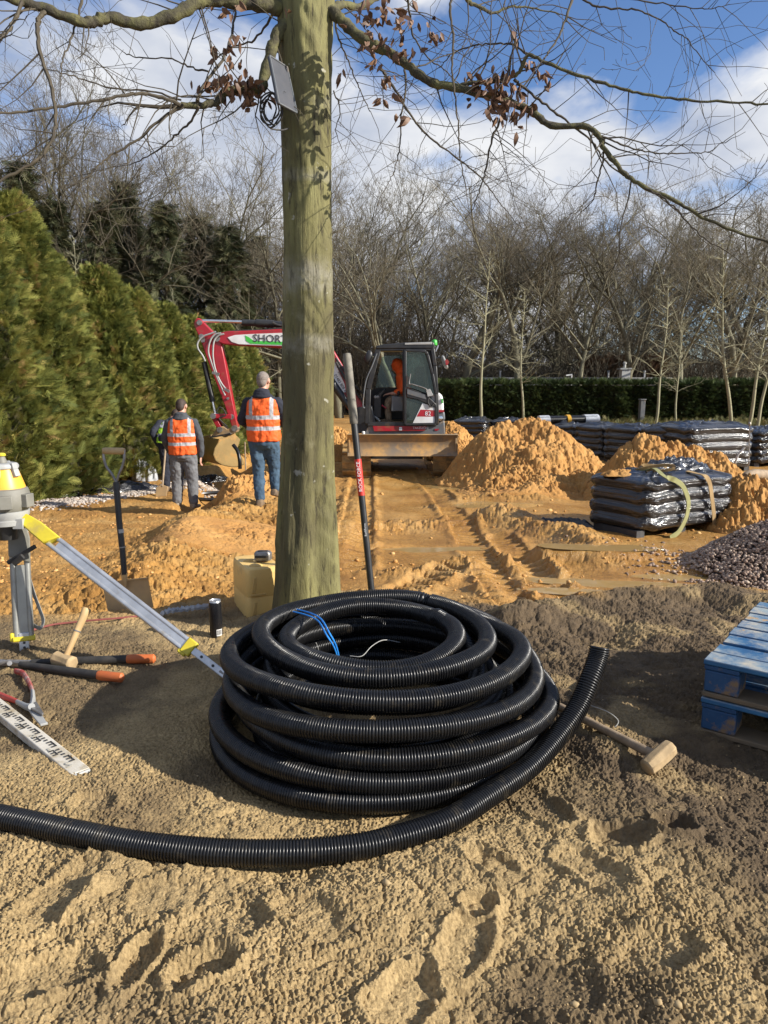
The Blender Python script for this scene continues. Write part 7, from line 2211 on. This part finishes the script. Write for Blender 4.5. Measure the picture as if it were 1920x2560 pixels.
# dark undergrowth along the wood edge: one mass of thin stems
sg = Segs()
for _ in range(9000):
    u = WG.uniform(-150, 2100); Y = WG.uniform(40, 58)
    x = pY(u, 1000, Y).x
    h = WG.uniform(1.5, 6.0) * (1.5 if 600 < u < 1080 else 1.0)
    p = np.array([x, Y, -.6]); d = np.array([WG.gauss(0, .25), WG.gauss(0, .2), 1.])
    n = 4
    for k in range(n):
        q = p + d * (h / n)
        sg.add(p, q, .022 * (1 - k / n) + .008, .022 * (1 - (k + 1) / n) + .006)
        for _k in range(2):
            e = q + np.array([WG.gauss(0, .5), WG.gauss(0, .4), WG.uniform(.1, .7)]) * (h / 4)
            sg.add(q, e, .010, .005)
        p = q; d = d + np.array([WG.gauss(0, .22), WG.gauss(0, .2), 0])
o = sg.mesh('undergrowth', m_wtwig_d)
tag(o, 'brown leafless undergrowth between the trunks of the wood', 'undergrowth', kind='stuff')

# ---- slim planted trees in front of the clipped hedge
slimv = []
for k in range(3):
    g = random.Random(60 + k)
    wd_, tw_ = Segs(), Segs()
    H = 7.0
    p = np.array([0., 0., 0.]); d = np.array([0, 0, 1.])
    n = 16
    for i in range(n):
        d = d + np.array([g.gauss(0, .035), g.gauss(0, .035), 0]); d /= np.linalg.norm(d)
        q = p + d * (H / n)
        wd_.add(p, q, .065 * (1 - .9 * i / n) + .008, .065 * (1 - .9 * (i + 1) / n) + .008)
        if i > 4:
            for _k in range(4):
                a = g.uniform(0, 6.28); el = g.uniform(.05, .7)
                bd = np.array([math.cos(a) * math.cos(el), math.sin(a) * math.cos(el), math.sin(el)])
                L = (1.9 * (1 - (i / n) ** 1.6) + .35) * g.uniform(.5, 1.05)
                bp_ = p + (q - p) * g.random(); m = 5
                for j in range(m):
                    bd = bd + np.array([g.gauss(0, .16), g.gauss(0, .16), g.gauss(.03, .12)]); bd /= np.linalg.norm(bd)
                    b2 = bp_ + bd * (L / m)
                    tw_.add(bp_, b2, .016 * (1 - j / m) + .005, .016 * (1 - (j + 1) / m) + .004)
                    for _j in range(2):
                        sd_ = bd * .6 + np.array([g.gauss(0, .6), g.gauss(0, .6), g.gauss(.1, .5)])
                        e = b2 + sd_ / np.linalg.norm(sd_) * L * g.uniform(.12, .3)
                        tw_.add(b2, e, .006, .004)
                    bp_ = b2
        p = q
    slimv.append((wd_, tw_))
slim_me = {}
SLIM = [(1204, 1052, 620, 30, 0, 0, 'first slim pale-stemmed tree, right of the excavator cab'), (1309, 1050, 720, 31, 1, 0, 'second slim pale-stemmed tree, above the largest sand heap'), (1638, 1062, 690, 29, 2, .05, 'slim pale-stemmed tree right of the grey chimney'),
        (1690, 1058, 790, 29.5, 0, 0, 'short slim tree with low spreading twigs, second right of the chimney'), (1832, 1068, 600, 26, 1, -.10, 'slim tree leaning left above the sunlit bag stack'), (1868, 1068, 620, 25.5, 2, .10, 'slim tree leaning right, the middle of three stems by the right edge'),
        (1890, 1070, 660, 25, 0, .16, 'strongly leaning slim tree nearest the right edge'), (1395, 1040, 700, 42, 1, 0, 'thin young tree just left of the lamp post behind the hedge'), (1450, 1040, 690, 43, 2, 0, 'thin young tree just right of the lamp post behind the hedge'), (1478, 1040, 690, 43, 0, 0, 'thin mossy young tree between lamp post and chimney')]
for (u, vb, vt, Y, v, ln, lab) in SLIM:
    b = pY(u, vb, Y); H = pY(u, vt, Y).z - (-.5)
    root = thing('slim_tree', lab, 'tree', (b.x, Y, -.5), WG.uniform(0, 6.28), 'slim planted trees before the wood')
    root.rotation_euler = (0, ln, 0); s = H / 7; root.scale = (s * 1.0, s * 1.0, s)
    if v not in slim_me:
        a = slimv[v][0].mesh('trunk', m_pbark, root, 6); b_ = slimv[v][1].mesh('crown', m_pbark, root, 3); slim_me[v] = (a.data, b_.data)
    else:
        for nm, me in zip(('trunk', 'crown'), slim_me[v]):
            o = bpy.data.objects.new(nm, me); link(o); o.parent = root
# pale sapling among the hedge conifers
for (u, vt, vb, Y, lab) in ((200, 590, 800, 16.5, 'thin white-stemmed sapling in the gap between the two tallest hedge conifers'), (438, 720, 830, 19.5, 'thin pale sapling rising above the middle of the conifer hedge')):
    root = thing('sapling', lab, 'tree', (pY(u, vb, Y).x, Y, -.45)); H = pY(u, vt, Y).z + .45; s = H / 7; root.scale = (s * .45, s * .45, s)
    for nm, me in zip(('trunk', 'crown'), slim_me[1]):
        o = bpy.data.objects.new(nm, me); link(o); o.parent = root

# ------------------------------------------------------------------ conifer foliage
def spray_template(nl=9, droop=.25):
    """a flat fern-like spray along +X, leaflets as thin quads"""
    V, Fq = [], []
    def quad(p, q, w0, w1):
        d = np.array(q) - np.array(p); s = np.array([-d[1], d[0], 0]); s = s / (np.linalg.norm(s) + 1e-9)
        b = len(V)
        V.extend([np.array(p) + s * w0, np.array(p) - s * w0, np.array(q) - s * w1, np.array(q) + s * w1]); Fq.append((b, b + 1, b + 2, b + 3))
    for i in range(nl):
        t = i / nl
        z = -droop * t * t
        L = .42 * (1 - t) ** .7 + .12
        for sgn in (-1, 1):
            quad((t, 0, z), (t + L * .75, sgn * L * .62, z - .06 - .05 * (i % 2)), .030, .012)
    quad((0, 0, 0), (.55, 0, -droop * .3), .03, .026); quad((.5, 0, -droop * .25), (1.1, 0, -droop), .026, .01)
    return np.array(V), np.array(Fq)


SPV, SPF = spray_template(7)


def foliage(name, P, Dn, size, mat, parent, seed, tint=None, roll=.6):
    """sprays at P pointing along Dn"""
    g = np.random.default_rng(seed)
    n = len(P)
    X = Dn / (np.linalg.norm(Dn, axis=1)[:, None] + 1e-9)
    up = np.array([0, 0, 1.0]) + g.normal(0, roll, (n, 3))
    Yv = np.cross(up, X); Yv /= np.linalg.norm(Yv, axis=1)[:, None] + 1e-9
    Z = np.cross(X, Yv)
    V = P[:, None] + size[:, None, None] * (SPV[None, :, 0:1] * X[:, None] + SPV[None, :, 1:2] * Yv[:, None] + SPV[None, :, 2:3] * Z[:, None])
    m = len(SPV)
    Fq = (SPF[None] + (np.arange(n) * m)[:, None, None]).reshape(-1, 4)
    tint = g.uniform(0, 1, n) if tint is None else tint
    return mesh_np(name, V.reshape(-1, 3), Fq, mat, parent, smooth=False, attrs={'tint': np.repeat(tint, m)})


def leaf_mat(name, stops, trans=.25):
    m, nt, bs = M_(name)
    a = nt.nodes.new('ShaderNodeAttribute'); a.attribute_name = 'tint'
    c = ramp(nt, a.outputs['Fac'], stops)
    nt.links.new(c, bs.inputs['Base Color']); bs.inputs['Roughness'].default_value = .65; bs.inputs['Specular IOR Level'].default_value = .2
    t = nt.nodes.new('ShaderNodeBsdfTranslucent'); nt.links.new(c, t.inputs['Color'])
    mx = nt.nodes.new('ShaderNodeMixShader'); mx.inputs[0].default_value = trans
    nt.links.new(bs.outputs[0], mx.inputs[1]); nt.links.new(t.outputs[0], mx.inputs[2])
    nt.links.new(mx.outputs[0], nt.nodes['Material Output'].inputs['Surface'])
    return m


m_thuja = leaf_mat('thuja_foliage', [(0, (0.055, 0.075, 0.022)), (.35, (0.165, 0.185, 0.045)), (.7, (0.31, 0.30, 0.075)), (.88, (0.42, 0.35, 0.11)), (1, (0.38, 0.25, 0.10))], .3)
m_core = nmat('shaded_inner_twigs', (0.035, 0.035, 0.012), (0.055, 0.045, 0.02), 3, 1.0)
m_spruce = leaf_mat('spruce_foliage', [(0, (0.05, 0.062, 0.032)), (.6, (0.10, 0.108, 0.055)), (1, (0.155, 0.145, 0.075))], .2)
m_yew = leaf_mat('yew_foliage', [(0, (0.030, 0.046, 0.016)), (.6, (0.060, 0.085, 0.028)), (1, (0.11, 0.135, 0.045))], .2)


def thuja(label, u, vtop, Y, rad, seed, n, size, wide=1.0, group='conifers of the tall hedge on the left'):
    x = pY(u, 1000, Y).x
    zb = gz(x, min(Y, 20)) - .05
    H = pY(u, vtop, Y).z - zb
    n = int(n * 1.7); size *= .86
    root = thing('hedge_conifer', label, 'conifer', (x, Y, zb), 0, group)
    g = np.random.default_rng(seed)
    a = g.uniform(0, 2 * math.pi, n); t = g.uniform(0, 1, n) ** .85
    # only what can be seen from this side of the hedge needs to be thick: keep the far side thinner
    keep = (np.cos(a - R(-60)) > -.55) | (g.uniform(0, 1, n) < .25)
    a, t = a[keep], t[keep]; n = len(a)
    prof = np.clip(1 - t, 0, 1) ** .62 * (.55 + .45 * np.clip(t * 5 + .45, 0, 1)) + .03
    lob = 1 + .34 * perlin(a * 2.2 + seed, t * H * .9, seed) + .12 * perlin(a * 6 + seed, t * H * 2.6, seed + 1)
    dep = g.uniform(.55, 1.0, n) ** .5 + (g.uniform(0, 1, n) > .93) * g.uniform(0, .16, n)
    r = rad * prof * lob * dep
    P = np.stack([r * np.cos(a) * wide, r * np.sin(a), t * H * .98], 1)
    Dn = np.stack([np.cos(a), np.sin(a), g.uniform(.2, 1.5, n)], 1) + g.normal(0, .35, (n, 3))
    clump = perlin(a * 4 + seed, t * H * 1.6, seed + 4)
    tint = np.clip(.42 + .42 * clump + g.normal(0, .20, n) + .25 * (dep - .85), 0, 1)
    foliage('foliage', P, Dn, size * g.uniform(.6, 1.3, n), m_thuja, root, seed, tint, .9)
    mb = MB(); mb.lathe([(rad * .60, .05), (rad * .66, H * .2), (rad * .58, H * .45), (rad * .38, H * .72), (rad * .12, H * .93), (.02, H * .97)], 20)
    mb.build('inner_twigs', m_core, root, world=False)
    mb = MB(); mb.tube([(0, 0, -.2), (0, 0, H * .9)], [.09, .02], 8); mb.build('trunk', m_wbark, root, world=False)
    return root


HC = [('tallest and nearest hedge conifer, at the left edge', -60, 440, 11.6, 1.35, 9000, .24), ('tall golden-green hedge conifer behind the laser level', 55, 485, 12.6, 1.38, 11000, .23), ('hedge conifer behind the spade, its tip below the pale sapling', 150, 640, 13.9, .95, 6500, .22),
      ('hedge conifer with brownish tip, right of the pale sapling', 262, 670, 14.8, 1.25, 9000, .22), ('hedge conifer behind the man in grey joggers', 345, 725, 16.0, 1.05, 7500, .22), ('hedge conifer left of the red digger arm', 420, 765, 17.2, 1.05, 6500, .22),
      ('hedge conifer behind the red digger arm', 490, 795, 18.6, 1.05, 6000, .22), ('hedge conifer between the digger arm and the walking man', 560, 815, 20.2, 1.05, 5500, .22), ('last and farthest hedge conifer, above the walking man', 610, 850, 22.0, 1.0, 4500, .22)]
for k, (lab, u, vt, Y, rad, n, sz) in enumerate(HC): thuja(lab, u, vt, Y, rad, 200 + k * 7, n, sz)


def spruce(label, u, vtop, Y, rad, seed, n):
    x = pY(u, 1000, Y).x; zb = -.6; H = pY(u, vtop, Y).z - zb
    root = thing('spruce', label, 'conifer', (x, Y, zb), 0, 'dark spruces in the wood behind the hedge')
    g = np.random.default_rng(seed)
    a = g.uniform(0, 2 * math.pi, n); t = g.uniform(.1, 1, n) ** .9
    tier = .75 + .35 * np.sin(t * H * 4.2 + 1.2 * np.sin(a * 3)) + .3 * perlin(a * 1.5 + seed, t * 6, seed)
    r = rad * (1 - t) ** .8 * tier * g.uniform(.25, 1, n) ** .5 + .05
    P = np.stack([r * np.cos(a), r * np.sin(a), t * H], 1)
    Dn = np.stack([np.cos(a), np.sin(a), g.uniform(-.6, .4, n)], 1) + g.normal(0, .3, (n, 3))
    foliage('foliage', P, Dn, g.uniform(.35, .75, n), m_spruce, root, seed, None, .5)
    mb = MB(); mb.tube([(0, 0, 0), (0, 0, H * .98)], [.16, .02], 7); mb.build('trunk', m_wbark, root, world=False)


for k, (lab, u, vt, Y, rad) in enumerate((('dark spruce at the left above the tall conifer', 95, 405, 33, 1.9), ('dark spruce with a thin top left of the gap', 168, 500, 34, 1.7), ('broad dark spruce behind the hedge gap', 285, 505, 34.5, 2.2), ('tall dark spruce with the highest tip', 340, 455, 36, 1.9),
                                          ('dark spruce above the hedge middle', 430, 510, 34.5, 1.9), ('dark spruce left of the digger arm', 510, 545, 36, 1.9), ('dark spruce above the digger arm joint', 585, 570, 35, 1.8), ('dark spruce just left of the main trunk', 655, 590, 47, 2.2)
                                          )):
    spruce(lab, u, vt, Y, rad, 400 + k, 1500)

# clipped dark hedge
hl, hr = pY(1085, 1050, 35.0), pY(2300, 1050, 33.0)
hb = thing('clipped_hedge', 'long clipped dark green hedge in front of the low building', 'hedge', (hl.x, 35, -.5))
Hh = pY(1500, 957, 34).z + .5
g = np.random.default_rng(77)
n = 15000
s = g.uniform(0, 1, n); z = g.uniform(0, 1, n) ** .9
X = hl.x + (hr.x - hl.x) * s; Yv = 34.2 + (32.4 - 34.2) * s
top = g.uniform(0, 1, n) < .22
wav = .22 * perlin(X * 1.3, z * 1.2, 5) + .10 * perlin(X * 4, z * 3, 6)
P = np.stack([X, Yv - .1 + np.where(top, g.uniform(0, 1.2, n), -wav + g.uniform(0, .2, n)), np.where(top, Hh - .08, z * Hh) + .08 * perlin(X * 1.1, X * 0, 9)], 1) - np.array([hl.x, 35, 0])
Dn = np.stack([g.normal(0, .5, n), np.where(top, -.2, -1.0), np.where(top, 1.0, g.uniform(-.1, .9, n))], 1)
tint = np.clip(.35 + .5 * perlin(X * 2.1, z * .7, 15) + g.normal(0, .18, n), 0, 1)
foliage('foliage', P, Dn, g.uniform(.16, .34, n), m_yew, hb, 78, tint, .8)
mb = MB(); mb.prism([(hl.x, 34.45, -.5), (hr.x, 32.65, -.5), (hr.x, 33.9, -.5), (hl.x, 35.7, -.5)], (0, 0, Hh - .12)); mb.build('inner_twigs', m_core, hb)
# rough grass and weeds at the foot of the hedge
n = 3500
uu = g.uniform(1380, 1950, n); Yg = g.uniform(27, 32.5, n)
P = np.array([tuple(pY(u, 1000, y)) for u, y in zip(uu, Yg)]); P[:, 2] = -.42
Dn = np.stack([g.normal(0, .5, n), g.normal(0, .5, n), np.ones(n)], 1)
o = foliage('weeds', P, Dn, g.uniform(.15, .55, n) * (g.uniform(0, 1, n) ** .5), leaf_mat('weedy_grass', [(0, (0.06, 0.07, 0.02)), (.6, (0.14, 0.13, 0.05)), (1, (0.24, 0.2, 0.09))], .2), None, 79)
tag(o, 'rough grass and weeds along the foot of the clipped hedge', 'weeds', kind='stuff')

# low building behind the hedge, chimney, lamp post, gate post
m_wallp = nmat('pale_render', (0.42, 0.42, 0.40), (0.34, 0.34, 0.33), 1.5, .8)
m_roof = nmat('grey_roof_felt', (0.30, 0.31, 0.31), (0.22, 0.22, 0.23), 2, .7)
bl_ = thing('low_building', 'low flat-roofed pale building showing above the clipped hedge', 'building', (pY(1430, 960, 39).x, 39, -.6))
x0, x1 = pY(1180, 960, 38).x, pY(1680, 960, 38).x; zt = pY(1430, 943, 38).z
mb = MB(); mb.box(((x0 + x1) / 2, 40.5, (zt - .6) / 2 - .15), (x1 - x0 - .4, 4.6, zt + .6 - .3)); mb.build('wall', m_wallp, bl_, smooth=False)
mb = MB(); mb.box(((x0 + x1) / 2, 40.5, zt - .09), (x1 - x0, 5.0, .16)); mb.build('roof', m_roof, bl_, smooth=False)
for u in (1250, 1520, 1610):
    mb = MB(); c = pY(u, 948, 38.4); mb.lathe([(.05, -.05), (.05, .28), (.07, .28), (.07, .33)], 10, (c.x, 38.4, zt)); mb.build('vent_pipe', m_roof, bl_)
ch = thing('chimney', 'square grey chimney with a small pot standing above the clipped hedge', 'chimney', (pY(1561, 960, 37).x, 37, zt - .3))
c = pY(1561, 960, 37); a_, b_ = pY(1550, 958, 37), pY(1573, 924, 37)
mb = MB(); mb.box(((a_.x + b_.x) / 2, 37, (a_.z + b_.z) / 2 - .25), (b_.x - a_.x, .46, b_.z - a_.z + .5)); mb.build('stack', m_wallp, ch)
mb = MB(); q = pY(1561, 922, 37); mb.box((q.x, 37, q.z), (.56, .56, .08)); mb.build('capping', m_roof, ch)
mb = MB(); mb.lathe([(.07, 0), (.07, .2), (.10, .2), (.10, .26), (.05, .3)], 12, (q.x, 37, q.z + .04)); mb.build('pot', m_lgrey, ch)
lp = thing('lamp_post', 'slim white lamp post with a short arm above the clipped hedge', 'lamp post', (pY(1429, 960, 37).x, 37, -.6))
q = pY(1429, 938, 37)
mb = MB(); mb.tube([(q.x, 37, -.6), (q.x, 37, q.z)], .035, 8); mb.build('pole', m_white, lp)
mb = MB(); mb.box((q.x - .13, 37, q.z + .01), (.30, .12, .06), Matrix.Rotation(R(-8), 3, 'Y')); mb.build('lamp_head', m_white, lp)
mb = MB(); a_, b_ = pY(1597, 1052, 32.2), pY(1611, 1000, 32.2); mb.box(((a_.x + b_.x) / 2, 32.2, (a_.z + b_.z) / 2 - .1), (b_.x - a_.x, .3, b_.z - a_.z + .2)); mb.box(((a_.x + b_.x) / 2, 32.2, b_.z + .02), (b_.x - a_.x + .06, .36, .05))
free('gate_post', mb, m_greypaint, 'square grey gate post set in a gap of the clipped hedge', 'post', bevel=.01)
# beech hedge, russet, behind
n = 5000
uu = g.uniform(1440, 1660, n); Yg = g.uniform(41, 42, n)
P = np.array([tuple(pY(u, 1000, y)) for u, y in zip(uu, Yg)]); P[:, 2] = g.uniform(-.5, 2.7, n)
o = foliage('foliage', P - np.array([8, 42, 0]), np.stack([g.normal(0, .4, n), g.normal(-.4, .4, n), np.ones(n)], 1), g.uniform(.2, .45, n), leaf_mat('russet_leaves', [(0, (0.12, 0.07, 0.04)), (1, (0.22, 0.14, 0.085))], .2), None, 91)
bh = thing('beech_hedge', 'russet leafless beech hedge behind the grey chimney', 'hedge', (8, 42, 0)); o.parent = bh
